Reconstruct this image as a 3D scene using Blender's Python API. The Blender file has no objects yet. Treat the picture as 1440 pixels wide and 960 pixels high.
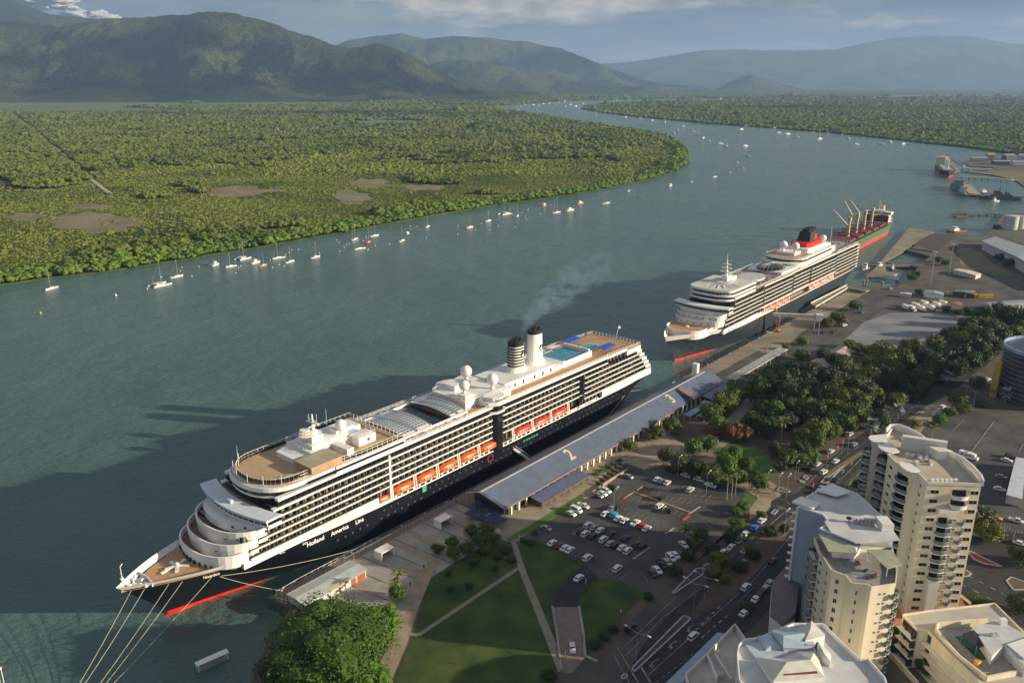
import bpy, math, random
import numpy as np
from mathutils import Vector, noise
PI = math.pi
SC = bpy.context.scene
COL = SC.collection
rnd = random.Random(7)

# ---------------------------------------------------------------- camera, sky, sun, exposure
F, HOR, H = 1160.0, 366.0, 163.0            # focal length in photo pixels, horizon offset, camera height
PITCH = math.atan(HOR / F)
cam = bpy.data.cameras.new('camera'); cam.sensor_width = 36; cam.lens = F / 1440 * 36
cam.clip_start = 1; cam.clip_end = 90000
camo = bpy.data.objects.new('camera', cam); COL.objects.link(camo)
camo.location = (0, 0, H); camo.rotation_euler = (PI / 2 - PITCH, 0, 0)
SC.camera = camo
SUN_EL = math.radians(15.0)
sdir = Vector((0.9855 * math.cos(SUN_EL), -0.170 * math.cos(SUN_EL), math.sin(SUN_EL))).normalized()
sun = bpy.data.lights.new('sun', 'SUN'); sun.energy = 5.0; sun.angle = math.radians(0.55); sun.color = (1.0, 0.85, 0.62)
suno = bpy.data.objects.new('sun', sun); COL.objects.link(suno)
suno.rotation_euler = sdir.to_track_quat('Z', 'Y').to_euler(); suno.location = (300, -100, 400)
SC.view_settings.view_transform = 'Standard'; SC.view_settings.look = 'None'
SC.view_settings.exposure = 0.85; SC.view_settings.gamma = 1.0
SC.render.use_motion_blur = False
SC.cycles.max_bounces = 6; SC.cycles.diffuse_bounces = 2; SC.cycles.glossy_bounces = 2
SC.cycles.transmission_bounces = 2; SC.cycles.transparent_max_bounces = 6; SC.cycles.volume_bounces = 0
SC.cycles.sample_clamp_indirect = 3.0

w = bpy.data.worlds.new('World'); SC.world = w; w.use_nodes = True
nt = w.node_tree; N_ = nt.nodes; L_ = nt.links
for n in list(N_): N_.remove(n)
sky = N_.new('ShaderNodeTexSky'); sky.sky_type = 'NISHITA'; sky.sun_disc = False
sky.sun_elevation = SUN_EL; sky.sun_rotation = math.atan2(sdir.x, sdir.y)
sky.air_density = 1.2; sky.dust_density = 1.5; sky.ozone_density = 1.5; sky.altitude = 100
tc = N_.new('ShaderNodeTexCoord'); bg = N_.new('ShaderNodeBackground'); out = N_.new('ShaderNodeOutputWorld')
def snoise(sc, loc, detail, rough, p0, c0, p1, c1):
    mp = N_.new('ShaderNodeMapping'); mp.inputs['Scale'].default_value = sc; mp.inputs['Location'].default_value = loc
    no = N_.new('ShaderNodeTexNoise'); no.inputs['Scale'].default_value = 1.0; no.inputs['Detail'].default_value = detail; no.inputs['Roughness'].default_value = rough
    r = N_.new('ShaderNodeValToRGB'); e = r.color_ramp.elements; e[0].position = p0; e[1].position = p1; e[0].color = (*c0, 1); e[1].color = (*c1, 1)
    L_.new(tc.outputs['Generated'], mp.inputs['Vector']); L_.new(mp.outputs[0], no.inputs['Vector']); L_.new(no.outputs['Fac'], r.inputs[0]); return r
def smix(f, a, b):
    m = N_.new('ShaderNodeMixRGB'); L_.new(f.outputs[0], m.inputs[0]); L_.new(a.outputs[0], m.inputs[1]); L_.new(b.outputs[0], m.inputs[2]); return m
K0, K1 = (0, 0, 0), (1, 1, 1)
layer = snoise((5, 5, 34), (.7, 3.1, .15), 9, .6, .34, (.95, 1.40, 2.15), .72, (2.9, 3.2, 3.5))       # grey-blue stratus
cover = snoise((4, 4, 22), (2.35, .3, .4), 8, .58, .26, K0, .5, K1)
puffc = snoise((22, 22, 60), (1.7, .2, 2.2), 8, .6, .3, (2.2, 2.3, 2.5), .7, (7.6, 6.6, 5.4))        # sunlit cumulus
puffm = snoise((3.6, 3.6, 17), (9.35, 2.6, .9), 10, .60, .51, K0, .60, K1)
o1 = smix(cover, sky, layer); o2 = smix(puffm, o1, puffc)
L_.new(o2.outputs[0], bg.inputs[0]); L_.new(bg.outputs[0], out.inputs[0])
bg.inputs[1].default_value = 0.062

# ---------------------------------------------------------------- from photo pixels (1440 wide) to the ground
_s, _c = math.sin(PITCH), math.cos(PITCH)
def G(px, py, z=3.0):
    v = py - 480; k = (H - z) / (F * _s + v * _c)
    return ((px - 720) * k, (F * _c - v * _s) * k)
A = (-119.76, 215.36); HD = math.radians(40.34)           # bow of the near liner; heading of the quay
S_ = (math.sin(HD), math.cos(HD)); NV = (S_[1], -S_[0]); RZ = PI / 2 - HD
def W(u, v, z=0.0): return (A[0] + u * S_[0] + v * NV[0], A[1] + u * S_[1] + v * NV[1], z)
def UV(px, py, z=3.0):
    x, y = G(px, py, z); x -= A[0]; y -= A[1]
    return (x * S_[0] + y * S_[1], x * NV[0] + y * NV[1])
def head(px, py, dx, dy, z=3.0):
    p = G(px, py, z); q = G(px + dx, py + dy, z); return math.atan2(q[1] - p[1], q[0] - p[0])

# ---------------------------------------------------------------- materials
MATS = {}
def mat(name, col=(.5, .5, .5), rough=.6, var=.10, scale=.4, metal=0.0, bump=0.0, col2=None, spec=.5, detail=4, lo=.35, hi=.65, stretch=(1, 1, 1)):
    if name in MATS: return MATS[name]
    m = bpy.data.materials.new(name); m.use_nodes = True
    t = m.node_tree; b = t.nodes['Principled BSDF']
    b.inputs['Roughness'].default_value = rough; b.inputs['Metallic'].default_value = metal
    b.inputs['Specular IOR Level'].default_value = spec
    g = t.nodes.new('ShaderNodeNewGeometry'); mpg = t.nodes.new('ShaderNodeMapping'); mpg.inputs['Scale'].default_value = stretch
    n = t.nodes.new('ShaderNodeTexNoise'); n.inputs['Scale'].default_value = scale; n.inputs['Detail'].default_value = detail
    t.links.new(g.outputs['Position'], mpg.inputs['Vector']); t.links.new(mpg.outputs[0], n.inputs['Vector'])
    r = t.nodes.new('ShaderNodeValToRGB'); r.color_ramp.elements[0].position = lo; r.color_ramp.elements[1].position = hi
    if col2 is None: a_, b_ = [c * (1 - var) for c in col], [min(1, c * (1 + var)) for c in col]
    else: a_, b_ = col, col2
    r.color_ramp.elements[0].color = (*a_, 1); r.color_ramp.elements[1].color = (*b_, 1)
    t.links.new(n.outputs['Fac'], r.inputs[0]); t.links.new(r.outputs[0], b.inputs['Base Color'])
    if bump:
        bp = t.nodes.new('ShaderNodeBump'); bp.inputs['Strength'].default_value = bump; bp.inputs['Distance'].default_value = .3
        t.links.new(n.outputs['Fac'], bp.inputs['Height']); t.links.new(bp.outputs[0], b.inputs['Normal'])
    MATS[name] = m; return m
def stripes(name, col, col2, width, axis=0, rough=.6, duty=.5, frame=None, bump=0.0):
    """two-tone material with parallel bands of real width, in object space turned by the quay heading when frame is given"""
    if name in MATS: return MATS[name]
    m = bpy.data.materials.new(name); m.use_nodes = True; t = m.node_tree; b = t.nodes['Principled BSDF']; b.inputs['Roughness'].default_value = rough
    g = t.nodes.new('ShaderNodeTexCoord'); mpg = t.nodes.new('ShaderNodeMapping')
    if frame is not None: mpg.inputs['Rotation'].default_value = (0, 0, frame)
    sep = t.nodes.new('ShaderNodeSeparateXYZ'); dv = t.nodes.new('ShaderNodeMath'); dv.operation = 'DIVIDE'; dv.inputs[1].default_value = width
    fr = t.nodes.new('ShaderNodeMath'); fr.operation = 'FRACT'; gt = t.nodes.new('ShaderNodeMath'); gt.operation = 'GREATER_THAN'; gt.inputs[1].default_value = duty
    n = t.nodes.new('ShaderNodeTexNoise'); n.inputs['Scale'].default_value = .3; n.inputs['Detail'].default_value = 6
    mx = t.nodes.new('ShaderNodeMixRGB'); mx.inputs[1].default_value = (*col, 1); mx.inputs[2].default_value = (*col2, 1)
    ml = t.nodes.new('ShaderNodeMixRGB'); ml.blend_type = 'MULTIPLY'; ml.inputs[0].default_value = .5
    t.links.new(g.outputs['Object'], mpg.inputs['Vector']); t.links.new(mpg.outputs[0], sep.inputs[0]); t.links.new(sep.outputs[axis], dv.inputs[0])
    t.links.new(dv.outputs[0], fr.inputs[0]); t.links.new(fr.outputs[0], gt.inputs[0]); t.links.new(gt.outputs[0], mx.inputs[0])
    t.links.new(g.outputs['Object'], n.inputs['Vector'])
    rr = t.nodes.new('ShaderNodeMapRange'); rr.inputs['From Min'].default_value = .3; rr.inputs['From Max'].default_value = .7; rr.inputs['To Min'].default_value = .6; rr.inputs['To Max'].default_value = 1.1
    t.links.new(n.outputs['Fac'], rr.inputs['Value']); t.links.new(rr.outputs[0], ml.inputs[2])
    t.links.new(mx.outputs[0], ml.inputs[1]); t.links.new(ml.outputs[0], b.inputs['Base Color'])
    if bump:
        bp = t.nodes.new('ShaderNodeBump'); bp.inputs['Strength'].default_value = bump; bp.inputs['Distance'].default_value = .1
        t.links.new(gt.outputs[0], bp.inputs['Height']); t.links.new(bp.outputs[0], b.inputs['Normal'])
    MATS[name] = m; return m

WHITE = mat('white_paint', (.78, .76, .72), .45, .06, .15, col2=(.84, .83, .80))
NAVY = mat('navy_hull', (.004, .006, .011), .3, .2, .08, col2=(.008, .011, .018))
CHAR = mat('charcoal_hull', (.026, .036, .046), .35, .15, .05)
RED = mat('red_paint', (.75, .025, .01), .4, .1, .2)
ORANGE = mat('lifeboat_orange', (.85, .12, .015), .4, .06, .5)
CORAL = mat('coral_lifeboat', (.78, .20, .11), .45, .06, .5)
DKGLASS = mat('dark_glass', (.012, .014, .017), .12, .1, .5, spec=.6)
GLASSB = mat('blue_glass', (.10, .17, .20), .12, .1, .5, spec=.6)
GRAILG = mat('rail_glass', (.16, .20, .20), .15, .1, .7)
WOOD = mat('teak_deck', (.42, .24, .12), .6, .12, .35, col2=(.52, .31, .16))
WOOD2 = mat('tan_deck', (.44, .30, .16), .65, .1, .25, col2=(.52, .37, .21))
DGREY = mat('dark_grey', (.05, .05, .055), .6)
MGREY = mat('mid_grey', (.22, .22, .22), .6)
LGREY = mat('light_grey', (.5, .5, .5), .6)
METAL = mat('galvanised', (.45, .46, .46), .4, metal=.5)
POOLB = mat('pool_blue', (.05, .32, .42), .08)
CANOPY = mat('blue_canvas', (.02, .12, .5), .6)
CREAM = mat('cream', (.72, .66, .5), .6)
BLACK = mat('black_paint', (.01, .01, .01), .5)
RECESS = mat('cabin_wall', (.035, .035, .035), .3, .3, .35, col2=(.16, .14, .12), lo=.52, hi=.56, stretch=(1, 1, .6))

# ---------------------------------------------------------------- mesh builder
class MB:
    def __init__(s): s.v = []; s.f = []; s.m = []
    def add(s, vs, fs, m=0):
        b = len(s.v); s.v.extend([tuple(p) for p in vs])
        for f in fs: s.f.append(tuple(i + b for i in f)); s.m.append(m)
        return s
    def box(s, x0, y0, z0, x1, y1, z1, m=0):
        v = [(x0, y0, z0), (x1, y0, z0), (x1, y1, z0), (x0, y1, z0), (x0, y0, z1), (x1, y0, z1), (x1, y1, z1), (x0, y1, z1)]
        return s.add(v, [(3, 2, 1, 0), (4, 5, 6, 7), (0, 1, 5, 4), (1, 2, 6, 5), (2, 3, 7, 6), (3, 0, 4, 7)], m)
    def obox(s, cx, cy, z0, lx, ly, lz, ang=0, m=0):
        c, n = math.cos(ang), math.sin(ang); v = []
        for z in (z0, z0 + lz):
            for a, b in ((-1, -1), (1, -1), (1, 1), (-1, 1)):
                x, y = a * lx / 2, b * ly / 2; v.append((cx + x * c - y * n, cy + x * n + y * c, z))
        return s.add(v, [(3, 2, 1, 0), (4, 5, 6, 7), (0, 1, 5, 4), (1, 2, 6, 5), (2, 3, 7, 6), (3, 0, 4, 7)], m)
    def prism(s, poly, z0, z1, m=0, mt=None, bottom=False):
        n = len(poly); a = sum(poly[i][0] * poly[(i + 1) % n][1] - poly[(i + 1) % n][0] * poly[i][1] for i in range(n))
        if a < 0: poly = poly[::-1]
        zt = z1 if callable(z1) else (lambda x, y: z1)
        v = [(p[0], p[1], z0) for p in poly] + [(p[0], p[1], zt(p[0], p[1])) for p in poly]
        s.add(v, [(i, (i + 1) % n, n + (i + 1) % n, n + i) for i in range(n)], m)
        s.add([v[n + i] for i in range(n)], [tuple(range(n))], m if mt is None else mt)
        if bottom: s.add([v[i] for i in range(n)][::-1], [tuple(range(n))], m)
        return s
    def wall(s, pts, z0, z1, th=.2, m=0, closed=False):
        """upright strip of thickness th following pts"""
        n = len(pts); k = n if closed else n - 1
        for i in range(k):
            a, b = pts[i], pts[(i + 1) % n]; d = math.dist(a[:2], b[:2])
            if d < 1e-4: continue
            nx, ny = -(b[1] - a[1]) / d * th / 2, (b[0] - a[0]) / d * th / 2
            za, zb = (z0, z0) if not callable(z0) else (z0(*a[:2]), z0(*b[:2])); ta, tb = (z1, z1) if not callable(z1) else (z1(*a[:2]), z1(*b[:2]))
            v = [(a[0] + nx, a[1] + ny, za), (a[0] - nx, a[1] - ny, za), (b[0] - nx, b[1] - ny, zb), (b[0] + nx, b[1] + ny, zb)]
            v += [(p[0], p[1], q) for p, q in zip(v, (ta, ta, tb, tb))]
            s.add(v, [(3, 2, 1, 0), (4, 5, 6, 7), (0, 1, 5, 4), (1, 2, 6, 5), (2, 3, 7, 6), (3, 0, 4, 7)], m)
        return s
    def tube(s, p, q, r=.1, r2=None, n=6, m=0, cap=True):
        p, q = Vector(p), Vector(q); d = q - p
        if d.length < 1e-6: return s
        a = d.to_track_quat('Z', 'Y'); r2 = r if r2 is None else r2; v = []
        for c, rr in ((p, r), (q, r2)):
            for i in range(n): v.append(tuple(c + a @ Vector((rr * math.cos(2 * PI * i / n), rr * math.sin(2 * PI * i / n), 0))))
        f = [(i, (i + 1) % n, n + (i + 1) % n, n + i) for i in range(n)]
        if cap: f += [tuple(range(n))[::-1], tuple(range(n, 2 * n))]
        return s.add(v, f, m)
    def path(s, pts, r=.1, n=5, m=0):
        for a, b in zip(pts, pts[1:]): s.tube(a, b, r, n=n, m=m)
        return s
    def loft(s, rings, m=0, cap=True, closed=True):
        n = len(rings[0]); v = [p for r in rings for p in r]; f = []
        for j in range(len(rings) - 1):
            for i in range(n if closed else n - 1):
                k = (i + 1) % n; f.append((j * n + i, j * n + k, (j + 1) * n + k, (j + 1) * n + i))
        if cap: f += [tuple(range(n))[::-1], tuple(range((len(rings) - 1) * n, len(rings) * n))]
        return s.add(v, f, m)
    def sphere(s, c, r, n=12, m=0, sz=1.0, z0=-1.0):
        rings = []
        for j in range(n // 2 + 1):
            t = -PI / 2 + PI * j / (n // 2); zz = math.sin(t)
            if zz < z0 - 1e-6: continue
            rr = max(r * math.cos(t), 1e-3)
            rings.append([(c[0] + rr * math.cos(2 * PI * i / n), c[1] + rr * math.sin(2 * PI * i / n), c[2] + r * sz * zz) for i in range(n)])
        return s.loft(rings, m)
    def rail(s, pts, h=1.1, gap=2.0, r=.04, m=0, bars=2, closed=False):
        """handrail on posts; pts carry their own deck height"""
        pts = [Vector(p) for p in pts]
        if closed: pts = pts + [pts[0]]
        for a, b in zip(pts, pts[1:]):
            L = (b - a).length; k = max(1, int(L / gap))
            for j in range(bars): o = Vector((0, 0, h * (j + 1) / bars)); s.tube(a + o, b + o, r, n=3, m=m)
            for i in range(k + 1): p = a.lerp(b, i / k); s.tube(p, p + Vector((0, 0, h)), r, n=3, m=m)
        return s
    def build(s, name, mats, parent=None, loc=(0, 0, 0), rz=0.0, smooth=False):
        me = bpy.data.meshes.new(name); me.from_pydata(s.v, [], s.f)
        if not isinstance(mats, (list, tuple)): mats = [mats]
        for m in mats: me.materials.append(m)
        if len(mats) > 1: me.polygons.foreach_set('material_index', s.m)
        if smooth: me.polygons.foreach_set('use_smooth', [True] * len(s.f))
        me.update()
        o = bpy.data.objects.new(name, me); COL.objects.link(o); o.location = loc; o.rotation_euler = (0, 0, rz)
        if parent: o.parent = parent
        return o
def tag(o, label=None, cat=None, group=None, kind=None):
    for k, x in (('label', label), ('category', cat), ('group', group), ('kind', kind)):
        if x: o[k] = x
    return o
def thing(name, label, cat, loc=(0, 0, 0), rz=0.0, group=None):
    o = bpy.data.objects.new(name, None); COL.objects.link(o); o.location = loc; o.rotation_euler = (0, 0, rz); o.empty_display_size = .5
    return tag(o, label, cat, group)
def copy_tree(o, loc, rz=None, scale=None, parent=None):
    c = o.copy(); COL.objects.link(c); c.parent = parent
    if loc is not None: c.location = loc
    if rz is not None: c.rotation_euler = (c.rotation_euler[0], c.rotation_euler[1], rz)
    if scale is not None: c.scale = scale
    for ch in KIDS.get(o.name, []): copy_tree(ch, None, parent=c)
    return c
KIDS = {}
def index_kids(root):
    """remember the children of a finished prototype so that copies need no scene update"""
    for o in list(COL.objects):
        if o.parent: KIDS.setdefault(o.parent.name, [])
        if o.parent and o not in KIDS[o.parent.name]: KIDS[o.parent.name].append(o)
def text_mesh(body, size, thick=.05, align='LEFT', weight=0.0, space=1.0):
    cu = bpy.data.curves.new('lettering', 'FONT'); cu.body = body; cu.size = size; cu.extrude = thick; cu.align_x = align; cu.offset = weight; cu.space_character = space; cu.resolution_u = 3
    o = bpy.data.objects.new('lettering', cu); me = bpy.data.meshes.new_from_object(o)
    bpy.data.objects.remove(o); bpy.data.curves.remove(cu); me.materials.clear(); return me
def lettering(name, body, size, m, parent, loc, rot, thick=.05, weight=0.0, align='LEFT'):
    me = text_mesh(body, size, thick, align, weight); me.materials.append(m)
    o = bpy.data.objects.new(name, me); COL.objects.link(o); o.location = loc; o.rotation_euler = rot
    if parent: o.parent = parent
    return o
ORD = ['first', 'second', 'third', 'fourth', 'fifth', 'sixth', 'seventh', 'eighth', 'ninth', 'tenth', 'eleventh', 'twelfth', 'thirteenth', 'fourteenth', 'fifteenth',
       'sixteenth', 'seventeenth', 'eighteenth', 'nineteenth', 'twentieth']
def ordn(i): return ORD[i] if i < 20 else ('twenty-' + ORD[i - 20] if i < 29 else 'thirtieth' if i == 29 else 'thirty-' + ORD[i - 30])
def lerp(a, b, t): return a + (b - a) * t
def ss(t): t = max(0., min(1., t)); return t * t * (3 - 2 * t)
def parts(b, name, mats, parent, cap=100):
    """every loose piece of b becomes a part of its own; the largest ones first, the rest past cap as one"""
    n = len(b.v); par_ = list(range(n))
    def fd(i):
        while par_[i] != i: par_[i] = par_[par_[i]]; i = par_[i]
        return i
    for f in b.f:
        r0 = fd(f[0])
        for k in f[1:]: par_[fd(k)] = r0
    g = {}
    for fi, f in enumerate(b.f): g.setdefault(fd(f[0]), []).append(fi)
    comps = list(g.values()); out = []
    def sub(fis):
        q = MB(); mp = {}
        for fi in fis:
            nf = []
            for i in b.f[fi]:
                if i not in mp: mp[i] = len(q.v); q.v.append(b.v[i])
                nf.append(mp[i])
            q.f.append(tuple(nf)); q.m.append(b.m[fi])
        return q
    keep = comps if len(comps) <= cap else sorted(comps, key=lambda c_: min(-(math.dist(b.v[b.f[c_[0]][0]], b.v[b.f[c_[0]][-2]])), 0))[:cap]
    for c_ in keep: out.append(sub(c_).build(name, mats, parent))
    if len(comps) > cap:
        ids = set(id(c_) for c_ in keep); rest = [fi for c_ in comps if id(c_) not in ids for fi in c_]
        o = sub(rest).build(name, mats, parent); o['kind'] = 'stuff'; out.append(o)
    return out
# ================================================================= SETTING: water, land, forest, mountains, haze
def water_mat():
    m = bpy.data.materials.new('estuary_water'); m.use_nodes = True; t = m.node_tree; b = t.nodes['Principled BSDF']
    g = t.nodes.new('ShaderNodeNewGeometry')
    n1 = t.nodes.new('ShaderNodeTexNoise'); n1.inputs['Scale'].default_value = .0045; n1.inputs['Detail'].default_value = 8; n1.inputs['Roughness'].default_value = .62
    r1 = t.nodes.new('ShaderNodeValToRGB'); r1.color_ramp.elements[0].position = .35; r1.color_ramp.elements[1].position = .65
    r1.color_ramp.elements[0].color = (.060, .120, .112, 1); r1.color_ramp.elements[1].color = (.094, .164, .150, 1)
    n2 = t.nodes.new('ShaderNodeTexNoise'); n2.inputs['Scale'].default_value = .26; n2.inputs['Detail'].default_value = 3; n2.inputs['Roughness'].default_value = .6
    mp = t.nodes.new('ShaderNodeMapping'); mp.inputs['Rotation'].default_value = (0, 0, .5); mp.inputs['Scale'].default_value = (1.0, 2.1, 1)
    n3 = t.nodes.new('ShaderNodeTexNoise'); n3.inputs['Scale'].default_value = .045; n3.inputs['Detail'].default_value = 2
    ad = t.nodes.new('ShaderNodeMath'); ad.operation = 'MULTIPLY_ADD'; ad.inputs[1].default_value = 2.0
    bp = t.nodes.new('ShaderNodeBump'); bp.inputs['Strength'].default_value = 1; bp.inputs['Distance'].default_value = .9
    for n in (n1, n3): t.links.new(g.outputs['Position'], n.inputs['Vector'])
    t.links.new(g.outputs['Position'], mp.inputs['Vector']); t.links.new(mp.outputs[0], n2.inputs['Vector'])
    t.links.new(n1.outputs['Fac'], r1.inputs[0]); t.links.new(r1.outputs[0], b.inputs['Base Color'])
    t.links.new(n3.outputs['Fac'], ad.inputs[0]); t.links.new(n2.outputs['Fac'], ad.inputs[2]); t.links.new(ad.outputs[0], bp.inputs['Height']); t.links.new(bp.outputs[0], b.inputs['Normal'])
    rr = t.nodes.new('ShaderNodeMapRange'); rr.inputs['From Min'].default_value = .35; rr.inputs['From Max'].default_value = .65; rr.inputs['To Min'].default_value = .14; rr.inputs['To Max'].default_value = .34; t.links.new(n1.outputs['Fac'], rr.inputs['Value']); t.links.new(rr.outputs[0], b.inputs['Roughness']); b.inputs['IOR'].default_value = 1.33
    return m
E_ = 42000
MB().add([(-E_, -3000, 0), (E_, -3000, 0), (E_, E_, 0), (-E_, E_, 0)], [(0, 1, 2, 3)]).build('water', water_mat())['kind'] = 'structure'

def land_mat():
    m = bpy.data.materials.new('mangrove_floor'); m.use_nodes = True; t = m.node_tree; b = t.nodes['Principled BSDF']; b.inputs['Roughness'].default_value = .9; b.inputs['Specular IOR Level'].default_value = .1
    g = t.nodes.new('ShaderNodeNewGeometry')
    n1 = t.nodes.new('ShaderNodeTexNoise'); n1.inputs['Scale'].default_value = .0016; n1.inputs['Detail'].default_value = 7
    mp = t.nodes.new('ShaderNodeMapping'); mp.inputs['Scale'].default_value = (1, 2.2, 1)
    r1 = t.nodes.new('ShaderNodeValToRGB'); e = r1.color_ramp.elements; e[0].position = .35; e[0].color = (.034, .06, .014, 1); e[1].position = .7; e[1].color = (.13, .155, .032, 1)
    n2 = t.nodes.new('ShaderNodeTexNoise'); n2.inputs['Scale'].default_value = .05; n2.inputs['Detail'].default_value = 6
    r2 = t.nodes.new('ShaderNodeMapRange'); r2.inputs['From Min'].default_value = .3; r2.inputs['From Max'].default_value = .7; r2.inputs['To Min'].default_value = .55; r2.inputs['To Max'].default_value = 1.25
    ml = t.nodes.new('ShaderNodeMixRGB'); ml.blend_type = 'MULTIPLY'; ml.inputs[0].default_value = 1
    t.links.new(g.outputs['Position'], mp.inputs[0]); t.links.new(mp.outputs[0], n1.inputs['Vector']); t.links.new(g.outputs['Position'], n2.inputs['Vector'])
    t.links.new(n1.outputs['Fac'], r1.inputs[0]); t.links.new(n2.outputs['Fac'], r2.inputs['Value']); t.links.new(r1.outputs[0], ml.inputs[1]); t.links.new(r2.outputs[0], ml.inputs[2]); t.links.new(ml.outputs[0], b.inputs['Base Color'])
    return m
LANDM = land_mat()
BANK = [(-420, 480), (-200, 437), (0, 401), (80, 390), (150, 382), (230, 370), (300, 358), (370, 347), (430, 336), (500, 324), (560, 312), (640, 298), (700, 288), (780, 277), (850, 266), (900, 255), (940, 245), (962, 236),
        (969, 226), (968, 214), (955, 201), (935, 191), (900, 184), (860, 178), (820, 172), (790, 167), (755, 161), (722, 157), (698, 153), (704, 149.5), (740, 146), (800, 142.5), (860, 141), (930, 139.5), (1000, 139), (1080, 138.7), (1180, 138), (1240, 136.5), (1262, 135.2), (1230, 134.6), (1300, 133.5), (1500, 133)]
L1 = [G(x, y, 0) for x, y in BANK] + [(E_, 11000), (E_, E_ - 500), (-E_, E_ - 500), (-E_, 600), (-1800, 300)]
MB().prism(L1, -2, .7, 0).build('far_bank_land', LANDM)['kind'] = 'structure'
BANK2 = [(818, 153.5), (824, 150.5), (860, 146.5), (930, 143.5), (1010, 142), (1090, 141), (1180, 140.3), (1250, 139), (1300, 137.5), (1380, 137), (1700, 137), (1900, 290), (1700, 262), (1560, 238), (1440, 219), (1360, 208), (1300, 201.5), (1200, 190), (1100, 181.5), (1000, 174.5), (900, 165), (850, 159.5)]
L2 = [G(x, y, 0) for x, y in BANK2]
MB().prism(L2, -2, .7, 0).build('right_bank_land', LANDM)['kind'] = 'structure'
MUD = mat('mud_flat', (.15, .125, .070), .95, .2, .02, col2=(.25, .21, .12), detail=8); GRASSP = mat('cane_field', (.07, .13, .03), .9, .15, .002, col2=(.13, .17, .05))
mudm = MB(); MUDS = [(130, 312, 62, 13), (35, 305, 30, 6), (335, 269, 55, 7), (520, 257, 28, 6), (495, 277, 30, 9), (595, 264, 28, 4), (130, 290, 25, 4)]
def blob(cx, cy, rx, ry, z, n=22, seed=0, j=.3):
    r = random.Random(seed); o = []
    for i in range(n):
        a = 2 * PI * i / n; k = 1 + r.uniform(-j, j); x, y = G(cx + rx * k * math.cos(a), cy - ry * k * math.sin(a), z); o.append((x, y))
    return o
for i, (x, y, a, b) in enumerate(MUDS): mudm.prism(blob(x, y, a, b, .8, seed=i), .5, .82 + i * .01, 0)
mudm.build('mud_flats', MUD)['kind'] = 'structure'
fm = MB()
for i, (x, y, a, b) in enumerate([(200, 144, 330, 5.5), (100, 155, 150, 4), (40, 149, 170, 4), (1000, 121.5, 300, 1.6), (820, 124.2, 90, 1.2), (1300, 122, 130, 1.5), (1000, 128, 60, .7)]): fm.prism(blob(x, y, a, b, 1, 30, seed=i + 20, j=.12), .5, 1.0 + .04 * i, 0)
fm.build('cane_fields', GRASSP)['kind'] = 'structure'
wm = MB(); POND = [(545, 172, 55, 3.2), (480, 178.5, 18, 2.2), (510, 176, 30, 1.6), (250, 165, 25, .8), (515, 160, 12, 1.2), (325, 168, 14, .6), (1068, 127.6, 16, .5)]
for i, (x, y, a, b) in enumerate(POND): wm.prism(blob(x, y, a, b, 1, 26, seed=i + 50), .6, 1.06 + .02 * i, 0)
wm.build('wetland_ponds', MATS.setdefault('pond', water_mat()))['kind'] = 'structure'
tr = MB()   # straight track through the far-bank forest
for a, b in zip([(30, 170), (60, 192), (92, 222), (112, 240)], [(60, 192), (92, 222), (112, 240), (155, 272)]):
    p, q = G(*a, 1), G(*b, 1); tr.wall([p, q], .6, 1.1, 7)
tr.build('forest_track', mat('track_sand', (.4, .36, .28), .9))['kind'] = 'structure'

# ---- forest canopies as point clouds with crown instances
def leafmat(name, c1, c2, scale=.006, sss=None, rv=.35):
    m = bpy.data.materials.new(name); m.use_nodes = True; t = m.node_tree; b = t.nodes['Principled BSDF']; b.inputs['Roughness'].default_value = .7; b.inputs['Specular IOR Level'].default_value = .25
    g = t.nodes.new('ShaderNodeNewGeometry'); oi = t.nodes.new('ShaderNodeObjectInfo')
    n = t.nodes.new('ShaderNodeTexNoise'); n.inputs['Scale'].default_value = scale; n.inputs['Detail'].default_value = 5
    nb = t.nodes.new('ShaderNodeTexNoise'); nb.inputs['Scale'].default_value = 1.3; nb.inputs['Detail'].default_value = 3
    ad = t.nodes.new('ShaderNodeMath'); ad.operation = 'MULTIPLY_ADD'; ad.inputs[1].default_value = rv; gm = t.nodes.new('ShaderNodeMath'); gm.operation = 'MULTIPLY_ADD'; gm.inputs[1].default_value = 2.4; gm.inputs[2].default_value = -.70; ad2 = t.nodes.new('ShaderNodeMath'); ad2.operation = 'MULTIPLY_ADD'; ad2.inputs[1].default_value = .5
    r = t.nodes.new('ShaderNodeValToRGB'); e = r.color_ramp.elements; e[0].position = .45; e[0].color = (*c1, 1); e[0].position = .35; e[1].color = (*c2, 1); e[1].position = 1.0
    t.links.new(g.outputs['Position'], n.inputs['Vector']); t.links.new(g.outputs['Position'], nb.inputs['Vector'])
    t.links.new(oi.outputs['Random'], ad.inputs[0]); t.links.new(n.outputs['Fac'], gm.inputs[0]); t.links.new(gm.outputs[0], ad.inputs[2])
    t.links.new(nb.outputs['Fac'], ad2.inputs[0]); t.links.new(ad.outputs[0], ad2.inputs[2])
    t.links.new(ad2.outputs[0], r.inputs[0]); t.links.new(r.outputs[0], b.inputs['Base Color'])
    MATS[name] = m; return m
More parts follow.
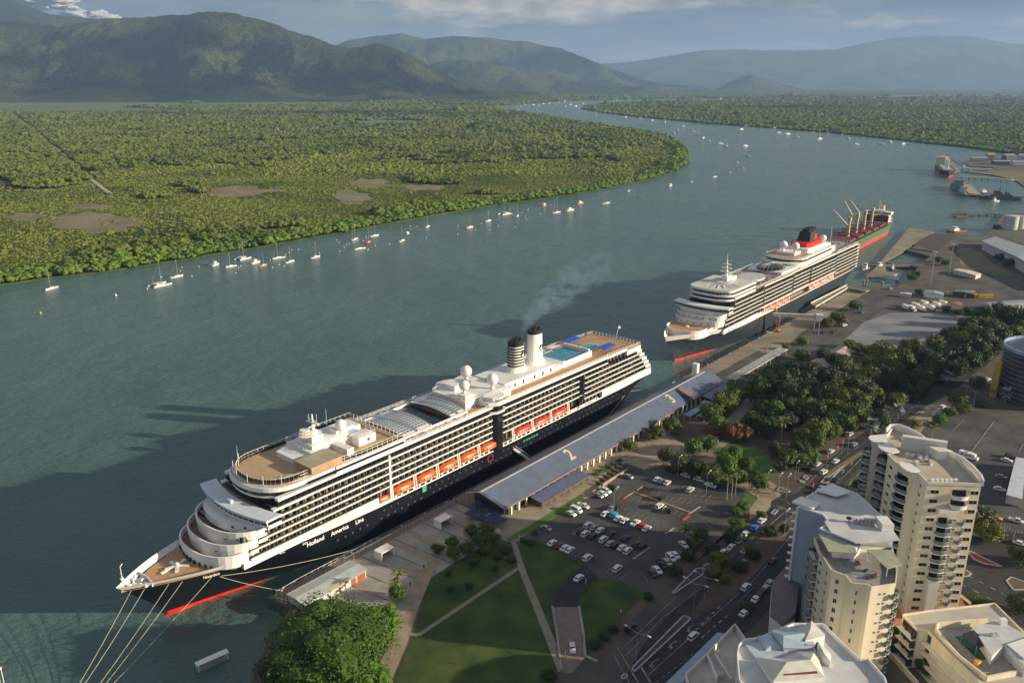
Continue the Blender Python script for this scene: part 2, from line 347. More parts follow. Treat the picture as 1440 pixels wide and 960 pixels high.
def crown_proto(name, seed, m, flat=.75):
    import bmesh
    bm = bmesh.new(); r = random.Random(seed)
    for k in range(7):
        a = 2 * PI * k / 6 + r.random(); d = .0 if k == 0 else r.uniform(.35, .85)
        bb = bmesh.ops.create_icosphere(bm, subdivisions=2 if k == 0 else 1, radius=.62 if k == 0 else r.uniform(.26, .5))
        for v in bb['verts']:
            q = v.co.copy(); v.co = v.co * (1 + .5 * noise.noise(q * 4 + Vector((seed * 3 + k, 0, 0)))); v.co.z *= flat
            v.co += Vector((d * math.cos(a), d * math.sin(a), .15 * k / 5 if k else .25))
    me = bpy.data.meshes.new(name); bm.to_mesh(me); bm.free(); me.materials.append(m)
    return bpy.data.objects.new(name, me)
def scatter(name, pts, protos, label):
    me = bpy.data.meshes.new(name); me.from_pydata([p[:3] for p in pts], [], [])
    a = me.attributes.new('size', 'FLOAT', 'POINT'); a.data.foreach_set('value', [p[3] for p in pts])
    o = bpy.data.objects.new(name, me); COL.objects.link(o); tag(o, label, 'forest', kind='stuff')
    ng = bpy.data.node_groups.new(name + '_nodes', 'GeometryNodeTree')
    ng.interface.new_socket('Geometry', in_out='INPUT', socket_type='NodeSocketGeometry'); ng.interface.new_socket('Geometry', in_out='OUTPUT', socket_type='NodeSocketGeometry')
    gi = ng.nodes.new('NodeGroupInput'); go = ng.nodes.new('NodeGroupOutput'); join = ng.nodes.new('GeometryNodeJoinGeometry')
    ids = ng.nodes.new('GeometryNodeInputIndex')
    for k, p in enumerate(protos):
        ip = ng.nodes.new('GeometryNodeInstanceOnPoints'); oi = ng.nodes.new('GeometryNodeObjectInfo'); oi.inputs[0].default_value = p
        at = ng.nodes.new('GeometryNodeInputNamedAttribute'); at.data_type = 'FLOAT'; at.inputs['Name'].default_value = 'size'
        md = ng.nodes.new('FunctionNodeRandomValue'); md.data_type = 'FLOAT_VECTOR'; md.inputs[0].default_value = (0, 0, 0); md.inputs[1].default_value = (0, 0, 6.28)
        mo = ng.nodes.new('ShaderNodeMath'); mo.operation = 'MODULO'; mo.inputs[1].default_value = len(protos); cp = ng.nodes.new('ShaderNodeMath'); cp.operation = 'COMPARE'; cp.inputs[1].default_value = k; cp.inputs[2].default_value = .1
        ng.links.new(ids.outputs[0], mo.inputs[0]); ng.links.new(mo.outputs[0], cp.inputs[0]); ng.links.new(cp.outputs[0], ip.inputs['Selection'])
        ng.links.new(gi.outputs[0], ip.inputs['Points']); ng.links.new(oi.outputs['Geometry'], ip.inputs['Instance']); ng.links.new(at.outputs[0], ip.inputs['Scale']); ng.links.new(md.outputs[0], ip.inputs['Rotation'])
        ng.links.new(ip.outputs[0], join.inputs[0])
    ng.links.new(join.outputs[0], go.inputs[0])
    md = o.modifiers.new('crowns', 'NODES'); md.node_group = ng
    return o
LF_DARK = leafmat('forest_dark', (.020, .044, .007), (.105, .135, .020)); LF_YEL = leafmat('scrub_yellow', (.060, .090, .012), (.175, .200, .030)); LF_MANG = leafmat('mangrove_green', (.024, .062, .008), (.11, .17, .022)); LF_MTN = leafmat('mountain_forest', (.02, .032, .012), (.05, .065, .022), scale=.002)
def in_poly(x, y, P):
    c = False; n = len(P); j = n - 1
    for i in range(n):
        if (P[i][1] > y) != (P[j][1] > y) and x < (P[j][0] - P[i][0]) * (y - P[i][1]) / (P[j][1] - P[i][1]) + P[i][0]: c = not c
        j = i
    return c
def to_px(X, Y, Z=0.):
    d = Y * _c + (H - Z) * _s; return 720 + F * X / d, 480 + F * ((H - Z) * _c - Y * _s) / d
def bank_dist(x, y, P):
    m = 1e9
    for (ax, ay), (bx, by) in zip(P, P[1:]):
        dx, dy = bx - ax, by - ay; t = max(0, min(1, ((x - ax) * dx + (y - ay) * dy) / (dx * dx + dy * dy))); m = min(m, math.hypot(x - ax - t * dx, y - ay - t * dy))
    return m
NB = len(BANK)
def forest():
    r = random.Random(3); D = []; Y_ = []; M_ = []
    bank1 = L1[:NB - 8]; bank2 = L2[12:] + L2[:1]
    y = 520.0
    while y < 9500:
        step = 6.2 if y < 1500 else 6.2 * (y / 1500) ** 1.0
        xl, xr = -y * .75 - 60, y * .75 + 60; x = xl
        while x < xr:
            X, Y = x + r.uniform(-.5, .5) * step, y + r.uniform(-.5, .5) * step; x += step
            px, py = to_px(X, Y)
            i1 = in_poly(X, Y, L1); i2 = False if i1 else in_poly(X, Y, L2)
            if not (i1 or i2): continue
            if i1 and py < 150 and px > -60 and px < 1440 and noise.noise(Vector((X * .0012, Y * .0008, 3))) < -.05 and py > 120: continue
            if any(((px - a) / (b * 1.0)) ** 2 + ((py - c) / (d * 1.05)) ** 2 < 1 + .35 * noise.noise(Vector((X * .02, Y * .02, 0))) for a, c, b, d in (MUDS if r.random() < .9 else []) + POND + [(200, 144, 330, 5.5), (100, 155, 150, 4), (40, 149, 170, 4)]): 
                if not (145 < px < 300 and 141 < py < 146 and abs(px - 270) < 12): continue
            if i1 and abs((px - 30) * (272 - 170) - (py - 170) * (155 - 30)) / 161 < 2.6 and py < 272: continue
            bd = bank_dist(X, Y, bank1) if i1 else bank_dist(X, Y, bank2)
            nz = noise.noise(Vector((X * .0045, Y * .0035, 1))) + .45 * noise.noise(Vector((X * .016, Y * .014, 7)))
            sc_ = max(1.0, step / 6.2); lg = math.exp(r.gauss(0, .33))
            if bd < 30 + 26 * nz + 8 * sc_: M_.append((X, Y, 2.6 + r.uniform(-.6, .8), 3.7 * lg * sc_ ** .74))
            elif i1 and py > 236 + 30 * nz - (px - 300) * .05 and not (nz > .36):
                for _ in range(3 if y < 1500 else 1):
                    if r.random() < .9 - .5 * (noise.noise(Vector((X * .011, Y * .011, 5))) < -.22): Y_.append((X + r.uniform(-3, 3), Y + r.uniform(-3, 3), .5, 1.4 * lg * sc_ ** .9 if y < 1500 else 2.6 * lg * sc_ ** .9))
            elif nz < -.10 and r.random() < .8: Y_.append((X, Y, 1.0, 3.0 * lg * sc_ ** .76))
            else: D.append((X, Y, 3.2 + r.uniform(-1, 2), 4.1 * lg * sc_ ** .74))
        y += step
    return D, Y_, M_
D, Y_, M_ = forest()
print('forest', len(D), len(Y_), len(M_))
scatter('inland_forest', D, [crown_proto('dark_crown', i, LF_DARK, .8) for i in range(3)], 'dense dark green forest covering the flat land beyond the river')
scatter('scrub_cover', Y_, [crown_proto('scrub_crown', i + 5, LF_YEL, .6) for i in range(3)], 'low yellow green scrub and saltmarsh growth behind the mangrove fringe')
scatter('mangrove_fringe', M_, [crown_proto('mangrove_crown', i + 9, LF_MANG, .75) for i in range(3)], 'bright green mangrove trees lining the edge of the river')

# ---- mountains: height fields behind the plain
def mount_mat():
    m = bpy.data.materials.new('mountain_slopes'); m.use_nodes = True; t = m.node_tree; b = t.nodes['Principled BSDF']; b.inputs['Roughness'].default_value = .9; b.inputs['Specular IOR Level'].default_value = .1
    g = t.nodes.new('ShaderNodeNewGeometry')
    n1 = t.nodes.new('ShaderNodeTexNoise'); n1.inputs['Scale'].default_value = .028; n1.inputs['Detail'].default_value = 8; n1.inputs['Roughness'].default_value = .85
    n2 = t.nodes.new('ShaderNodeTexNoise'); n2.inputs['Scale'].default_value = .0013; n2.inputs['Detail'].default_value = 4
    ad = t.nodes.new('ShaderNodeMath'); ad.operation = 'ADD'
    r = t.nodes.new('ShaderNodeValToRGB'); e = r.color_ramp.elements; e[0].position = .76; e[0].color = (.014, .026, .010, 1); e[1].position = .98; e[1].color = (.105, .125, .034, 1)
    x = r.color_ramp.elements.new(.88); x.color = (.045, .064, .02, 1)
    ad3 = t.nodes.new('ShaderNodeMath'); ad3.operation = 'MULTIPLY'; ad3.inputs[1].default_value = .9
    bp = t.nodes.new('ShaderNodeBump'); bp.inputs['Strength'].default_value = 1; bp.inputs['Distance'].default_value = 55
    for n in (n1, n2): t.links.new(g.outputs['Position'], n.inputs['Vector'])
    n4 = t.nodes.new('ShaderNodeTexNoise'); n4.inputs['Scale'].default_value = .045; n4.inputs['Detail'].default_value = 2; t.links.new(g.outputs['Position'], n4.inputs['Vector'])
    mrr = t.nodes.new('ShaderNodeMapRange'); mrr.inputs['From Min'].default_value = .35; mrr.inputs['From Max'].default_value = .65; mrr.inputs['To Min'].default_value = .35; mrr.inputs['To Max'].default_value = 1.5; mlt = t.nodes.new('ShaderNodeMixRGB'); mlt.blend_type = 'MULTIPLY'; mlt.inputs[0].default_value = 1; t.links.new(n4.outputs['Fac'], mrr.inputs['Value']); t.links.new(mrr.outputs[0], mlt.inputs[2])
    t.links.new(n1.outputs['Fac'], ad.inputs[0]); t.links.new(n2.outputs['Fac'], ad.inputs[1]); t.links.new(ad.outputs[0], ad3.inputs[0]); t.links.new(ad3.outputs[0], r.inputs[0]); t.links.new(r.outputs[0], mlt.inputs[1]); t.links.new(mlt.outputs[0], b.inputs['Base Color'])
    t.links.new(n1.outputs['Fac'], bp.inputs['Height']); t.links.new(bp.outputs[0], b.inputs['Normal'])
    return m
MTM = mount_mat()
def ridged(x, y, s, seed, octv=6):
    a, f, t = 0., 1., 0.
    for k in range(octv):
        a += (1 - abs(noise.noise(Vector((x * s * f, y * s * f, seed + k * 7.3)))) * 2.2) / f ** .8; t += 1 / f ** .8; f *= 2.05
    return a / t
def mountains(name, sky_, y0, yr, y1, nx, ny, seed, amp, sc):
    """sky_: skyline pixels; y0 foot distance, yr ridge distance, y1 back distance"""
    xs = [p[0] for p in sky_]; ys = [p[1] for p in sky_]
    px = np.linspace(xs[0], xs[-1], nx); py = np.interp(px, xs, ys)
    v = []; f = []
    for j in range(ny):
        t = j / (ny - 1)
        for i in range(nx):
            yy = lerp(y0, y1, t); X = (px[i] - 720) / F * (yr * _c + 100)          # columns run straight back
            wob = noise.noise(Vector((X * .0004, 0, seed))) * .10
            tr_ = (yr - y0) / (y1 - y0) + wob
            d = yr * _c; top = H + (114 - py[i]) / F * yr * 1.005
            prof = ss(t / tr_) if t < tr_ else ss(1 - (t - tr_) / (1 - tr_) * .8)
            rg = ridged(X, yy, sc, seed)
            side = min(1, i / (nx * .05), (nx - 1 - i) / (nx * .05)) if ys[-1] > 100 and ys[0] > 100 else 1
            z = top * prof ** 1.25 * (1 - amp * 4 * prof * (1 - prof) * (1 - rg)) + amp * 260 * prof * (rg - .5) * (1 - .75 * prof)
            z += 14 * prof * noise.noise(Vector((X * .012, yy * .012, seed)))
            v.append((X, yy, max(-5, z) if prof > 0 else -5))
    for j in range(ny - 1):
        for i in range(nx - 1): a = j * nx + i; f.append((a, a + 1, a + nx + 1, a + nx))
    o = MB().add(v, f).build(name, MTM, smooth=True); o['kind'] = 'structure'
# left range in three overlapping ridges, then ever farther ones
mountains('left_mountain_range', [(-700, 10), (-420, 5), (-150, 14), (-60, 25), (0, 36), (60, 44), (110, 50), (150, 42), (190, 39), (215, 38), (250, 33), (300, 31), (340, 31), (380, 40), (430, 54), (465, 65), (500, 74), (540, 68), (580, 82), (610, 99), (650, 119), (700, 128), (760, 131)], 6700, 9000, 11200, 640, 230, 4, .85, .00095)
mountains('high_left_mountain', [(-900, -8), (-500, -10), (-200, -9), (-60, -7), (0, -4), (30, 5), (60, 20), (100, 34), (150, 37), (200, 44), (260, 60), (330, 85), (400, 119)], 9000, 11800, 14500, 300, 90, 9, .75, .0007)
mountains('middle_mountain_range', [(380, 100), (440, 84), (495, 63), (530, 58), (570, 55), (600, 62), (640, 57), (680, 60), (730, 64), (780, 73), (830, 88), (880, 106), (930, 119), (980, 122)], 12500, 15500, 19000, 300, 90, 14, .75, .0007)
mountains('foot_hills', [(560, 118), (600, 96), (640, 88), (690, 92), (740, 104), (790, 108), (840, 117), (900, 121)], 10800, 12200, 13500, 170, 60, 33, .7, .0011)
mountains('small_round_hill', [(1010, 123), (1030, 113), (1050, 106), (1075, 109), (1100, 118), (1120, 123)], 14000, 14700, 15500, 60, 26, 21, .3, .001)
mountains('far_mountain_range', [(640, 108), (740, 104), (800, 97), (870, 91), (930, 84), (980, 76), (1040, 74), (1100, 76), (1160, 75), (1210, 66), (1250, 60), (1300, 57), (1350, 58), (1400, 66), (1460, 72), (1600, 70), (1900, 90)], 19500, 24000, 28000, 260, 70, 27, .45, .00042)

# ---- unseen cumulus clouds added high over the right of the valley: they throw the broad shade patches on the slopes and plain
cm = mat('cloud_white', (.42, .42, .43), 1.0, .03, .001, spec=0)
for i, (tx, ty, sx, sy) in enumerate([(-1300, 8000, 900, 330), (-3300, 7500, 600, 260), (-5200, 8600, 700, 300), (-800, 4300, 900, 160), (2300, 5300, 1100, 220), (1500, 15500, 2600, 700)]):
    k = 3000 / math.tan(SUN_EL); b = MB(); r = random.Random(i)
    for j in range(16): b.sphere((r.uniform(-sx, sx), r.uniform(-sy, sy), r.uniform(-40, 160)), r.uniform(.35, .6) * sy, 10, sz=.4)
    o = b.build('cloud', cm, loc=(tx + .9855 * k, ty - .17 * k, 3000), smooth=True); o['kind'] = 'structure'
# ---- sunlit cumulus heaps far beyond the mountains
for i, (px, py, wpx, hpx) in enumerate([(112, 16, 40, 22), (165, 36, 36, 9)]):
    D_ = 40000; k = D_ / F; b = MB().sphere((0, 0, 0), 1.0, 110); V = []
    for x, y, z in b.v:
        n = Vector((x, y, z)); d = 1 + .55 * (noise.fractal(n * 1.7 + Vector((i * 9, 0, 0)), .9, 2.1, 6) ) + .16 * abs(noise.noise(n * 9)); V.append((x * d * wpx * k, y * d * 1200, z * d * hpx * k * (1 if z > 0 else .35)))
    b.v = V; o = b.build('cloud', cm, loc=((px - 720) * k, D_, H + (114 - py) * k), smooth=True); o['kind'] = 'structure'
# ---- haze over everything
hz = bpy.data.materials.new('haze_air'); hz.use_nodes = True; t = hz.node_tree
for n in list(t.nodes): t.nodes.remove(n)
pv = t.nodes.new('ShaderNodeVolumePrincipled'); pv.inputs['Color'].default_value = (.40, .62, 1.0, 1); pv.inputs['Density'].default_value = 4.6e-5; pv.inputs['Anisotropy'].default_value = .1
ou = t.nodes.new('ShaderNodeOutputMaterial'); t.links.new(pv.outputs[0], ou.inputs['Volume'])
ho = MB().box(-E_ + 100, -2500, -6, E_ - 100, E_ - 900, 1480).build('haze', hz); ho['kind'] = 'stuff'; ho['label'] = 'thin blue haze in the air over the estuary and mountains'
# ================================================================= SHIPS (own frame: x aft from the bow, -y towards the quay, z up from the water)
def hull_half(x, z, c):
    L, B, zt = c['L'], c['B'], c['zt']; t = max(0., min(1., z / zt))
    x0 = lerp(c['stem0'], 0., t ** c.get('rake', 1.1)); ent = lerp(c['ent0'], c['ent1'], t); p = lerp(1.45, 2.0, t)
    if x <= x0: return 0.
    b = B / 2
    if x < ent: b *= 1 - (1 - (x - x0) / (ent - x0)) ** p
    xe = lerp(L - c['tail0'], L, min(1, t * 1.4)); sx = xe - c['run']
    if x > sx: b *= 1 - lerp(.9, c.get('stern', .22), min(1, t * 1.6)) * ((x - sx) / max(1e-3, xe - sx)) ** 2.2 if x < xe else 0
    return max(b, 0.)
def hull_strips(c, bands, parent):
    """bands: (part name, material, z-low(x), z-high(x), rows)"""
    L = c['L']; xs = [0, .6, 1.5, 3, 5, 7.5, 10, 13, 16, 20, 24, 28, 33, 38, 44, 50, 58, 66, 76, 90] + list(np.arange(105, L - 45, 18)) + [L - 45, L - 36, L - 28, L - 21, L - 15, L - 10, L - 6, L - 3, L - 1, L - .02]
    xs = sorted(set([min(max(0, x), L) for x in xs]))
    for nm, m, zl, zh, rows in bands:
        b = MB()
        for sg in (-1, 1):
            rings = []
            for x in xs:
                r = []
                for k in range(rows + 1):
                    z = lerp(zl(x), zh(x), k / rows); h = hull_half(x, z, c)
                    x0 = lerp(c['stem0'], 0., max(0, min(1, z / c['zt'])) ** c.get('rake', 1.1)); xe = lerp(L - c['tail0'], L, min(1, max(0, z / c['zt']) * 1.4))
                    r.append((max(x0, min(x, xe)), sg * h, z))
                rings.append(r)
            b.loft(rings, 0, cap=False, closed=False)
        # transom
        zl_, zh_ = zl(L), zh(L); tr = []
        for k in range(rows + 1):
            z = lerp(zl_, zh_, k / rows); xe = lerp(L - c['tail0'], L, min(1, max(0, z / c['zt']) * 1.4)); h = hull_half(xe - .02, z, c); tr.append([(xe, -h, z), (xe, h, z)])
        b.loft(tr, 0, cap=False, closed=False)
        o = b.build(nm, m, parent, smooth=False)
def deck_outline(c, z, x0, x1, inset=0., n=28):
    xs = [lerp(x0, x1, (i / n)) for i in range(n + 1)]
    a = [(x, -max(0, hull_half(x, z, c) - inset)) for x in xs]; return a + [(x, -y) for x, y in a[::-1]]
def front_curve(xf, xe, hw, n=18, pw=2.2, ends=True):
    """bow-facing curve from the far side to the quay side"""
    o = []
    for i in range(n + 1):
        y = hw * math.cos(PI * i / n); k = abs(y / hw); o.append((xe - (xe - xf) * (max(0, 1 - k ** pw)) ** (1 / pw), y))
    return o
def tier(parent, nm, xf, xe, hw, back, z0, z1, m=0, deckm=None, par=1.1, th=.35, deck_inset=.3, pw=2.2, wmat=None):
    o = front_curve(xf, xe, hw, pw=pw); poly = o + [(back, -hw), (back, hw)]
    MB().prism(poly, z0, z1 - par if par else z1, 0, 1).wall([(x, y) for x, y in o], z1 - par - .01, z1, th, 0).build(nm, [wmat or WHITE, deckm or WOOD], parent)
    return o
def side_rows(parent, x0, x1, zs, face, pitch, sgn, dep=1.7, hgt=2.75, rail=.5, fz=.22, ends=None):
    """rows of cabin balconies: white fascia, glass rail, dividers"""
    for k, z in enumerate(zs):
        a, e = (x0, x1) if ends is None else ends[k]
        b = MB(); y0, y1 = sgn * face, sgn * (face - dep)
        b.box(a, min(y0, y1), z - .32, e, max(y0, y1), z - .05, 0)
        b.box(a, min(y0, y0 - sgn * .2), z - .40, e, max(y0, y0 - sgn * .2), z + fz, 0)
        n = max(1, int((e - a) / pitch))
        for i in range(n + 1):
            x = lerp(a + .06, e - .06, i / n); b.box(x - .07, min(y0 - sgn * .5, y1), z - .04, x + .07, max(y0 - sgn * .5, y1), z + hgt - .46, 1)
        r = random.Random(int(x0 * 7 + z * 13))
        for i in range(n):
            if r.random() < .55:      # chairs, tables and curtains seen in the openings
                x = lerp(a, e, (i + .5) / n) + r.uniform(-.6, .6); b.box(x - .4, min(y1 + sgn * .3, y1 + sgn * .9), z, x + .4, max(y1 + sgn * .3, y1 + sgn * .9), z + .9, 1 if r.random() < .6 else 2)
        b.build('balcony_row', [WHITE, mat('divider_grey', (.20, .195, .185), .6), WOOD], parent)
        g = MB().box(a, min(y0 - sgn * .06, y0 - sgn * .14), z + fz + .01, e, max(y0 - sgn * .06, y0 - sgn * .14), z + fz + rail, 0)
        g.build('glass_railing', mat('balcony_glass', (.045, .055, .055), .12, .1, .7), parent)
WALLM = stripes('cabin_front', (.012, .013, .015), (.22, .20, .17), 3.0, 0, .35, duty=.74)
WINB = stripes('window_band', (.010, .012, .015), (.05, .05, .05), 2.2, 0, .15, duty=.9)
WINW = stripes('white_windows', (.04, .05, .06), (.75, .74, .70), 2.6, 0, .35, duty=.45)

def lifeboat(label, px, kind, group, grp_mats, origin, rz, k):
    """enclosed boat in its davit; kind 0 orange lifeboat, 1 tender with red roof, 2 small rescue boat"""
    L_, B_ = {0: (10.8, 4.3), 1: (12.4, 4.4), 2: (6.0, 2.4)}[kind]
    c, s = math.cos(rz), math.sin(rz); x, y, z = px
    t = thing('lifeboat' if kind != 1 else 'tender_boat', label, 'lifeboat' if kind != 1 else 'tender boat', (origin[0] + x * c - y * s, origin[1] + x * s + y * c, z), rz, group)
    body, top = grp_mats
    def ring(xx, h, kz):
        q = max(0., 1 - abs(xx / (L_ / 2)) ** 2.6) ** .6; return [(xx, -h * q, kz[0]), (xx, -h * q * .72, kz[1]), (xx, 0, kz[2]), (xx, h * q * .72, kz[1]), (xx, h * q, kz[0])]
    n = 10; xs = [lerp(-L_ / 2, L_ / 2, i / n) for i in range(n + 1)]; xs[0] += .05; xs[-1] -= .05
    b = MB(); b.loft([ring(xx, B_ / 2, (.9, .1 + .3 * abs(xx / L_ * 2) ** 3, -.35 + .7 * abs(xx / L_ * 2) ** 3)) for xx in xs], 0, cap=True, closed=True); b.build('boat_hull', body, t)
    hgt = 1.9 if kind != 2 else .9
    b = MB(); b.loft([ring(xx, B_ / 2 * .96, (.9, .9 + hgt * .75 * (1 - abs(xx / L_ * 2) ** 4 * .6), .9 + hgt * (1 - abs(xx / L_ * 2) ** 4 * .6))) for xx in xs], 0, cap=True, closed=True); b.build('canopy', top, t)
    if kind != 2:
        MB().box(1.6, -.6, 2.1, 3.0, .6, 2.9).build('cupola', top, t)
        w = MB()
        for sg in (-1, 1):
            for i in range(5): xx = -3 + i * 1.4; w.box(xx, sg * B_ * .46 - .06, 1.15, xx + .7, sg * B_ * .46 + .06, 1.55)
        parts(w, 'side_window', DKGLASS, t)
    return t
def davit(parent, x, y0, y1, z0, z1):
    b = MB()
    for dx in (-.55, .55):
        b.add([(x + dx - .18, y0, z0), (x + dx + .18, y0, z0), (x + dx + .18, y0 + .7, z0), (x + dx - .18, y0 + .7, z0), (x + dx - .18, y1, z1), (x + dx + .18, y1, z1), (x + dx + .18, y1 + .9, z1), (x + dx - .18, y1 + .9, z1)],
              [(3, 2, 1, 0), (4, 5, 6, 7), (0, 1, 5, 4), (1, 2, 6, 5), (2, 3, 7, 6), (3, 0, 4, 7)])
        b.box(x + dx - .2, y1 - .1, z1 - .4, x + dx + .2, y1 + 4.2, z1)
    b.build('davit', WHITE, parent)
def sat_dome(parent, x, y, z, r, post=2.0, m=None):
    o = MB().tube((x, y, z), (x, y, z + post), r * .35, r * .28, 8).build('dome_post', WHITE, parent)
    MB().sphere((x, y, z + post + r * .85), r, 16).build('satellite_dome', m or WHITE, parent, smooth=True)
def sloped_roof(parent, x0, x1, y0, y1, z, rise, name='sliding_glass_roof'):
    """barrel vaulted retractable roof in two sections with panes"""
    b = MB(); n = 8; mid = (x0 + x1) / 2
    for a, e, dz in ((x0, mid, .0), (mid, x1, .35)):
        rings = []
        for x in (a, e): rings.append([(x, lerp(y0, y1, i / n), z + dz + rise * math.sin(PI * (i / n) * .96 + .06)) for i in range(n + 1)])
        b.loft(rings, 0, cap=False, closed=False)
        for x in (a + .15, e - .15):
            b.path([(x, lerp(y0, y1, i / n), z + dz + .1 + rise * math.sin(PI * (i / n) * .96 + .06)) for i in range(n + 1)], .32, 4)
    o = b.build(name, WHITE, parent)
    g = MB(); k = 6
    for a, e, dz in ((x0, mid, .05), (mid, x1, .40)):
        for j in range(4):
            xa, xb = lerp(a + .8, e - .6, j / 4), lerp(a + .8, e - .6, (j + .72) / 4)
            for i in range(12):
                ta, tb = .08 + .82 * i / 12, .08 + .82 * (i + .72) / 12
                f = lambda t_: (lerp(y0, y1, t_), z + dz + rise * math.sin(PI * t_ * .96 + .06))
                ya, za = f(ta); yb, zb = f(tb); g.add([(xa, ya, za), (xb, ya, za), (xb, yb, zb), (xa, yb, zb)], [(0, 1, 2, 3)])
    g.build('glass_panes', GLASSB, o)

# ----------------------------------------------------------------- the near liner
DECKS = mat('shaded_brown_deck', (.22, .13, .08), .7, .12, .35)  # brown tier decks, colour darkened for the shaded gaps behind the parapets
def near_liner():
    O = W(0, 0, 0); t = thing('cruise_ship', 'near dark-hulled cruise ship with two funnels and orange lifeboats, beside the long terminal', 'cruise ship', O, RZ)
    c = dict(L=285., B=32.0, zt=17.0, stem0=15., ent0=102., ent1=47., tail0=12., run=34., stern=.18)
    zn = lambda x: 15.3 - 3.3 * ss(x / 100) if x < 100 else 12.0
    zb = lambda x: zn(x) + (1.7 if x < 88 else 1.7 - 1.2 * ss((x - 88) / 6) if x < 225 else .5 + 2.9 * ss((x - 232) / 30))
    hull_strips(c, [('boot_topping', RED, lambda x: -3, lambda x: 1.0 - 1.5 * ss((x - 30) / 30), 2), ('hull', NAVY, lambda x: 1.0 - 1.5 * ss((x - 30) / 30), zn, 6), ('white_sheer_band', WHITE, zn, zb, 1)], t)
    b = MB(); rings = []
    for i in range(13):
        x = 9.6 + i * 2.6; k = min(1, math.sqrt(max(0, i / 4))) * (1 if i < 6 else 1 - .04 * (i - 6)); r = 2.5 * max(.06, k)
        rings.append([(x, r * math.cos(2 * PI * j / 14), -1.25 + r * .92 * math.sin(2 * PI * j / 14)) for j in range(14)])
    b.loft(rings); b.build('bulbous_bow', RED, t, smooth=True)
    # decks inside the hull
    MB().prism(deck_outline(c, 15.5, 1.4, 44, .45), 14.6, 14.8, 0).build('foredeck', WOOD, t)
    MB().prism(deck_outline(c, 12, 90, 283.6, .3), 11.6, 11.9, 0).build('promenade_deck', WOOD, t)
    # windlass gear on the bow tip, bow mast, spare propeller
    b = MB(); b.prism(deck_outline(c, 15.5, 1.4, 9, .7), 14.82, 15.1, 0)
    for x, y in ((4, 0), (6.4, -2), (6.4, 2), (8, 0), (7.6, -3.4), (7.6, 3.4)): b.obox(x, y, 15.1, 1.2, .7, 1.0, .3, 0); b.tube((x, y, 15.1), (x, y, 16.3), .4, n=8)
    b.wall([(9, -4.6), (9.6, 0), (9, 4.6)], 14.8, 16.4, .3, 0); b.build('mooring_deck_gear', WHITE, t)
    MB().tube((2.2, 0, 15), (2.2, 0, 23.5), .22, .1).tube((2.2, -1, 20.4), (2.2, 1, 20.4), .08).box(1.7, -.5, 19, 2.7, .5, 19.3).tube((2.2, 0, 23.3), (3.2, .6, 23.6), .12).build('bow_mast', WHITE, t)
    b = MB()
    for k in range(5):
        a = 2 * PI * k / 5 + .4; b.obox(19.5 + 2.1 * math.cos(a), 2.0 * math.sin(a), 15.0, 3.4, 1.0, .5, a)
    b.tube((19.5, 0, 14.8), (19.5, 0, 16.4), .8, .4, 10); b.obox(17, .5, 14.85, 6, .9, .4, .15); b.build('spare_propeller_blades', WHITE, t)
    b = MB()
    for i in range(9): b.obox(24.0 + .35 * abs(i - 4) ** 1.35, (i - 4) * 2.4, 14.8, 1.3, 1.0, 1.1)
    parts(b, 'deck_locker', DGREY, t)
    # curved front tiers
    tier(t, 'front_tier', 24.2, 34.5, 15.2, 36, 14.6, 19.2, par=2.2, th=.5, deckm=DECKS)
    tier(t, 'front_tier', 27.2, 38.5, 15.6, 39.5, 17.0, 22.1, par=2.2, th=.5, deckm=DECKS)
    tier(t, 'front_tier', 30.6, 42, 15.8, 43, 19.9, 25.0, par=2.2, th=.5, deckm=DECKS)
    o = front_curve(33.6, 44.5, 15.9); MB().prism(o + [(46, -15.9), (46, 15.9)], 23.7, 26.2).build('bridge_front_base', WHITE, t)
    for zf, hw_, xf_, xe_ in ((19.4, 15.2, 27.1, 38.6), (22.3, 15.6, 30.5, 42.1), (25.2, 15.8, 33.5, 44.6)):
        wn = MB(); cu = front_curve(xf_ - .03, xe_, hw_ + .05, 40)
        for i in (14, 27, 31):
            (ax, ay), (bx, by) = cu[i], cu[i + 1]; wn.obox((ax + bx) / 2, (ay + by) / 2, zf, math.dist(cu[i], cu[i + 1]) * .8, .12, .8, math.atan2(by - ay, bx - ax))
        parts(wn, 'window', DKGLASS, t)
    # wheelhouse with wings
    fr = [(38.0 + 3.4 * abs(y / 19.6) ** 2.0, y) for y in np.linspace(19.6, -19.6, 17)]; bk = [(x + 4.9, y) for x, y in fr[::-1]]
    MB().prism(fr + bk, 26.0, 27.2, 0, bottom=True).prism(fr[2:-2] + [(46, -15.8), (46, 15.8)], 23.8, 26.0, 0).build('bridge_wings', WHITE, t)
    fr2 = [(x - .35, y * 1.004) for x, y in fr]; bk2 = [(x - .3, y) for x, y in bk]; MB().prism(fr2 + bk2, 27.21, 28.5).build('bridge_windows', DKGLASS, t)
    pil = MB()
    for i in range(0, 17, 1): x, y = fr2[i]; pil.obox(x - .05, y, 27.2, .35, .22, 1.3)
    parts(pil, 'mullion', WHITE, t)
    fr3 = [(x - .9, y * 1.02) for x, y in fr]; bk3 = [(x + .3, y * 1.0) for x, y in bk]
    MB().prism(fr3 + bk3, 28.5, 29.3, 0, bottom=True).box(39.6, -1, 29.3, 40.6, 1, 30.4).build('bridge_roof', mat('pale_blue_roof', (.60, .66, .70), .5, .05), t)
    MB().prism(front_curve(41.5, 46, 15.8) + [(60, -15.8), (60, 15.8)], 28.7, 28.95, 0, 1).build('bridge_deck', [WHITE, WOOD], t)
    # core of the superstructure and cabin rows on both sides
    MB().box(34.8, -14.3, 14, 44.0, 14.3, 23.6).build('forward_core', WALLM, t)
    MB().box(44.1, -14.3, 14.0, 219, 14.3, 29.0).build('cabin_core', WALLM, t)
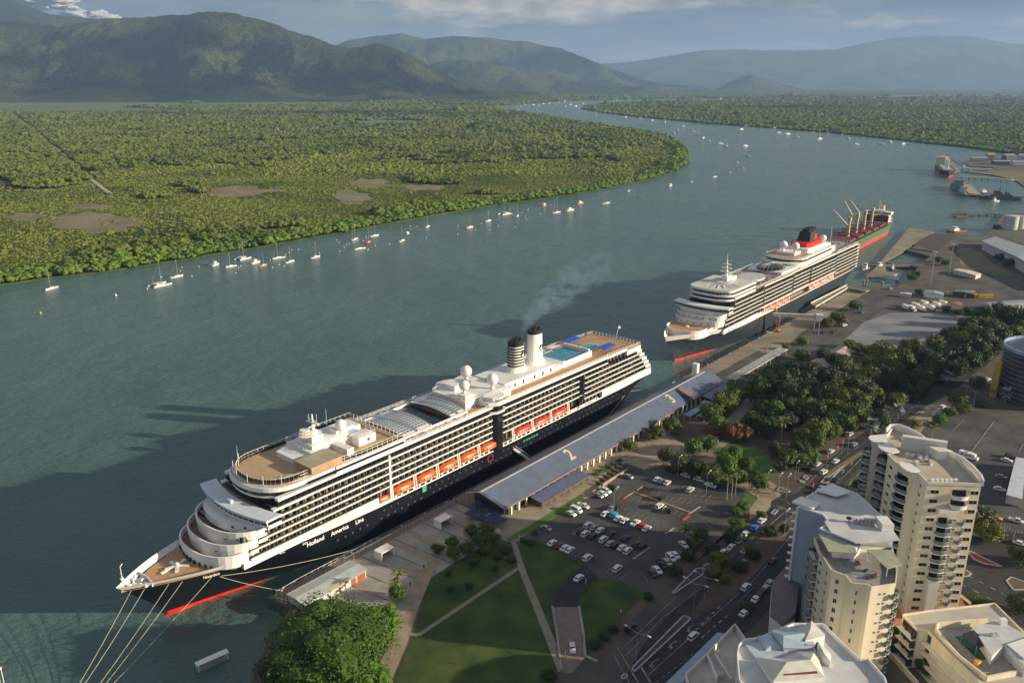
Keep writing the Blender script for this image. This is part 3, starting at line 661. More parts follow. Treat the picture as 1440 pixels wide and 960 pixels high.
    RW = [15.9, 18.55, 21.2, 23.85, 26.5]
    for sg in (-1, 1):
        xs0 = [36.3, 36.3, 39.8, 43.3, 46.3]
        side_rows(t, 0, 0, RW, 16.0, 2.9, sg, ends=[(x, 90 if k < 1 else 96) for k, x in enumerate(xs0)], hgt=2.65)
        side_rows(t, 96.5, 153.5, RW[1:], 16.0, 2.9, sg, hgt=2.65)
        side_rows(t, 160.5, 216, RW[1:], 16.0, 2.9, sg, hgt=2.65)
        MB().box(33.5, min(sg * 14.3, sg * 16.0), 13.4, 90, max(sg * 14.3, sg * 16.0), 15.4).build('white_side_wall', WHITE, t)
        MB().box(95.7, min(sg * 14, sg * 16.05), 12.0, 96.6, max(sg * 14, sg * 16.05), 31).build('side_pilaster', WHITE, t)
        # glass lift shaft
        MB().prism([(153.8, sg * 14), (153.8, sg * 16.0), (155.5, sg * 17.1), (158.6, sg * 17.1), (160.3, sg * 16.0), (160.3, sg * 14)], 12.2, 34.6).build('glass_lift_shaft', DKGLASS, t)
        MB().prism([(152, sg * 14), (152, sg * 16.0), (154.8, sg * 17.8), (159.3, sg * 17.8), (162, sg * 16.0), (162, sg * 14)], 29.4, 30.2).prism([(151, sg * 13), (151, sg * 16.0), (154.8, sg * 18.4), (159.3, sg * 18.4), (163, sg * 16.0), (163, sg * 13)], 33.2, 34.9).build('lift_shaft_collar', WHITE, t)
        # aft cabin rows, cascading at the stern
        MB().prism([(216, sg * 13), (216, sg * 16.0), (219, sg * 14.3), (221, sg * 14.3), (221, sg * 13)], 12.2, 31).build('aft_recess_shaft', DKGLASS, t)
        side_rows(t, 0, 0, RW, 15.6, 2.9, sg, ends=[(221, 281.5), (221, 279.5), (221, 277.3), (221, 274.8), (221, 272)], hgt=2.65)
        MB().box(236, min(sg * 14, sg * 15.7), 12.4, 282, max(sg * 14, sg * 15.7), 15.4).build('aft_side_wall', WHITE, t)
        # lido and observation window bands
        MB().box(48, min(sg * 14.2, sg * 15.6), 29.6, 153, max(sg * 14.2, sg * 15.6), 31.7).box(162.5, min(sg * 14.2, sg * 15.6), 29.6, 240, max(sg * 14.2, sg * 15.6), 31.7).build('lido_windows', WINB, t)
        MB().box(46, min(sg * 14.3, sg * 16.05), 29.1, 240, max(sg * 14.3, sg * 16.05), 29.62).box(48, min(sg * 14, sg * 16.0), 31.72, 240, max(sg * 14, sg * 16.0), 32.7).build('lido_white_trim', WHITE, t)
        # promenade wall behind the boats
        MB().box(90, min(sg * 11.2, sg * 11.4), 11.9, 236, max(sg * 11.2, sg * 11.4), 18.0).build('promenade_wall', WINW, t)
        b = MB().box(90, min(sg * 11, sg * 14.6), 17.55, 221, max(sg * 11, sg * 14.6), 17.8); b.build('boat_deck_roof', WHITE, t)
        b = MB()
        for x in np.arange(92, 232, 3.1): b.box(x, min(sg * 15.3, sg * 15.8), 12.0, x + .8, max(sg * 15.3, sg * 15.8), 13.3)
        b.box(92, min(sg * 15.3, sg * 15.6), 13.2, 232, max(sg * 15.3, sg * 15.6), 13.4); b.build('promenade_bulwark', WHITE, t)
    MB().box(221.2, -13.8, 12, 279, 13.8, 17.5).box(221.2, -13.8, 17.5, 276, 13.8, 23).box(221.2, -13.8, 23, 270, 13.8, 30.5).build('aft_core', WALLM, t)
    st = MB()
    for k, (z, x) in enumerate(zip(RW, (281.5, 279.5, 277.3, 274.8, 272))):
        st.box(x - 4.5, -15.5, z - .35, x + .6, 15.5, z - .05, 1); st.box(x + .3, -15.5, z - .35, x + .62, 15.5, z + .75, 0)
        for y in np.linspace(-15.4, 15.4, 12): st.box(x - 4.3, y - .08, z - .05, x + .3, y + .08, z + 2.2, 0)
    st.build('stern_balconies', [WHITE, WOOD], t)
    MB().box(262, -15.4, 12.0, 283, 15.4, 15.3).build('stern_wall', WINW, t)
    # observation lounge
    for z0, z1, xf, hw, m, nm in ((28.9, 31.3, 45.0, 14.4, WINB, 'lounge_windows'), (31.3, 32.0, 44.4, 14.9, WHITE, 'white_trim_band'), (32.0, 33.7, 44.4, 14.6, WINB, 'lounge_windows'), (33.7, 35.2, 43.8, 15.4, WHITE, 'white_trim_band')):
        MB().prism(front_curve(xf, xf + 13, hw, 26) + [(72 if z0 > 31 else 60, -hw), (72 if z0 > 31 else 60, hw)], z0, z1, 0).build(nm, m, t)
    cu = front_curve(46.2, 58, 13.6, 26)
    MB().prism(cu + [(103.5, -15.2), (103.5, 15.2)], 35.21, 35.5, 0).build('sports_deck', WOOD2, t)
    MB().box(72.1, -15.9, 32.7, 104, 15.9, 35.2).build('deck_side_wall', WHITE, t)
    MB().box(60, -16.02, 33.4, 103.6, -15.93, 34.3).box(60, 15.93, 33.4, 103.6, 16.02, 34.3).build('side_window_strip', DKGLASS, t)
    g = MB().wall(cu, 35.5, 37.0, .1).wall([(58, -13.6), (72, -13.9), (84, -15.2), (103.4, -15.2)], 35.5, 36.6, .1).wall([(58, 13.6), (72, 13.9), (84, 15.2), (103.4, 15.2)], 35.5, 36.6, .1); g.build('wind_screens', DKGLASS, t)
    rl = MB(); P3 = [(x, y, 35.5) for x, y in cu] + [(72, -14, 35.5), (84, -15.3, 35.5), (103.4, -15.3, 35.5), (103.4, 15.3, 35.5), (84, 15.3, 35.5), (72, 14, 35.5)]
    rl.rail(P3, 2.0, 2.2, .09, closed=True, bars=2)
    for x, y in cu[3::4]: rl.tube((x - 1.2, y, 34), (x - 1.2, y, 39), .12)
    rl.build('deck_railings', WHITE, t)
    rr = MB(); rr.rail([(x - 1.6, y * 1.08, 35.2) for x, y in cu], 1.0, 2, .06); rr.build('red_rail', mat('rust_red', (.5, .12, .06), .6), t)
    # open area round the radar mast
    b = MB(); b.box(62.5, -15, 35.6, 75.5, -6.2, 38, 1); b.box(62.1, -15.3, 38, 75.9, -5.8, 38.25, 0)
    b.build('awning_roof', [stripes('awning_slats', (.44, .38, .28), (.30, .25, .18), 3.2, 0, duty=.92), WOOD], t)
    b = MB(); b.box(69.5, -5, 35.5, 93.5, 9.5, 38.2); b.box(79, -13.5, 35.5, 82, -5, 38.6); b.box(87.5, -9.5, 35.5, 95.5, -4, 38.8); b.box(76.5, 3, 35.5, 98.5, 11, 37.6)
    b.prism([(63.5, -3), (69.5, -5), (69.5, 9), (63.5, 7)], 35.5, 37.4); b.box(71.5, -3.5, 38.2, 87.5, 7, 39.6); b.box(83.5, -2, 39.6, 91.5, 4, 41); b.build('mast_house', WHITE, t)
    MB().box(91.5, -9.53, 36.6, 92.7, -9.51, 37.8).build('red_door', RED, t)
    rl = MB(); rl.rail([(69.5, -5, 38.2), (69.5, 9.5, 38.2), (78.5, 9.5, 38.2)], 1.2, 2, .08); rl.rail([(87.5, -9.4, 38.8), (95.5, -9.4, 38.8), (95.5, -4, 38.8)], 1.2, 2, .07); rl.rail([(71.5, -3.5, 39.6), (87.5, -3.5, 39.6)], 1.2, 2, .07); rl.build('house_railings', WHITE, t)
    b = MB(); b.prism([(73, -1.5), (77.5, -2), (79.5, 2), (76.5, 4.5), (72.5, 4)], 39.6, 42.0); b.tube((75.5, 1, 42), (75.5, 1, 43.4), 1.9, 1.5, 10)
    for z, r in ((42.4, 2.6), (43.4, 2.3), (44.3, 1.8)): b.tube((72, 1, z), (72, 1, z + .25), r, r, 12)
    b.tube((75.5, 1, 43), (75.5, 1, 49.5), .7, .25, 8); b.tube((75.5, -2.6, 46), (75.5, 4.6, 46), .16); b.tube((75.5, -1.8, 47.4), (75.5, 3.8, 47.4), .14); b.box(75.1, -2.4, 46.3, 75.9, 1.2, 46.7); b.tube((75.5, 3, 46), (75.5, 3, 49), .1); b.tube((75.5, -1.6, 47.4), (75.5, -1.6, 50.2), .08); b.tube((73.5, 1, 44.8), (78, 1, 44.8), .2)
    b.build('radar_mast', WHITE, t)
    sat_dome(t, 85.5, -2, 39.6, 2.1, 1.5)
    parts(MB().tube((50.5, 10.5, 34), (50.5, 10.5, 43), .12, .05).tube((91.5, 14.6, 35.5), (91.5, 14.6, 43), .1, .05), 'whip_aerial', WHITE, t)
    # lido deck with sliding roofs over the pool
    MB().box(104.1, -15.9, 32.2, 129, 15.9, 32.5, 0).box(240, -15.5, 31.0, 262, 15.5, 31.3, 0).box(129.1, -15.9, 32.2, 240, 15.9, 32.45, 0).build('lido_deck', WOOD, t)
    rl = MB()
    for y in (-15.7, 15.7): rl.rail([(104.2, y, 32.5), (240, y, 32.5)], 1.3, 2.4, .08)
    rl.build('lido_railings', WHITE, t)
    MB().box(106.5, -12.6, 32.5, 142, -12.2, 33.6, 0).box(106.5, 12.2, 32.5, 142, 12.6, 33.6, 0).box(106.2, -12.6, 32.5, 106.6, 12.6, 33.6, 0).build('roof_side_rails', WHITE, t)
    sloped_roof(t, 107, 121.8, -12.2, 12.2, 33.3, 1.3)
    MB().box(121.9, -12.1, 32.51, 133, 12.1, 32.6).build('pool_hall_floor', mat('dark_pool_floor', (.02, .024, .03), .3), t)
    MB().box(124, -3.2, 32.6, 130, 3.2, 32.75).build('indoor_pool', mat('dark_pool_water', (.01, .04, .06), .05), t)
    sloped_roof(t, 132.8, 141.5, -12.2, 12.2, 33.4, 1.4)
    sn = MB(); r = random.Random(4)
    for i in range(44):
        x = r.uniform(105, 141); y = r.choice((-1, 1)) * r.uniform(13.4, 14.9); sn.obox(x, y, 32.5, 1.7, .6, .4, r.choice((0, PI / 2)))
    for i in range(26): sn.obox(101.6, -12.5 + i, 35.5, 1.5, .5, .35, 0); 
    for i in range(60): x = r.uniform(244, 260); y = -14 + r.randrange(0, 28) * 1.0; sn.obox(x, y, 31.3, 1.7, .55, .4, 0)
    sn.build('deck_chairs', mat('lounger_canvas', (.33, .25, .18), .7, .3, 3), t)
    # white houses, domes, funnels
    b = MB(); b.box(144, -9.5, 32.4, 151.5, 10, 36.2); b.box(151.5, -12.5, 32.4, 169.5, 12, 36); b.box(149.5, 2, 36.2, 159.5, 9, 38.4); b.box(145, -8.5, 36.2, 149.7, -4, 38); b.box(169.6, -9, 32.4, 205.5, 9, 36.4)
    b.box(205.6, -8.5, 32.4, 225.5, 9, 34.6); b.box(155.5, -14.5, 32.4, 161.5, -12.5, 35.6); b.build('white_deckhouse', WHITE, t)
    b = MB(); b.prism([(152, -12), (153.2, -16.4), (155.6, -17.9), (158.6, -17.9), (161, -16.4), (162, -12)], 34.9, 36.6); b.build('name_panel', WHITE, t)
    rl = MB(); rl.rail([(144.1, 10, 36.2), (144.1, -9.4, 36.2), (151.5, -9.4, 36.2), (151.7, -12.4, 36.0), (169.5, -12.4, 36.0)], 1.2, 2, .08); rl.rail([(144.1, 10, 36.2), (169.5, 11.8, 36.2)], 1.2, 2, .08); rl.rail([(206, -8.4, 34.6), (214, -8.4, 34.6)], 1.2, 2, .08); rl.build('deckhouse_railings', WHITE, t)
    b = MB()
    for x in (156.5, 158.5, 160.3): b.box(x, -14.56, 33, x + 1.4, -14.51, 35)
    for x in (172, 176, 182, 190, 196, 202): b.box(x, -9.06, 33.2, x + 1, -9.01, 35.2)
    b.build('deckhouse_doors', DKGLASS, t)
    sat_dome(t, 147.6, -5.5, 38.0, 2.3, 1.4); sat_dome(t, 159, 4.2, 38.4, 2.6, 1.8); sat_dome(t, 163, -7.5, 36.0, 2.6, 2.0)
    MB().box(168, -3, 36, 171.5, 1, 37.3).build('blue_cover', mat('blue_tarp', (.02, .1, .6), .5), t)
    BLKW = stripes('funnel_louvres', (.02, .02, .022), (.8, .78, .74), 1.15, 2, duty=.5)
    def funnel(x, louv, top):
        f = thing_child = MB(); rings = []
        for z, k in ((36.4, 1.12), (39, 1.02), (44, .97), (top - 1.5, .92)):
            rings.append([(x + 4.3 * k * math.cos(2 * PI * i / 20), 3.3 * k * math.sin(2 * PI * i / 20), z) for i in range(20)])
        f.loft(rings); fo = f.build('funnel', WHITE, t, smooth=False)
        MB().loft([[(x + r_ * 4.3 * math.cos(2 * PI * i / 20), r_ * 3.3 * math.sin(2 * PI * i / 20), z) for i in range(20)] for z, r_ in ((36.3, 1.4), (36.9, 1.38), (37.8, 1.2), (38, 1.1))]).build('funnel_base', WHITE, fo)
        b = MB()
        if louv:      # open louvres round the forward half
            for k in range(9):
                z = 38.8 + k * 1.35; kk = lerp(1.03, .94, k / 9) * 1.03
                arc = [(x + 4.3 * kk * math.cos(a_), 3.3 * kk * math.sin(a_)) for a_ in np.linspace(PI * .55, PI * 1.62, 14)]; b.wall(arc, z, z + .62, .3)
            b.build('louvres', BLACK, fo)
        b = MB().loft([[(x + r_ * 4.3 * math.cos(2 * PI * i / 20), r_ * 3.3 * math.sin(2 * PI * i / 20), z) for i in range(20)] for z, r_ in ((top - 1.6, .95), (top - .3, .96), (top, .88))])
        for dx, dy in ((-1.8, -1), (0, 1), (1.6, -1), (1.7, 1.2)): b.tube((x + dx, dy, top - .2), (x + dx, dy, top + 1.2), .7, .65, 10)
        b.build('black_funnel_top', BLACK, fo)
        # round emblem with a ship's prow, on the quay side
        e = MB(); yy = -3.3 * .98
        cx, cz = x + 1.0, 44.2
        e.add([(cx + 1.5 * math.cos(a_), yy - .16 + .10 * 0, cz + 1.5 * math.sin(a_)) for a_ in np.linspace(0, 2 * PI, 20, endpoint=False)] , [tuple(range(20))]); eo = e.build('funnel_emblem', BLACK, fo)
        MB().add([(cx - 1.2, yy - .2, cz - .5), (cx + .2, yy - .2, cz + 1.1), (cx + .1, yy - .2, cz - .4), (cx + .9, yy - .2, cz - .9), (cx - .9, yy - .2, cz - .9)], [(0, 1, 2, 3, 4)]).build('prow_mark', WHITE, eo)
    funnel(188, True, 50.5); funnel(201.5, False, 52.5)
    # sports court with glass fence, aft pool, canopies
    MB().box(215.5, -7, 34.61, 233, 7, 34.68).build('sports_court', mat('court_blue', (.06, .28, .42), .6), t)
    g = MB().rail([(215.5, -7, 34.6), (233, -7, 34.6), (233, 7, 34.6), (215.5, 7, 34.6)], 3.4, 2.2, .06, closed=True); g.build('court_fence', GRAILG, t)
    MB().box(212, -8.8, 32.5, 236, -8.3, 35.4).box(234.2, -8, 32.5, 235.4, 8, 36.2).build('stair_wall', WHITE, t)
    MB().prism([(246 + 7.0 * math.cos(a_), 0 + 4.6 * math.sin(a_)) for a_ in np.linspace(0, 2 * PI, 20, endpoint=False)], 32.5, 33.1).build('pool_surround', LGREY, t)
    MB().prism([(246 + 5.4 * math.cos(a_), 0 + 3.5 * math.sin(a_)) for a_ in np.linspace(0, 2 * PI, 20, endpoint=False)], 33.1, 33.16).build('aft_pool', POOLB, t)
    for x, y in ((248, -9.5), (246, 11)):
        MB().prism([(x - 5, y - 2.6), (x + 5, y - 2.6), (x + 6, y + 2.6), (x - 4, y + 2.6)], 34.6, 34.9, bottom=True).tube((x - 4, y, 32.5), (x - 4, y, 34.7), .15).tube((x + 4, y, 32.5), (x + 4, y, 34.7), .15).build('canopy_sail', CANOPY, t)
    MB().prism([(258, -15.5), (271, -15.5), (272, 0), (271, 15.5), (258, 15.5)], 28.6, 31.2, 0, 1).prism([(228, -15.4), (258, -15.4), (258, 15.4), (228, 15.4)], 31.0, 32.4, 0, 1).build('aft_terrace', [WHITE, WOOD], t)
    rl = MB(); rl.rail([(240, -15.4, 32.4), (271, -15.2, 31.2), (272, 0, 31.2), (271, 15.2, 31.2), (240, 15.4, 32.4)], 1.6, 2, .09); rl.build('stern_railings', WHITE, t)
    MB().tube((270.5, 0, 31), (273.5, 0, 38.5), .14, .08).build('flag_staff', WHITE, t)
    fl = MB(); P = [(272.9 + i * .5, .25 * math.sin(i), 38 - .1 * i) for i in range(5)]
    fl.add([(x, y, z) for x, y, z in P] + [(x, y, z - 1.4) for x, y, z in P], [(i, i + 1, i + 6, i + 5) for i in range(4)]); fl.build('ensign', mat('flag_red', (.5, .08, .1), .7, col2=(.7, .7, .75), scale=2), t)
    # portholes and side doors along the navy side
    pw = MB(); r = random.Random(9)
    for z, s0 in ((9.6, 92), (6.9, 70)):
        for x in np.arange(s0, 262, 3.4):
            if r.random() < .8: pw.box(x, -16.03, z, x + .8, -15.97, z + .75)
    parts(pw, 'porthole', mat('porthole_glass', (.06, .075, .085), .1), t)
    pw = MB()
    for x, z in ((24, 11.7), (31.5, 11.9), (39.5, 12.0), (47.5, 11.9), (56, 11.8)):
        y = -hull_half(x, z, c); y2 = -hull_half(x + 2, z, c); pw.add([(x, y - .12, z), (x + 2, y2 - .12, z), (x + 2, y2 - .12, z + .7), (x, y - .12, z + .7)], [(0, 1, 2, 3)])
    parts(pw, 'mooring_port', mat('fairlead_tan', (.5, .42, .3), .6), t)
    MB().box(112, -16.06, 9.3, 114.2, -15.98, 12.0).build('green_square_mark', mat('green_mark', (.05, .35, .2), .6), t)
    b = MB()
    for i in range(6): b.box(174 + i * 1.8, -16.06, 9.4, 175.2 + i * 1.8, -15.98, 10.2)
    b.build('green_ports', mat('green_ports', (.05, .25, .18), .5), t)
    MB().box(150.5, -16.06, 8.2, 150.7, -15.98, 11).box(153.3, -16.06, 8.2, 153.5, -15.98, 11).box(150.5, -16.06, 8.2, 153.5, -15.98, 8.4).box(150.5, -16.06, 10.8, 153.5, -15.98, 11).build('red_square_mark', mat('mark_red', (.45, .03, .08), .6), t)
    # lettering
    hy = lambda x, z: -hull_half(x, z, c)
    LT = mat('hull_lettering', (.85, .83, .78), .5)
    x0 = 48.2
    for word, xw, z, s in (('Holland', 57.3, 10.6, 2.3), ('America', 67.4, 10.4, 2.3), ('Line', 78.3, 10.2, 2.3)):
        ang = math.atan2(hy(xw + 10, 12) - hy(xw, 12), 10)
        lettering('hull_name', word, s, LT, t, (xw, min(hy(xw, 12), -15.2 if xw > 55 else hy(xw, 12)) - .35, z), (PI / 2, 0, ang), .06, .03)
    lettering('bow_name', 'Noordam', 1.3, LT, t, (23.0, hy(23, 13.2) - .15, 12.3), (PI / 2 - .25, 0, math.atan2(hy(31, 13) - hy(22, 13), 9)), .05, .01)
    lettering('deckhouse_name', 'Noordam', 1.9, mat('name_grey', (.12, .12, .13), .5), t, (153.6, -18.05, 34.95), (PI / 2, 0, 0), .04, .02)
    # lifeboats are things of their own, hanging in the davits
    for x in (96.9, 108.9, 121.1, 133.3, 145.5): davit(t, x, -15.9, -15.2, 12.2, 18.3)
    for x in (167.6, 181.1, 194.6, 208.2): davit(t, x, -15.9, -15.2, 12.2, 18.3)
    for i, x in enumerate((104.7, 116.9, 128.9, 140.9, 152.3)):
        x = 102.8 + i * 12.2; lifeboat('large orange lifeboat on the near cruise ship, %s of five from the bow' % ordn(i), (x, -15.3, 14.0), 0, 'orange lifeboats of the near cruise ship', (WHITE if i > 5 else mat('orange_low', (.72, .16, .05), .4), ORANGE), O, RZ, i)
    for i, x in enumerate((174.4, 187.8, 201.4)):
        lifeboat('red-roofed white tender on the near cruise ship, %s aft of the black shaft' % ordn(i), (x, -15.3, 13.9), 1, 'red roofed tenders of the near cruise ship', (WHITE, mat('tender_red', (.72, .05, .02), .4)), O, RZ, i)
    lifeboat('small orange rescue boat hanging ahead of the big lifeboats on the near cruise ship', (93.0, -15.0, 13.4), 2, None, (ORANGE, ORANGE), O, RZ, 0)
    ra = MB()
    for x in np.arange(211, 232, 2.3): ra.tube((x, -15.2, 12.6), (x + 1.4, -15.2, 12.6), .5, n=8)
    for x in (88.5, 90.3, 92): ra.tube((x, -14.8, 12.6), (x + 1.2, -14.8, 12.6), .5, n=8)
    ra.build('life_raft_canisters', WHITE, t)
    return t
NL = near_liner()

# ----------------------------------------------------------------- the far liner
def far_liner():
    O = W(338.5, -2.2, 0); rz = RZ + math.radians(.95)
    t = thing('cruise_ship', 'farther charcoal cruise ship with a black and red funnel at the open wharf', 'cruise ship', O, rz)
    c = dict(L=306., B=32.2, zt=19.0, stem0=15., ent0=108., ent1=50., tail0=12., run=34., stern=.16)
    zn = lambda x: 15.6 - 3.6 * ss(x / 80)
    zb = lambda x: 19.0 - 4.0 * ss(x / 70) if x < 102 else 15.0 - 2.4 * ss((x - 102) / 6)
    hull_strips(c, [('boot_topping', RED, lambda x: -3, lambda x: 1.1 - 1.6 * ss((x - 35) / 30), 2), ('hull', CHAR, lambda x: 1.1 - 1.6 * ss((x - 35) / 30), zn, 6), ('white_sheer_band', WHITE, zn, zb, 1)], t)
    b = MB(); rings = []
    for i in range(13):
        x = 12.5 + i * 2.8; k = min(1, math.sqrt(max(0, i / 3))); r = 2.3 * max(.06, k)
        rings.append([(x, r * math.cos(2 * PI * j / 12), -1.1 + r * .95 * math.sin(2 * PI * j / 12)) for j in range(12)])
    b.loft(rings); b.build('bulbous_bow', RED, t, smooth=True)
    MB().prism(deck_outline(c, 17, 1.2, 42, .4), 15.6, 15.8, 0).build('mooring_deck', WOOD, t)
    MB().prism(deck_outline(c, 12, 102, 304.6, .3), 11.8, 12.0, 0).build('promenade_deck', WOOD, t)
    MB().tube((3, 0, 15.8), (3, 0, 25), .2, .1).tube((3, -1.2, 22), (3, 1.2, 22), .1).build('bow_mast', WHITE, t)
    for o in [q for q in COL.objects if q.parent == t]: o.location.x = -12
    tier(t, 'bow_terrace', 4, 18, 12.2, 40, 14.2, 19.6, par=1.3, th=.5, pw=2.4)
    MB().tube((18, 1, 17.7), (18, 1, 19), 1.1, n=10).build('terrace_fitting', WHITE, t)
    zs = [(24.0, 17.7, 21.9), (26.2, 21.3, 24.5), (28.4, 24.0, 27.0)]
    for xf, z0, z1 in zs: tier(t, 'front_tier', xf, xf + 9, 15.4, xf + 12, z0, z1, par=1.0, th=.5, pw=2.8)
    for zf, xf_ in ((19.6, 23.95), (22.9, 26.15)):
        wn = MB(); cu = front_curve(xf_ - .03, xf_ + 9, 15.45, 40, pw=2.8)
        for i in range(8, 34, 4):
            (ax, ay), (bx, by) = cu[i], cu[i + 1]; wn.obox((ax + bx) / 2, (ay + by) / 2, zf - .4, math.dist(cu[i], cu[i + 1]) * .7, .12, .7, math.atan2(by - ay, bx - ax))
        parts(wn, 'window', DKGLASS, t)
    fr = [(30.0 + 3.6 * abs(y / 18.6) ** 2.4, y) for y in np.linspace(18.6, -18.6, 17)]; bk = [(x + 6, y) for x, y in fr[::-1]]
    MB().prism(fr + bk, 26.2, 27.2, 0, bottom=True).build('bridge_wings', WHITE, t); MB().prism([(x - .3, y) for x, y in fr] + bk, 27.2, 28.6).build('bridge_windows', stripes('bridge_glass', (.015, .03, .035), (.5, .5, .48), 1.6, 1, .2, duty=.86), t)
    MB().prism([(x - .9, y * 1.01) for x, y in fr] + bk, 28.6, 29.5, 0, bottom=True).build('bridge_roof', WHITE, t)
    for z0, z1, xf, hw, m, nm in ((29.4, 31.4, 40, 14.6, WINB, 'lounge_windows'), (31.4, 32.4, 39.0, 15.2, WHITE, 'white_trim_band'), (32.4, 34.0, 40.5, 14.5, WINB, 'lounge_windows'), (34.0, 35.0, 39.6, 15.2, WHITE, 'white_trim_band'), (35.0, 36.6, 42, 14.2, stripes('top_lounge_glass', (.02, .025, .03), (.6, .58, .52), 1.8, 1, .2, duty=.85), 'lounge_windows')):
        MB().prism(front_curve(xf, xf + 12, hw, 22, pw=3) + [(80, -hw), (80, hw)], z0, z1).build(nm, m, t)
    MB().prism(front_curve(41, 50, 15, 22, pw=3.2) + [(80, -15), (80, 15)], 36.6, 38.0, 0, 1).build('lounge_roof', [WHITE, mat('roof_grey_white', (.60, .58, .52), .6)], t)
    b = MB()
    for i in range(9): a_ = PI * (.6 + .8 * i / 8); b.tube((64, 0, 38.9), (64 + 20 * math.cos(a_) * .95, 13 * math.sin(a_), 38.2), .22, n=3)
    b.prism([(64 + 7 * math.cos(a_), 5 * math.sin(a_)) for a_ in np.linspace(0, 2 * PI, 16, endpoint=False)], 38, 38.9); b.build('roof_ribs', LGREY, t)
    b = MB(); b.tube((66, 0, 38), (66, 0, 52), 1.5, .5, 8).tube((66, 0, 52), (66, 0, 56.5), .3, .1); b.prism([(64, -2), (69, -2), (69, 2), (64, 2)], 38, 42)
    for z, wd in ((44.5, 4), (47, 3.2), (49.5, 2.4)): b.box(65.2, -wd, z, 66.8, wd, z + .35)
    b.box(68, -2, 38, 78, 2, 40.5); b.tube((78, 0, 38), (68, 0, 45), .25); b.build('radar_mast', WHITE, t)
    # cabin rows
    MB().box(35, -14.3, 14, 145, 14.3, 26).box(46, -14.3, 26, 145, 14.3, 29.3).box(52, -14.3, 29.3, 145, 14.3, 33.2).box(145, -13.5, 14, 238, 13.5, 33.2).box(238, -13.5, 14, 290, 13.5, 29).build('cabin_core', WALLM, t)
    RW = [15.6, 18.3, 21.0, 23.7, 26.4, 29.1]
    for sg in (-1, 1):
        side_rows(t, 0, 0, RW, 16.0, 3.2, sg, ends=[(34, 88), (35, 92), (36.5, 92), (38.5, 92), (44, 92), (48, 92)], hgt=2.7)
        side_rows(t, 93.5, 143, RW[1:], 16.0, 3.2, sg, hgt=2.7); side_rows(t, 146.5, 178, RW[1:], 15.4, 3.2, sg, hgt=2.7)
        side_rows(t, 179.5, 233, RW[1:], 16.0, 3.2, sg, hgt=2.7)
        side_rows(t, 0, 0, RW, 15.4, 3.2, sg, ends=[(236, 291), (236, 290), (236, 289), (236, 288), (236, 287), (236, 286)], hgt=2.7)
        MB().box(48, min(sg * 14, sg * 15.8), 31.9, 78, max(sg * 14, sg * 15.8), 33.2).box(93, min(sg * 13, sg * 15.9), 31.9, 144, max(sg * 13, sg * 15.9), 32.6).box(144, min(sg * 13, sg * 15.3), 31.9, 286, max(sg * 13, sg * 15.3), 32.6).build('upper_deck_edge', WHITE, t)
        MB().box(34, min(sg * 14.3, sg * 16.0), 12.6, 90, max(sg * 14.3, sg * 16.0), 15.2).build('white_side_wall', WHITE, t)
        MB().box(92, min(sg * 11.4, sg * 11.6), 12, 236, max(sg * 11.4, sg * 11.6), 17.6).build('promenade_wall', WINW, t)
        MB().box(92, min(sg * 11, sg * 15.9), 17.2, 236, max(sg * 11, sg * 15.9), 17.6).build('boat_deck_roof', WHITE, t)
    MB().box(286, -15.2, 12.4, 291, 15.2, 31.8).build('stern_cabins', stripes('stern_bands', (.03, .03, .03), (.74, .72, .68), 2.7, 2, duty=.5), t)
    bl = MB()
    for x in (40, 46, 52, 58, 64): bl.box(x, -16.05, 13.2, x + (4 if x == 58 else 1.2), -15.98, 14.2)
    parts(bl, 'mooring_port', DKGLASS, t)
    pw = MB()
    for z in (9.8, 7.2):
        for x in np.arange(84, 275, 4.2): pw.box(x, -16.12, z, x + .8, -16.02, z + .8)
    parts(pw, 'porthole', DKGLASS, t)
    # upper works
    MB().box(78, -15.8, 33.0, 170, 15.8, 33.3).box(236, -15.2, 32.6, 286, 15.2, 32.9).build('open_deck', mat('weathered_deck', (.34, .27, .22), .7, .25, .5), t)
    r = random.Random(12); ch = MB()
    for i in range(260): ch.obox(r.uniform(80, 168) if i < 190 else r.uniform(238, 284), r.uniform(-14.5, 14.5), 33.3 if i < 190 else 32.9, 1.6, .6, .5, r.choice((0, PI / 2)), 0 if r.random() < .7 else 1)
    ch.build('deck_chairs', [mat('chair_dark', (.09, .10, .14), .7), mat('chair_tan', (.4, .28, .2), .7)], t)
    rl = MB()
    for y in (-15.7, 15.7): rl.rail([(80, y, 33.2), (170, y, 33.2)], 1.6, 3, .1)
    rl.rail([(236, -15.2, 32.8), (286, -15.2, 32.8), (286, 15.2, 32.8), (236, 15.2, 32.8)], 1.6, 3, .1); rl.build('deck_railings', WHITE, t)
    MB().prism([(106 + 13 * math.cos(a_), 9 * math.sin(a_)) for a_ in np.linspace(0, 2 * PI, 20, endpoint=False)], 33.3, 34.6).build('pool_surround', LGREY, t)
    d = MB(); rings = []
    for z, k in ((35.0, 1), (36.6, .86), (37.8, .5), (38.2, .05)): rings.append([(140 + 14 * k * math.cos(2 * PI * i / 20), 9.5 * k * math.sin(2 * PI * i / 20), z) for i in range(20)])
    d.loft(rings); d.build('dark_glass_dome', DKGLASS, t)
    d = MB()
    for i in range(20):
        p = [rg[i] for rg in rings]; d.path([(x, y, z + .08) for x, y, z in p], .16, 3)
    d.build('dome_ribs', LGREY, t)
    MB().prism([(128, -13), (156, -14), (158, 14), (128, 12)], 33.3, 35.0).build('dome_base', WHITE, t)
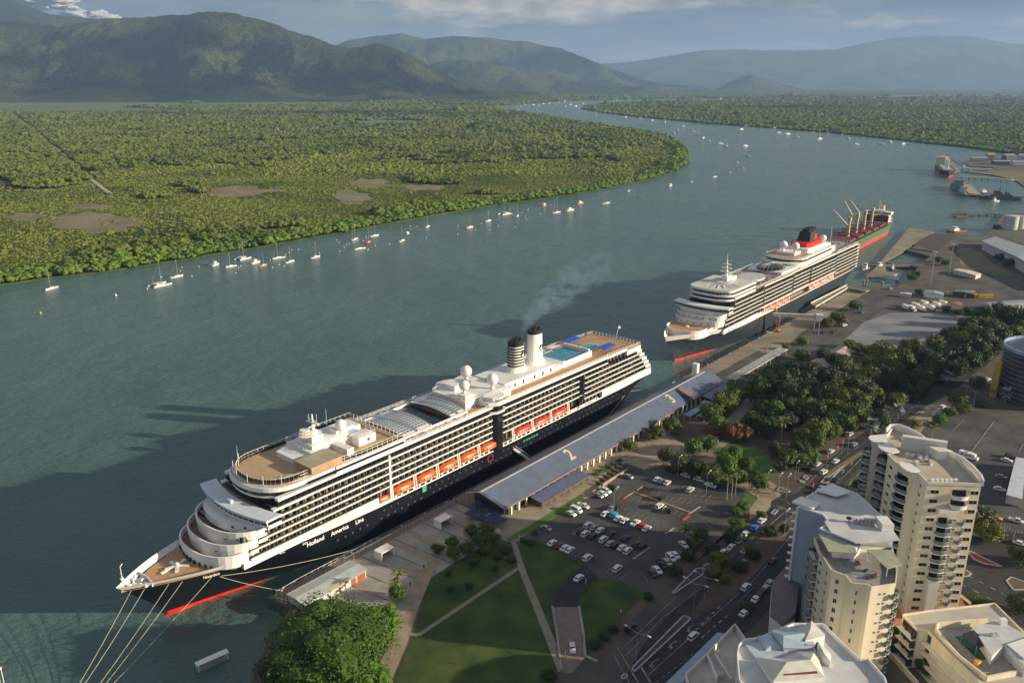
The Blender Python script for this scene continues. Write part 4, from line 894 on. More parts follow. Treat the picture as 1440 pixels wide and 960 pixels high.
    # midship house with curved fronts
    for xf, xe, hw, z0, z1, m in ((152, 164, 14.6, 33.3, 36.2, WHITE), (150, 165, 15.6, 36.2, 37.0, WHITE), (158, 168, 14.6, 37.0, 38.6, WINB), (155, 168, 15.4, 38.6, 39.6, WHITE)):
        MB().prism(front_curve(xf, xe, hw, 18, pw=2.2) + [(226, -hw * .93), (226, hw * .93)], z0, z1).build('midship_house', m, t)
    MB().prism(front_curve(156, 166, 14.2, 18) + [(184, -14), (184, 14)], 39.6, 39.75).build('midship_deck', WOOD, t)
    MB().box(186, -9, 39.6, 226, 9, 42.2).box(226.1, -11, 33, 242, 11, 37.5).box(228, -8, 37.5, 238, 8, 40).box(168, -6, 39.6, 180, 8, 41.6).build('funnel_house', WHITE, t)
    rl = MB(); rl.rail([(x, y, 39.6) for x, y in front_curve(156, 168, 15, 14)] + [(184, -14.6, 39.6)], 1.3, 3, .1); rl.build('house_railings', WHITE, t)
    sat_dome(t, 172, 4.6, 41.6, 2.9, 2.2); sat_dome(t, 172, -4.6, 41.6, 2.9, 2.2); sat_dome(t, 231, 4.8, 40, 2.7, 1.6); sat_dome(t, 231, -4.2, 40, 2.7, 1.6)
    FR = mat('funnel_red', (.70, .02, .012), .45)
    b = MB(); b.prism([(192, -5.5), (196, -8), (218, -8), (224, -4), (224, 4), (218, 8), (196, 8), (192, 5.5)], 42.2, 45.4); b.build('funnel_skirt', FR, t)
    b = MB(); b.loft([[(x0, -w_, z), (x1, -w_, z), (x1, w_, z), (x0, w_, z)] for x0, x1, w_, z in ((204, 218, 4.2, 42.2), (205.5, 217.5, 3.9, 46), (207, 217, 3.7, 49.6))]); fo = b.build('red_funnel', FR, t)
    b = MB(); b.loft([[(x0, -w_, z), (x1, -w_, z), (x1, w_, z), (x0, w_, z)] for x0, x1, w_, z in ((198.5, 210, 5.2, 44), (200.5, 210.5, 4.7, 48), (202, 213, 4.2, 52.5))]); 
    b.box(202, -4.1, 49.7, 217.5, 4.1, 51.0)
    for x in np.arange(203.5, 217, 2.6):
        for y in (-2.2, 0, 2.2): b.tube((x, y, 51), (x, y, 53.6 + (x * 7 % 1.3)), .75, .7, 8)
    b.build('black_funnel_front', BLACK, t)
    b = MB()
    for k in range(3): b.box(205, -4.28, 44 + k * 1.9, 217.8, -4.1, 44.15 + k * 1.9)
    b.build('funnel_bands', BLACK, fo)
    MB().tube((262, 0, 32), (262, 0, 48), .3, .15, 6).build('aft_mast', WHITE, t)
    for x in (97.0, 108, 119, 130, 140.5): davit(t, x, -15.9, -15.2, 12.2, 17.9)
    for i in range(7): davit(t, 180 + i * 8.6, -15.9, -15.2, 12.2, 17.9)
    b = MB()
    for i in range(4): lifeboat('coral lifeboat in the forward group of the far cruise ship, %s from the bow' % ordn(i), (102.6 + i * 10.9, -14.9, 13.1), 0, 'coral lifeboats of the far cruise ship', (WHITE, CORAL), O, rz, i)
    for i in range(6): lifeboat('lifeboat in the aft group of the far cruise ship, %s from the bow' % ordn(i), (184.3 + i * 8.6, -14.9, 13.1), 0, 'aft lifeboats of the far cruise ship', (WHITE, mat('coral_white', (.74, .42, .32), .5) if i % 2 else CORAL), O, rz, i)
    lifeboat('small coral rescue boat ahead of the lifeboats on the far cruise ship', (93.5, -15, 13.2), 2, None, (CORAL, CORAL), O, rz, 0)
    return t
FL = far_liner()

# ----------------------------------------------------------------- bulk carrier beyond the far liner
def bulk_carrier():
    h = math.radians(37.6); S2 = (math.sin(h), math.cos(h)); rz = PI / 2 - h
    st = (424, 942); O = (st[0] - S2[0] * 178, st[1] - S2[1] * 178, 0)
    t = thing('bulk_carrier', 'green and red cargo ship with four tan deck cranes at the far wharf', 'cargo ship', O, rz)
    c = dict(L=180., B=28.0, zt=11.0, stem0=6., ent0=34., ent1=22., tail0=6., run=28., stern=.3)
    hull_strips(c, [('red_bottom', mat('anti_fouling', (.42, .05, .025), .6, .2, .2), lambda x: -3, lambda x: 4.4, 2), ('hull', mat('ship_green', (.02, .14, .05), .6), lambda x: 4.4, lambda x: 10.5, 2)], t)
    MAR = mat('maroon_deck', (.16, .03, .035), .7, .2, .3)
    MB().prism(deck_outline(c, 10, 1.5, 179, .2), 9.6, 9.9).build('main_deck', MAR, t)
    b = MB()
    for x in (22, 50, 78, 106, 132): b.box(x, -9.5, 9.9, x + 20, 9.5, 11.8)
    b.build('hatch_covers', MAR, t)
    b = MB()
    for x in (30, 58, 86, 113, 139):
        for y in (-8.8, 8.8): b.obox(x, y, 11.8, 1, 1, 5.5)
        b.box(x - .4, -9, 16.6, x + .4, 9, 17.4)
    b.build('grab_frames', DGREY, t)
    TAN = mat('crane_tan', (.50, .41, .23), .6)
    tgt = [(955, 90), (1035, 55), (1062, 55), None]
    for i, x in enumerate((46, 74, 102, 130)):
        cr = MB().tube((x, 0, 9.9), (x, 0, 27), 1.7, 1.5, 10).box(x - 1.6, -1.6, 27, x + 1.6, 1.6, 31).build('deck_crane', TAN, t)
        a_ = {0: 2.55, 1: 2.30, 2: 2.35, 3: -.95}[i]; el = {0: .72, 1: .98, 2: .86, 3: .42}[i]; Lj = 27
        d = Vector((math.cos(a_) * math.cos(el), math.sin(a_) * math.cos(el), math.sin(el))); p = Vector((x, 0, 22)) + Vector((d.x, d.y, 0)) * 1.8; q = p + d * Lj
        MB().tube(p, q, .95, .5, 5).build('crane_jib', TAN, cr)
        MB().tube((x, 0, 30.8), q, .07, n=3).tube((x, .8, 30.8), q, .07, n=3).build('topping_wire', DGREY, cr)
    b = MB().box(152, -12.5, 9.9, 170, 12.5, 13).box(154, -11, 13, 168, 11, 21.5).box(153, -14, 21.5, 163, 14, 24).box(155, -6, 24, 162, 6, 25.4); b.build('bridge_house', WHITE, t)
    MB().box(152, -12.55, 9.95, 169, -12.5, 12.9).box(151.9, -12, 13, 153.9, 12, 20).build('maroon_bulkhead', MAR, t)
    b = MB()
    for z in (14.2, 16.8, 19.4): b.box(155, -11.06, z, 167, -11.01, z + .8)
    b.box(152.9, -13.5, 22.4, 152.95, 13.5, 23.4); b.build('house_windows', DKGLASS, t)
    MB().tube((157, 0, 25), (157, 0, 36), .6, .2).box(156.6, -3, 30, 157.4, 3, 30.4).box(156.6, -2, 33, 157.4, 2, 33.3).build('signal_mast', WHITE, t)
    MB().prism([(164, -3), (170, -3), (170, 3), (164, 3)], 21.5, 29).build('exhaust_funnel', TAN, t)
    lifeboat('orange lifeboat on the white bridge house of the bulk carrier', (172, -11, 14), 2, None, (ORANGE, ORANGE), O, rz, 0)
bulk_carrier()

# ----------------------------------------------------------------- distant ships at the right
def simple_ship(name, label, cat, px, py, hd, L, B, zt, cols, kind):
    x, y = G(px, py, 0); rz = hd
    t = thing(name, label, cat, (x, y, 0), rz)
    c = dict(L=L, B=B, zt=zt, stem0=L * .04, ent0=L * .3, ent1=L * .22, tail0=3., run=L * .2, stern=.35)
    m1, m2, m3 = cols
    hull_strips(c, [('red_bottom', m1, lambda x: -2, lambda x: zt * .25, 1), ('hull', m2, lambda x: zt * .25, lambda x: zt, 2)], t)
    MB().prism(deck_outline(c, zt, 1, L - .5, .2), zt - .7, zt - .5).build('main_deck', DGREY if kind else mat('deck_olive', (.10, .12, .10), .7), t)
    if kind == 0:
        b = MB()
        for i in range(5): b.box(L * (.14 + .125 * i), -B * .3, zt - .5, L * (.14 + .125 * i) + L * .09, B * .3, zt + 1.4)
        b.build('hatch_covers', m3, t)
        for i in range(4):
            xx = L * (.25 + .125 * i); cr = MB().tube((xx, 0, zt), (xx, 0, zt + 15), 1.4, 1.2, 8).build('deck_crane', LGREY, t); MB().tube((xx, 0, zt + 12), (xx + L * .1, -3, zt + 17), .8, .5, 4).build('crane_jib', LGREY, cr)
        MB().box(L * .8, -B * .42, zt, L * .9, B * .42, zt + 13).box(L * .79, -B * .5, zt + 13, L * .86, B * .5, zt + 15.5).box(L * .91, -3, zt, L * .95, 3, zt + 16).build('bridge_house', mat('buff_white', (.6, .55, .42), .6), t)
        MB().tube((L * .82, 0, zt + 15), (L * .82, 0, zt + 25), .5, .2).build('signal_mast', LGREY, t)
    else:
        MB().box(L * .3, -B * .4, zt - .5, L * .72, B * .4, zt + 3).box(L * .34, -B * .36, zt + 3, L * .5, B * .36, zt + 6.5).box(L * .58, -B * .3, zt + 3, L * .66, B * .3, zt + 6).box(L * .36, -B * .5, zt + 6.5, L * .44, B * .5, zt + 8.4).build('grey_superstructure', m3, t)
        MB().tube((L * .46, 0, zt + 6), (L * .46, 0, zt + 16), .6, .2).box(L * .455, -2.5, zt + 11, L * .465, 2.5, zt + 11.4).tube((L * .6, 0, zt + 6), (L * .6, 0, zt + 12), .4, .15).build('lattice_mast', m3, t)
        MB().tube((L * .16, 0, zt - .5), (L * .16, 0, zt + 1.6), 1.4, 1.0, 8).tube((L * .16, 0, zt + 1), (L * .08, 0, zt + 2.2), .2).build('deck_gun', m3, t)
NG = mat('navy_grey', (.16, .19, .21), .5, .1, .1); NG2 = mat('navy_grey_dark', (.09, .11, .15), .5, .1, .1)
hd = head(1333, 250, -25, -24, 0)
simple_ship('cargo_ship', 'dark cargo ship with a red bow foot at the upper right beside the conveyor', 'cargo ship', 1334, 250, hd, 150, 25, 11, (RED, mat('black_hull', (.02, .025, .03), .5), LGREY), 0)
simple_ship('navy_ship', 'grey naval ship with a tall bridge, moored outermost at the tan jetty', 'naval ship', 1352, 271, head(1352, 271, -16, -12, 0), 80, 14, 7, (NG2, NG, NG), 1)
simple_ship('navy_ship', 'small pale grey patrol boat at the end of the tan jetty', 'naval ship', 1357, 277, head(1357, 277, -12, -10, 0), 50, 9, 4.5, (NG2, NG, LGREY), 1)
simple_ship('navy_ship', 'low dark grey patrol ship lying broadside along the jetty at the right edge', 'naval ship', 1374, 280, head(1374, 280, 40, 1, 0), 62, 10, 4.5, (NG2, NG2, NG2), 1)
# ================================================================= PORT GROUND, WHARF, TERMINAL
ZG = 3.0
def crop(sc, ox, oy): return lambda x, y: (ox + x / sc, oy + y / sc)
NSH = [0]
def sheet(name, pts, lvl, m, px=True, kind='structure'):
    NSH[0] += 1; z = ZG + .03 * lvl + .0006 * NSH[0]
    P = [G(x, y, z) for x, y in pts] if px else [W(u, v)[:2] for u, v in pts]
    o = MB().prism(P, z - .015, z, 0).build(name, m); o['kind'] = kind; return o
LN = [0]
def strip_line(b, a, c_, wdt, lvl, px=True):
    NSH[0] += 0; LN[0] += 1; z = ZG + .03 * lvl + .028 * (lvl < 5) * 0 + .0005 * (LN[0] % 40)
    p, q = (G(*a, z), G(*c_, z)) if px else (W(*a)[:2], W(*c_)[:2])
    b.wall([p, q], z - .015, z, wdt)
ASPH = mat('asphalt', (.017, .018, .021), .85, .15, .15, col2=(.036, .036, .037), detail=9); ASPH2 = mat('worn_asphalt', (.044, .043, .044), .9, .2, .08, col2=(.098, .093, .088), detail=9)
EARTH = mat('port_earth', (.060, .055, .047), .95, .2, .06, col2=(.115, .10, .082)); CONC = mat('wharf_concrete', (.17, .145, .105), .9, .2, .05, col2=(.30, .255, .19), detail=8)
PAVE = mat('tan_paving', (.28, .22, .15), .85, .15, .3, col2=(.38, .30, .21)); PATHM = mat('path_concrete', (.26, .23, .18), .85, .12, .4); GRAVEL = mat('blue_gravel', (.15, .165, .18), .95, .2, .05, col2=(.25, .26, .27), detail=8)
GRASSD = mat('park_lawn', (.020, .050, .007), .95, .3, .11, col2=(.066, .098, .016), detail=9, bump=.3); GRASSB = mat('bright_grass', (.055, .12, .018), .95, .3, .15, col2=(.09, .17, .03), bump=.3)
SCRUB = mat('dry_grass', (.12, .11, .05), .95, .3, .05, col2=(.19, .16, .08)); SOIL = mat('brown_soil', (.07, .05, .033), .95, .3, .1, col2=(.13, .095, .065)); BRICKP = mat('brick_paving', (.22, .16, .14), .85, .15, .8)
KERB = mat('kerb_white', (.36, .36, .35), .7, .08, .5); KERBC = mat('kerb_concrete', (.34, .32, .29), .8); LINE = mat('road_paint', (.13, .13, .13), .8, .15, .5, col2=(.36, .36, .35))
BOARD = stripes('boardwalk_planks', (.17, .13, .10), (.25, .20, .155), 1.2, 0, .85, duty=.5)
PLAZA = mat('plaza_paving', (.27, .25, .22), .85, .15, .12, col2=(.40, .385, .36), detail=8)

# ground of the whole port with its basins left open
g0 = [W(37, 20.2)[:2], W(590, 20)[:2]]
LAND = [W(37.5, 21)[:2], W(120, 20.6)[:2], W(300, 20.2)[:2], W(592, 20.0)[:2], W(600, 25)[:2], G(1209 + 20, 403), G(1256, 404.6), G(1278, 396), G(1290, 376), G(1277, 372), G(1244.7, 369.5), G(1245, 367.5), G(1296, 370.6), G(1308, 360), G(1280, 353),
        G(1275, 351.5), G(1313, 333), G(1346, 327.5), G(1372, 334), G(1390, 328), G(1410, 302), G(1440, 298), (1400, 1250), (1500, 300), (700, -200), (200, -300), (-20, 20), G(340, 1100), G(352, 960), G(378, 892), G(408, 858), G(396, 850)]
MB().prism(LAND, -3, ZG, 1, 0).build('port_ground', [EARTH, mat('quay_wall', (.10, .09, .08), .9)])['kind'] = 'structure'
# the outer wharf runs on past the basins as a long platform
OW = [W(585, 20)[:2], W(592, 19.8)[:2]]
fw = [G(1195, 402.5), G(1186, 372), G(1277.5, 320.6), G(1313, 325), G(1240, 357), G(1212, 372), G(1207, 396)]
fw = [W(640, 14)[:2], W(700, 6)[:2], W(770, -6)[:2], (453, 937), (471, 915), (389, 807), (347, 755), W(668, 22)[:2], W(655, 26)[:2]]
MB().prism(fw, 1.2, ZG, 1, 0, bottom=True).build('outer_wharf', [CONC, mat('wharf_edge', (.12, .11, .09), .9)])['kind'] = 'structure'
for i, (a, b_, wd) in enumerate([(G(1244, 368.8), G(1296, 374), 6), (G(1205, 372), G(1278, 373.4), 5), (G(1277, 349.5), G(1312, 354), 5)]):
    MB().wall([a, b_], 1.6, ZG + .01 * i - .02, wd).build('pier', CONC)['kind'] = 'structure'
# sheets
sheet('wharf_apron', [(124, 20.6), (592, 20.1), (592, 33), (480, 36), (392, 42), (320, 44), (300, 56), (124, 52)], 1, CONC, px=False)
sheet('wharf_service_road', [(392, 43), (440, 37), (592, 33.5), (604, 60), (560, 62), (440, 58), (392, 60)], 1, ASPH2, px=False)
sheet('promenade_boards', [(37.5, 21), (60, 20.9), (123, 20.7), (123, 24.6), (60, 24.6), (46, 27), (41, 27.5)], 2, BOARD, px=False)
sheet('plaza', [(50, 24.7), (123, 24.7), (124, 52), (88, 54), (69, 57), (60, 62), (54, 60), (44, 46), (46, 30)], 1, PLAZA, px=False)
b = MB()
for i in range(9): strip_line(b, (58 + i * 7.6, 24.9), (62 + i * 7.2, 52), .35, 2, px=False)
b.build('plaza_drain_lines', DGREY)['kind'] = 'structure'
pv = MB()
for (u0, u1, v0, v1) in ((66, 72, 44, 55), (76, 81, 42, 52), (60, 63, 34, 46), (86, 88.5, 30, 50), (94, 97, 28, 44)): pv.prism([W(u0, v0)[:2], W(u1, v0)[:2], W(u1, v1)[:2], W(u0, v1)[:2]], ZG + .07, ZG + .085)
pv.build('tan_paving_bands', PAVE)['kind'] = 'structure'
sheet('park_path', [(598, 792), (613, 795), (590, 850), (572, 905), (548, 962), (520, 985), (505, 985), (540, 920), (556, 880), (570, 840)], 3, PAVE)
sheet('park_lawn', [(606, 812), (641, 789), (690, 765), (719, 762), (729, 797), (788, 940), (760, 1000), (538, 1000), (580, 895), (596, 838)], 2, GRASSD)
sheet('east_lawn', [(733, 797), (724, 768), (752, 758), (822, 793), (797, 812), (780, 838), (784, 880), (790, 934)], 2, GRASSD)
sheet('entrance_lawn', [(838, 811), (872, 817), (908, 832), (858, 884), (826, 920), (815, 880), (812, 852), (818, 832)], 2, GRASSD)
sheet('diagonal_path', [(719, 762), (727, 764), (737, 795), (797, 940), (785, 944), (728, 797)], 3, PATHM)
b = MB(); strip_line(b, (729, 798), (588, 892.5), 1.5, 4); strip_line(b, (588, 892.5), (574, 890), 1.5, 4); b.build('thin_path', PATHM)['kind'] = 'structure'
sheet('approach_path', [(700, 757), (724, 764), (745, 747), (772, 730), (812, 708), (806, 702), (760, 728), (738, 742)], 3, PATHM)
sheet('park_entrance_drive', [(820, 793), (842, 811), (818, 832), (812, 853), (779, 852), (781, 834), (798, 812)], 3, ASPH)
sheet('entrance_brick_paving', [(779, 853), (812, 853), (819, 890), (822, 925), (806, 945), (790, 946), (784, 900)], 3, BRICKP)
b = MB()
for pts in ([(777, 852), (783, 890), (789, 940)], [(814, 852), (820, 888), (823, 922), (840, 930)]):
    b.wall([G(*p) for p in pts], ZG, ZG + .3, .8)
b.build('drive_kerbs', KERBC)['kind'] = 'structure'
sheet('car_park', [(745, 747), (812, 708), (850, 688), (880, 648), (905, 640), (1000, 672), (1052, 692), (1030, 715), (1045, 735), (1040, 752), (985, 800), (906, 832), (838, 811), (752, 758)], 1, ASPH2)
sheet('terminal_forecourt', [(700, 757), (716, 712), (760, 688), (870, 622), (930, 600), (975, 640), (905, 660), (880, 650), (850, 690), (812, 706), (772, 728), (738, 742)], 1, PAVE)
sheet('green_verge', [(818, 694), (822, 702), (776, 731), (716, 762), (712, 757), (772, 722)], 4, GRASSB)
sheet('forecourt_strip', [(874, 642), (925, 610), (1005, 640), (1090, 680), (1100, 700), (1085, 704), (1050, 690), (1000, 670), (935, 652), (905, 642)], 2, PAVE)
sheet('corner_pavement', [(1052, 690), (1062, 678), (1085, 686), (1094, 704), (1078, 722), (1050, 734), (1020, 748), (985, 790), (960, 808), (910, 850), (870, 895), (842, 930), (826, 925), (880, 862), (960, 795), (1038, 737), (1034, 712)], 2, SOIL)
sheet('corner_grass', [(1040, 704), (1050, 693), (1064, 701), (1052, 716), (1040, 722), (1030, 722)], 4, GRASSB)
sheet('corner_paving', [(1062, 680), (1083, 687), (1093, 703), (1076, 720), (1054, 730), (1054, 715), (1066, 700), (1053, 691)], 3, PAVE)
sheet('shady_park', [(930, 600), (1000, 560), (1040, 520), (1150, 500), (1330, 430), (1380, 470), (1240, 570), (1150, 660), (1100, 700), (1085, 680), (1000, 640)], 1, SOIL)
sheet('park_grass', [(1000, 628), (1060, 628), (1082, 640), (1092, 668), (1070, 676), (1035, 655)], 3, GRASSB)
sheet('pale_plaza', [(935, 648), (985, 618), (1012, 600), (1050, 560), (1075, 545), (1090, 560), (1040, 612), (1000, 640), (960, 660)], 2, PATHM)
sheet('shed_yard', [(1150, 520), (1190, 490), (1240, 500), (1235, 522), (1190, 535)], 3, EARTH)
sheet('gravel_lot', [(1186, 478), (1206, 456), (1250, 440), (1340, 440), (1384, 452), (1350, 486), (1300, 502), (1250, 492)], 3, GRAVEL)
sheet('port_road', [(1150, 488), (1195, 447), (1225, 425), (1245, 412), (1255, 410), (1262, 420), (1340, 420), (1500, 428), (1500, 440), (1340, 432), (1262, 434), (1235, 440), (1215, 452), (1165, 500)], 4, ASPH2)
sheet('container_yard', [(1290, 412), (1320, 385), (1370, 390), (1460, 394), (1500, 430), (1380, 420)], 2, ASPH2)
sheet('dry_grass_verge', [(1345, 345), (1372, 350), (1400, 372), (1425, 388), (1395, 386), (1350, 372)], 2, SCRUB)
sheet('sunken_yard', [(1282, 344.5), (1313, 328), (1346, 331), (1320, 352)], 2, mat('dark_yard', (.06, .05, .045), .9))
sheet('boulevard', [(862, 990), (880, 950), (905, 905), (960, 845), (1010, 800), (1060, 760), (1100, 706), (1130, 688), (1175, 640), (1240, 590), (1310, 540), (1400, 470), (1430, 480), (1330, 556), (1262, 608), (1215, 650), (1170, 700), (1140, 760), (1100, 830), (1060, 880), (1030, 900), (985, 1000)], 5, ASPH)
sheet('cross_street', [(1085, 704), (1110, 690), (1150, 720), (1240, 790), (1440, 900), (1440, 960), (1300, 860), (1150, 780), (1080, 740)], 4, ASPH)
sheet('east_car_park', [(1265, 610), (1335, 560), (1500, 620), (1500, 900), (1340, 850), (1340, 700)], 5, ASPH2)
sheet('junction_street', [(1340, 850), (1345, 780), (1370, 740), (1440, 750), (1500, 760), (1500, 900), (1440, 880)], 6, ASPH)
sheet('median_garden', [(968, 868), (985, 846), (1003, 815), (1045, 775), (1092, 737), (1112, 724), (1120, 728), (1100, 765), (1062, 806), (1030, 839), (1000, 857), (972, 873)], 7, SOIL)
sheet('upper_median', [(1158, 672), (1166, 662), (1200, 640), (1222, 627), (1260, 598), (1330, 554), (1334, 558), (1262, 606), (1222, 632), (1190, 655), (1164, 678)], 7, SCRUB)
sheet('planted_verge', [(1275, 600), (1300, 575), (1340, 552), (1350, 560), (1300, 600), (1285, 625), (1275, 618)], 7, PAVE)
def island(name, pts, fill, lvl=7, wd=.5):
    P = [G(*p) for p in pts]; MB().wall(P, ZG + .2, ZG + .42, wd, 0, closed=True).build(name, KERB)['kind'] = 'structure'
    o = MB().prism(P, ZG + .15, ZG + .33).build(name + '_top', fill); o['kind'] = 'structure'
f3 = crop(5.332, 840, 780)
island('traffic_island', [f3(560, 290), f3(740, 108), f3(775, 104), f3(795, 125), f3(790, 150), f3(572, 294)], ASPH2)
island('traffic_island', [f3(262, 850), f3(640, 466), f3(655, 460), f3(696, 478), f3(690, 492), f3(280, 876), f3(266, 868)], ASPH2)
island('traffic_island', [f3(180, 915), f3(212, 893), f3(226, 915), f3(190, 934)], ASPH2)
f1 = crop(6, 1060, 600)
island('traffic_island', [f1(195, 545), f1(215, 512), f1(260, 528), f1(305, 545), f1(290, 560)], SOIL)
island('traffic_island', [f1(415, 430), f1(440, 410), f1(460, 432), f1(440, 448)], SOIL)
island('traffic_island', [f1(565, 475), f1(605, 425), f1(615, 440), f1(765, 320), f1(620, 478)], SOIL)
island('traffic_island', [f1(145, 735), f1(178, 700), f1(202, 710), f1(172, 745)], ASPH2)
island('traffic_island', [f1(385, 466), f1(400, 455), f1(430, 466), f1(425, 480)], KERBC)
island('traffic_island', [(1361, 777), (1364, 775), (1385, 786), (1409, 797), (1384, 793), (1370, 787)], mat('red_island_paving', (.30, .05, .05), .8), 8)
island('traffic_island', [(1415, 817), (1422, 812), (1450, 822), (1450, 829), (1425, 830)], SOIL, 8)
island('traffic_island', [(1340, 800), (1358, 802), (1366, 807), (1360, 811), (1340, 811)], SOIL, 8)
# painted lines
b = MB()
def dashed(a, c_, n, duty=.5, wd=.25, lvl=9):
    for i in range(n):
        t0, t1 = i / n, (i + duty) / n; strip_line(b, (lerp(a[0], c_[0], t0), lerp(a[1], c_[1], t0)), (lerp(a[0], c_[0], t1), lerp(a[1], c_[1], t1)), wd, lvl)
def solid(pts, wd=.25, lvl=9):
    for a, c_ in zip(pts, pts[1:]): strip_line(b, a, c_, wd, lvl)
solid([f3(175, 712), f3(590, 312)]); solid([f3(210, 755), f3(490, 470), f3(780, 240)], .2); dashed(f3(380, 900), f3(690, 620), 1, 1, .25); dashed(f3(440, 955), f3(740, 720), 7); dashed(f3(740, 560), f3(940, 360), 5, .4, .5); dashed(f3(780, 620), f3(1000, 430), 5, .5, .5)
solid([f3(150, 690), f3(310, 960)], .35); solid([f3(115, 735), f3(240, 960)], .25); solid([f3(330, 840), f3(400, 955)], .6); dashed(f3(1050, 360), f3(1170, 240), 1, 1, .2)
solid([(987, 880), (1060, 815), (1110, 755)], .2); solid([f1(60, 895), f1(280, 700)], .25); solid([f1(150, 905), f1(350, 725)], .25); solid([f1(210, 950), f1(390, 800)], .3)
solid([f1(190, 665), f1(380, 722)], .4); solid([f1(200, 682), f1(370, 740)], .4); solid([f1(180, 590), f1(270, 620), f1(305, 655)], .2); solid([f1(450, 490), f1(540, 395)], .2); dashed(f1(540, 395), f1(780, 180), 1, 1, .25); solid([f1(620, 480), f1(765, 320)], .5); dashed(f1(690, 490), f1(920, 255), 1, 1, .25); dashed(f1(740, 560), f1(920, 350), 3, .6, .3); solid([f1(560, 460), f1(700, 505)], .4); solid([f1(340, 465), f1(520, 500)], .3)
dashed((1222, 640), (1340, 552), 1, 1, .25); dashed((1190, 640), (1300, 560), 10, .5); dashed((1345, 800), (1440, 850), 6, .5, .3); dashed((1350, 820), (1420, 855), 4, .5, .3)
fd = crop(5.3346, 740, 640)
def bays(p0, p1, n, d, wd=.16):
    for i in range(n + 1):
        x, y = lerp(p0[0], p1[0], i / n), lerp(p0[1], p1[1], i / n); a = fd(x, y); c_ = fd(x + d[0], y + d[1]); strip_line(b, a, c_, wd, 6)
bays((705, 440), (960, 520), 6, (44, -38)); bays((780, 345), (1180, 470), 10, (38, -32)); bays((885, 275), (1240, 380), 9, (44, -30)); bays((1100, 250), (1340, 340), 6, (50, -42)); bays((560, 860), (700, 930), 4, (46, -36)); bays((100, 640), (160, 610), 1, (46, -30)); bays((330, 745), (400, 775), 2, (50, -42)); bays((880, 900), (1130, 690), 8, (36, 46)); bays((1280, 550), (1370, 480), 3, (50, 46)); bays((340, 590), (470, 640), 4, (60, -50)); bays((560, 240), (640, 200), 4, (56, 26))
solid([fd(360, 590), fd(380, 560)], .8, 6)
fe = crop(4.8, 1200, 590)
solid([fe(785, 230), fe(950, 10)], .5); solid([fe(660, 85), fe(745, 0)], .3); solid([fe(1110, 225), fe(1150, 160)], .4)
for i in range(15):
    t_ = i / 14; x, y = lerp(780, 940, t_), lerp(205, 15, t_); strip_line(b, fe(x + 8, y), fe(x + 75, y + 26), .16, 6); strip_line(b, fe(x - 8, y - 4), fe(x - 75, y - 30), .16, 6)
for i in range(9): x, y = lerp(1090, 1160, i / 8), lerp(215, 90, i / 8); strip_line(b, fe(x, y), fe(x - 60, y - 20), .16, 6)
for i in range(7): x, y = lerp(560, 640, i / 6), lerp(165, 85, i / 6); strip_line(b, fe(x, y), fe(x + 34, y + 30), .16, 6)
for i in range(9): x, y = lerp(980, 1140, i / 8), lerp(760, 820, i / 8); strip_line(b, fe(x, y), fe(x + 20, y - 60), .16, 6)
for i in range(15): a_ = i / 14; strip_line(b, (lerp(1238, 1300, a_), 429 - 5 * math.sin(a_ * 1.8)), (lerp(1238, 1300, a_) + 1.6, 429 - 5 * math.sin(a_ * 1.8)), .9, 6)
b.build('painted_road_lines', LINE)['kind'] = 'structure'
ar = MB()   # turn arrows
def arrow(px, py, dx, dy):
    x, y = G(px, py, ZG + .2); h_ = head(px, py, dx, dy); c_, s_ = math.cos(h_), math.sin(h_)
    P = [(-2.2, -.15), (.6, -.15), (1.0, .5), (.7, .9), (2.2, 1.4), (2.2, -.1), (1.5, .2), (1.0, -.45), (-2.2, -.45)]
    z = ZG + .31; ar.prism([(x + a_ * c_ - d_ * s_, y + a_ * s_ + d_ * c_) for a_, d_ in P], z - .01, z)
for p in (f3(700, 545), f3(565, 670), f3(425, 805)): arrow(*p, -20, 12)
for p in (f1(820, 315), f1(750, 380), f1(360, 750)): arrow(*p, 20, -14)
ar.build('painted_arrows', LINE)['kind'] = 'structure'
# small kerbs: orange brick divider, red paint ends
dv = MB(); P = [fd(800, 275), fd(900, 310), fd(1235, 432)]; dv.wall([G(*p) for p in P], ZG, ZG + .25, 1.1); dv.build('brick_divider', mat('orange_brick', (.38, .20, .09), .8, .2, .5))['kind'] = 'structure'
for nm, a, c_, m in (('concrete_divider', fd(735, 320), fd(800, 280), KERBC), ('concrete_divider', fd(1220, 440), fd(1305, 385), KERBC), ('concrete_divider', fd(1040, 590), fd(1110, 545), KERBC), ('concrete_divider', fd(830, 262), fd(870, 235), KERBC), ('concrete_divider', fd(800, 780), fd(925, 690), KERBC), ('red_painted_kerb', fd(725, 328), fd(762, 300), mat('kerb_red', (.6, .05, .04), .7)), ('red_painted_kerb', fd(1172, 488), fd(1225, 455), mat('kerb_red', (.6, .05, .04), .7))):
    o = MB().wall([G(*a), G(*c_)], ZG + .05, ZG + (.26 if 'red' in nm else .22), .8 if 'red' in nm else .6).build(nm, m); o['kind'] = 'structure'

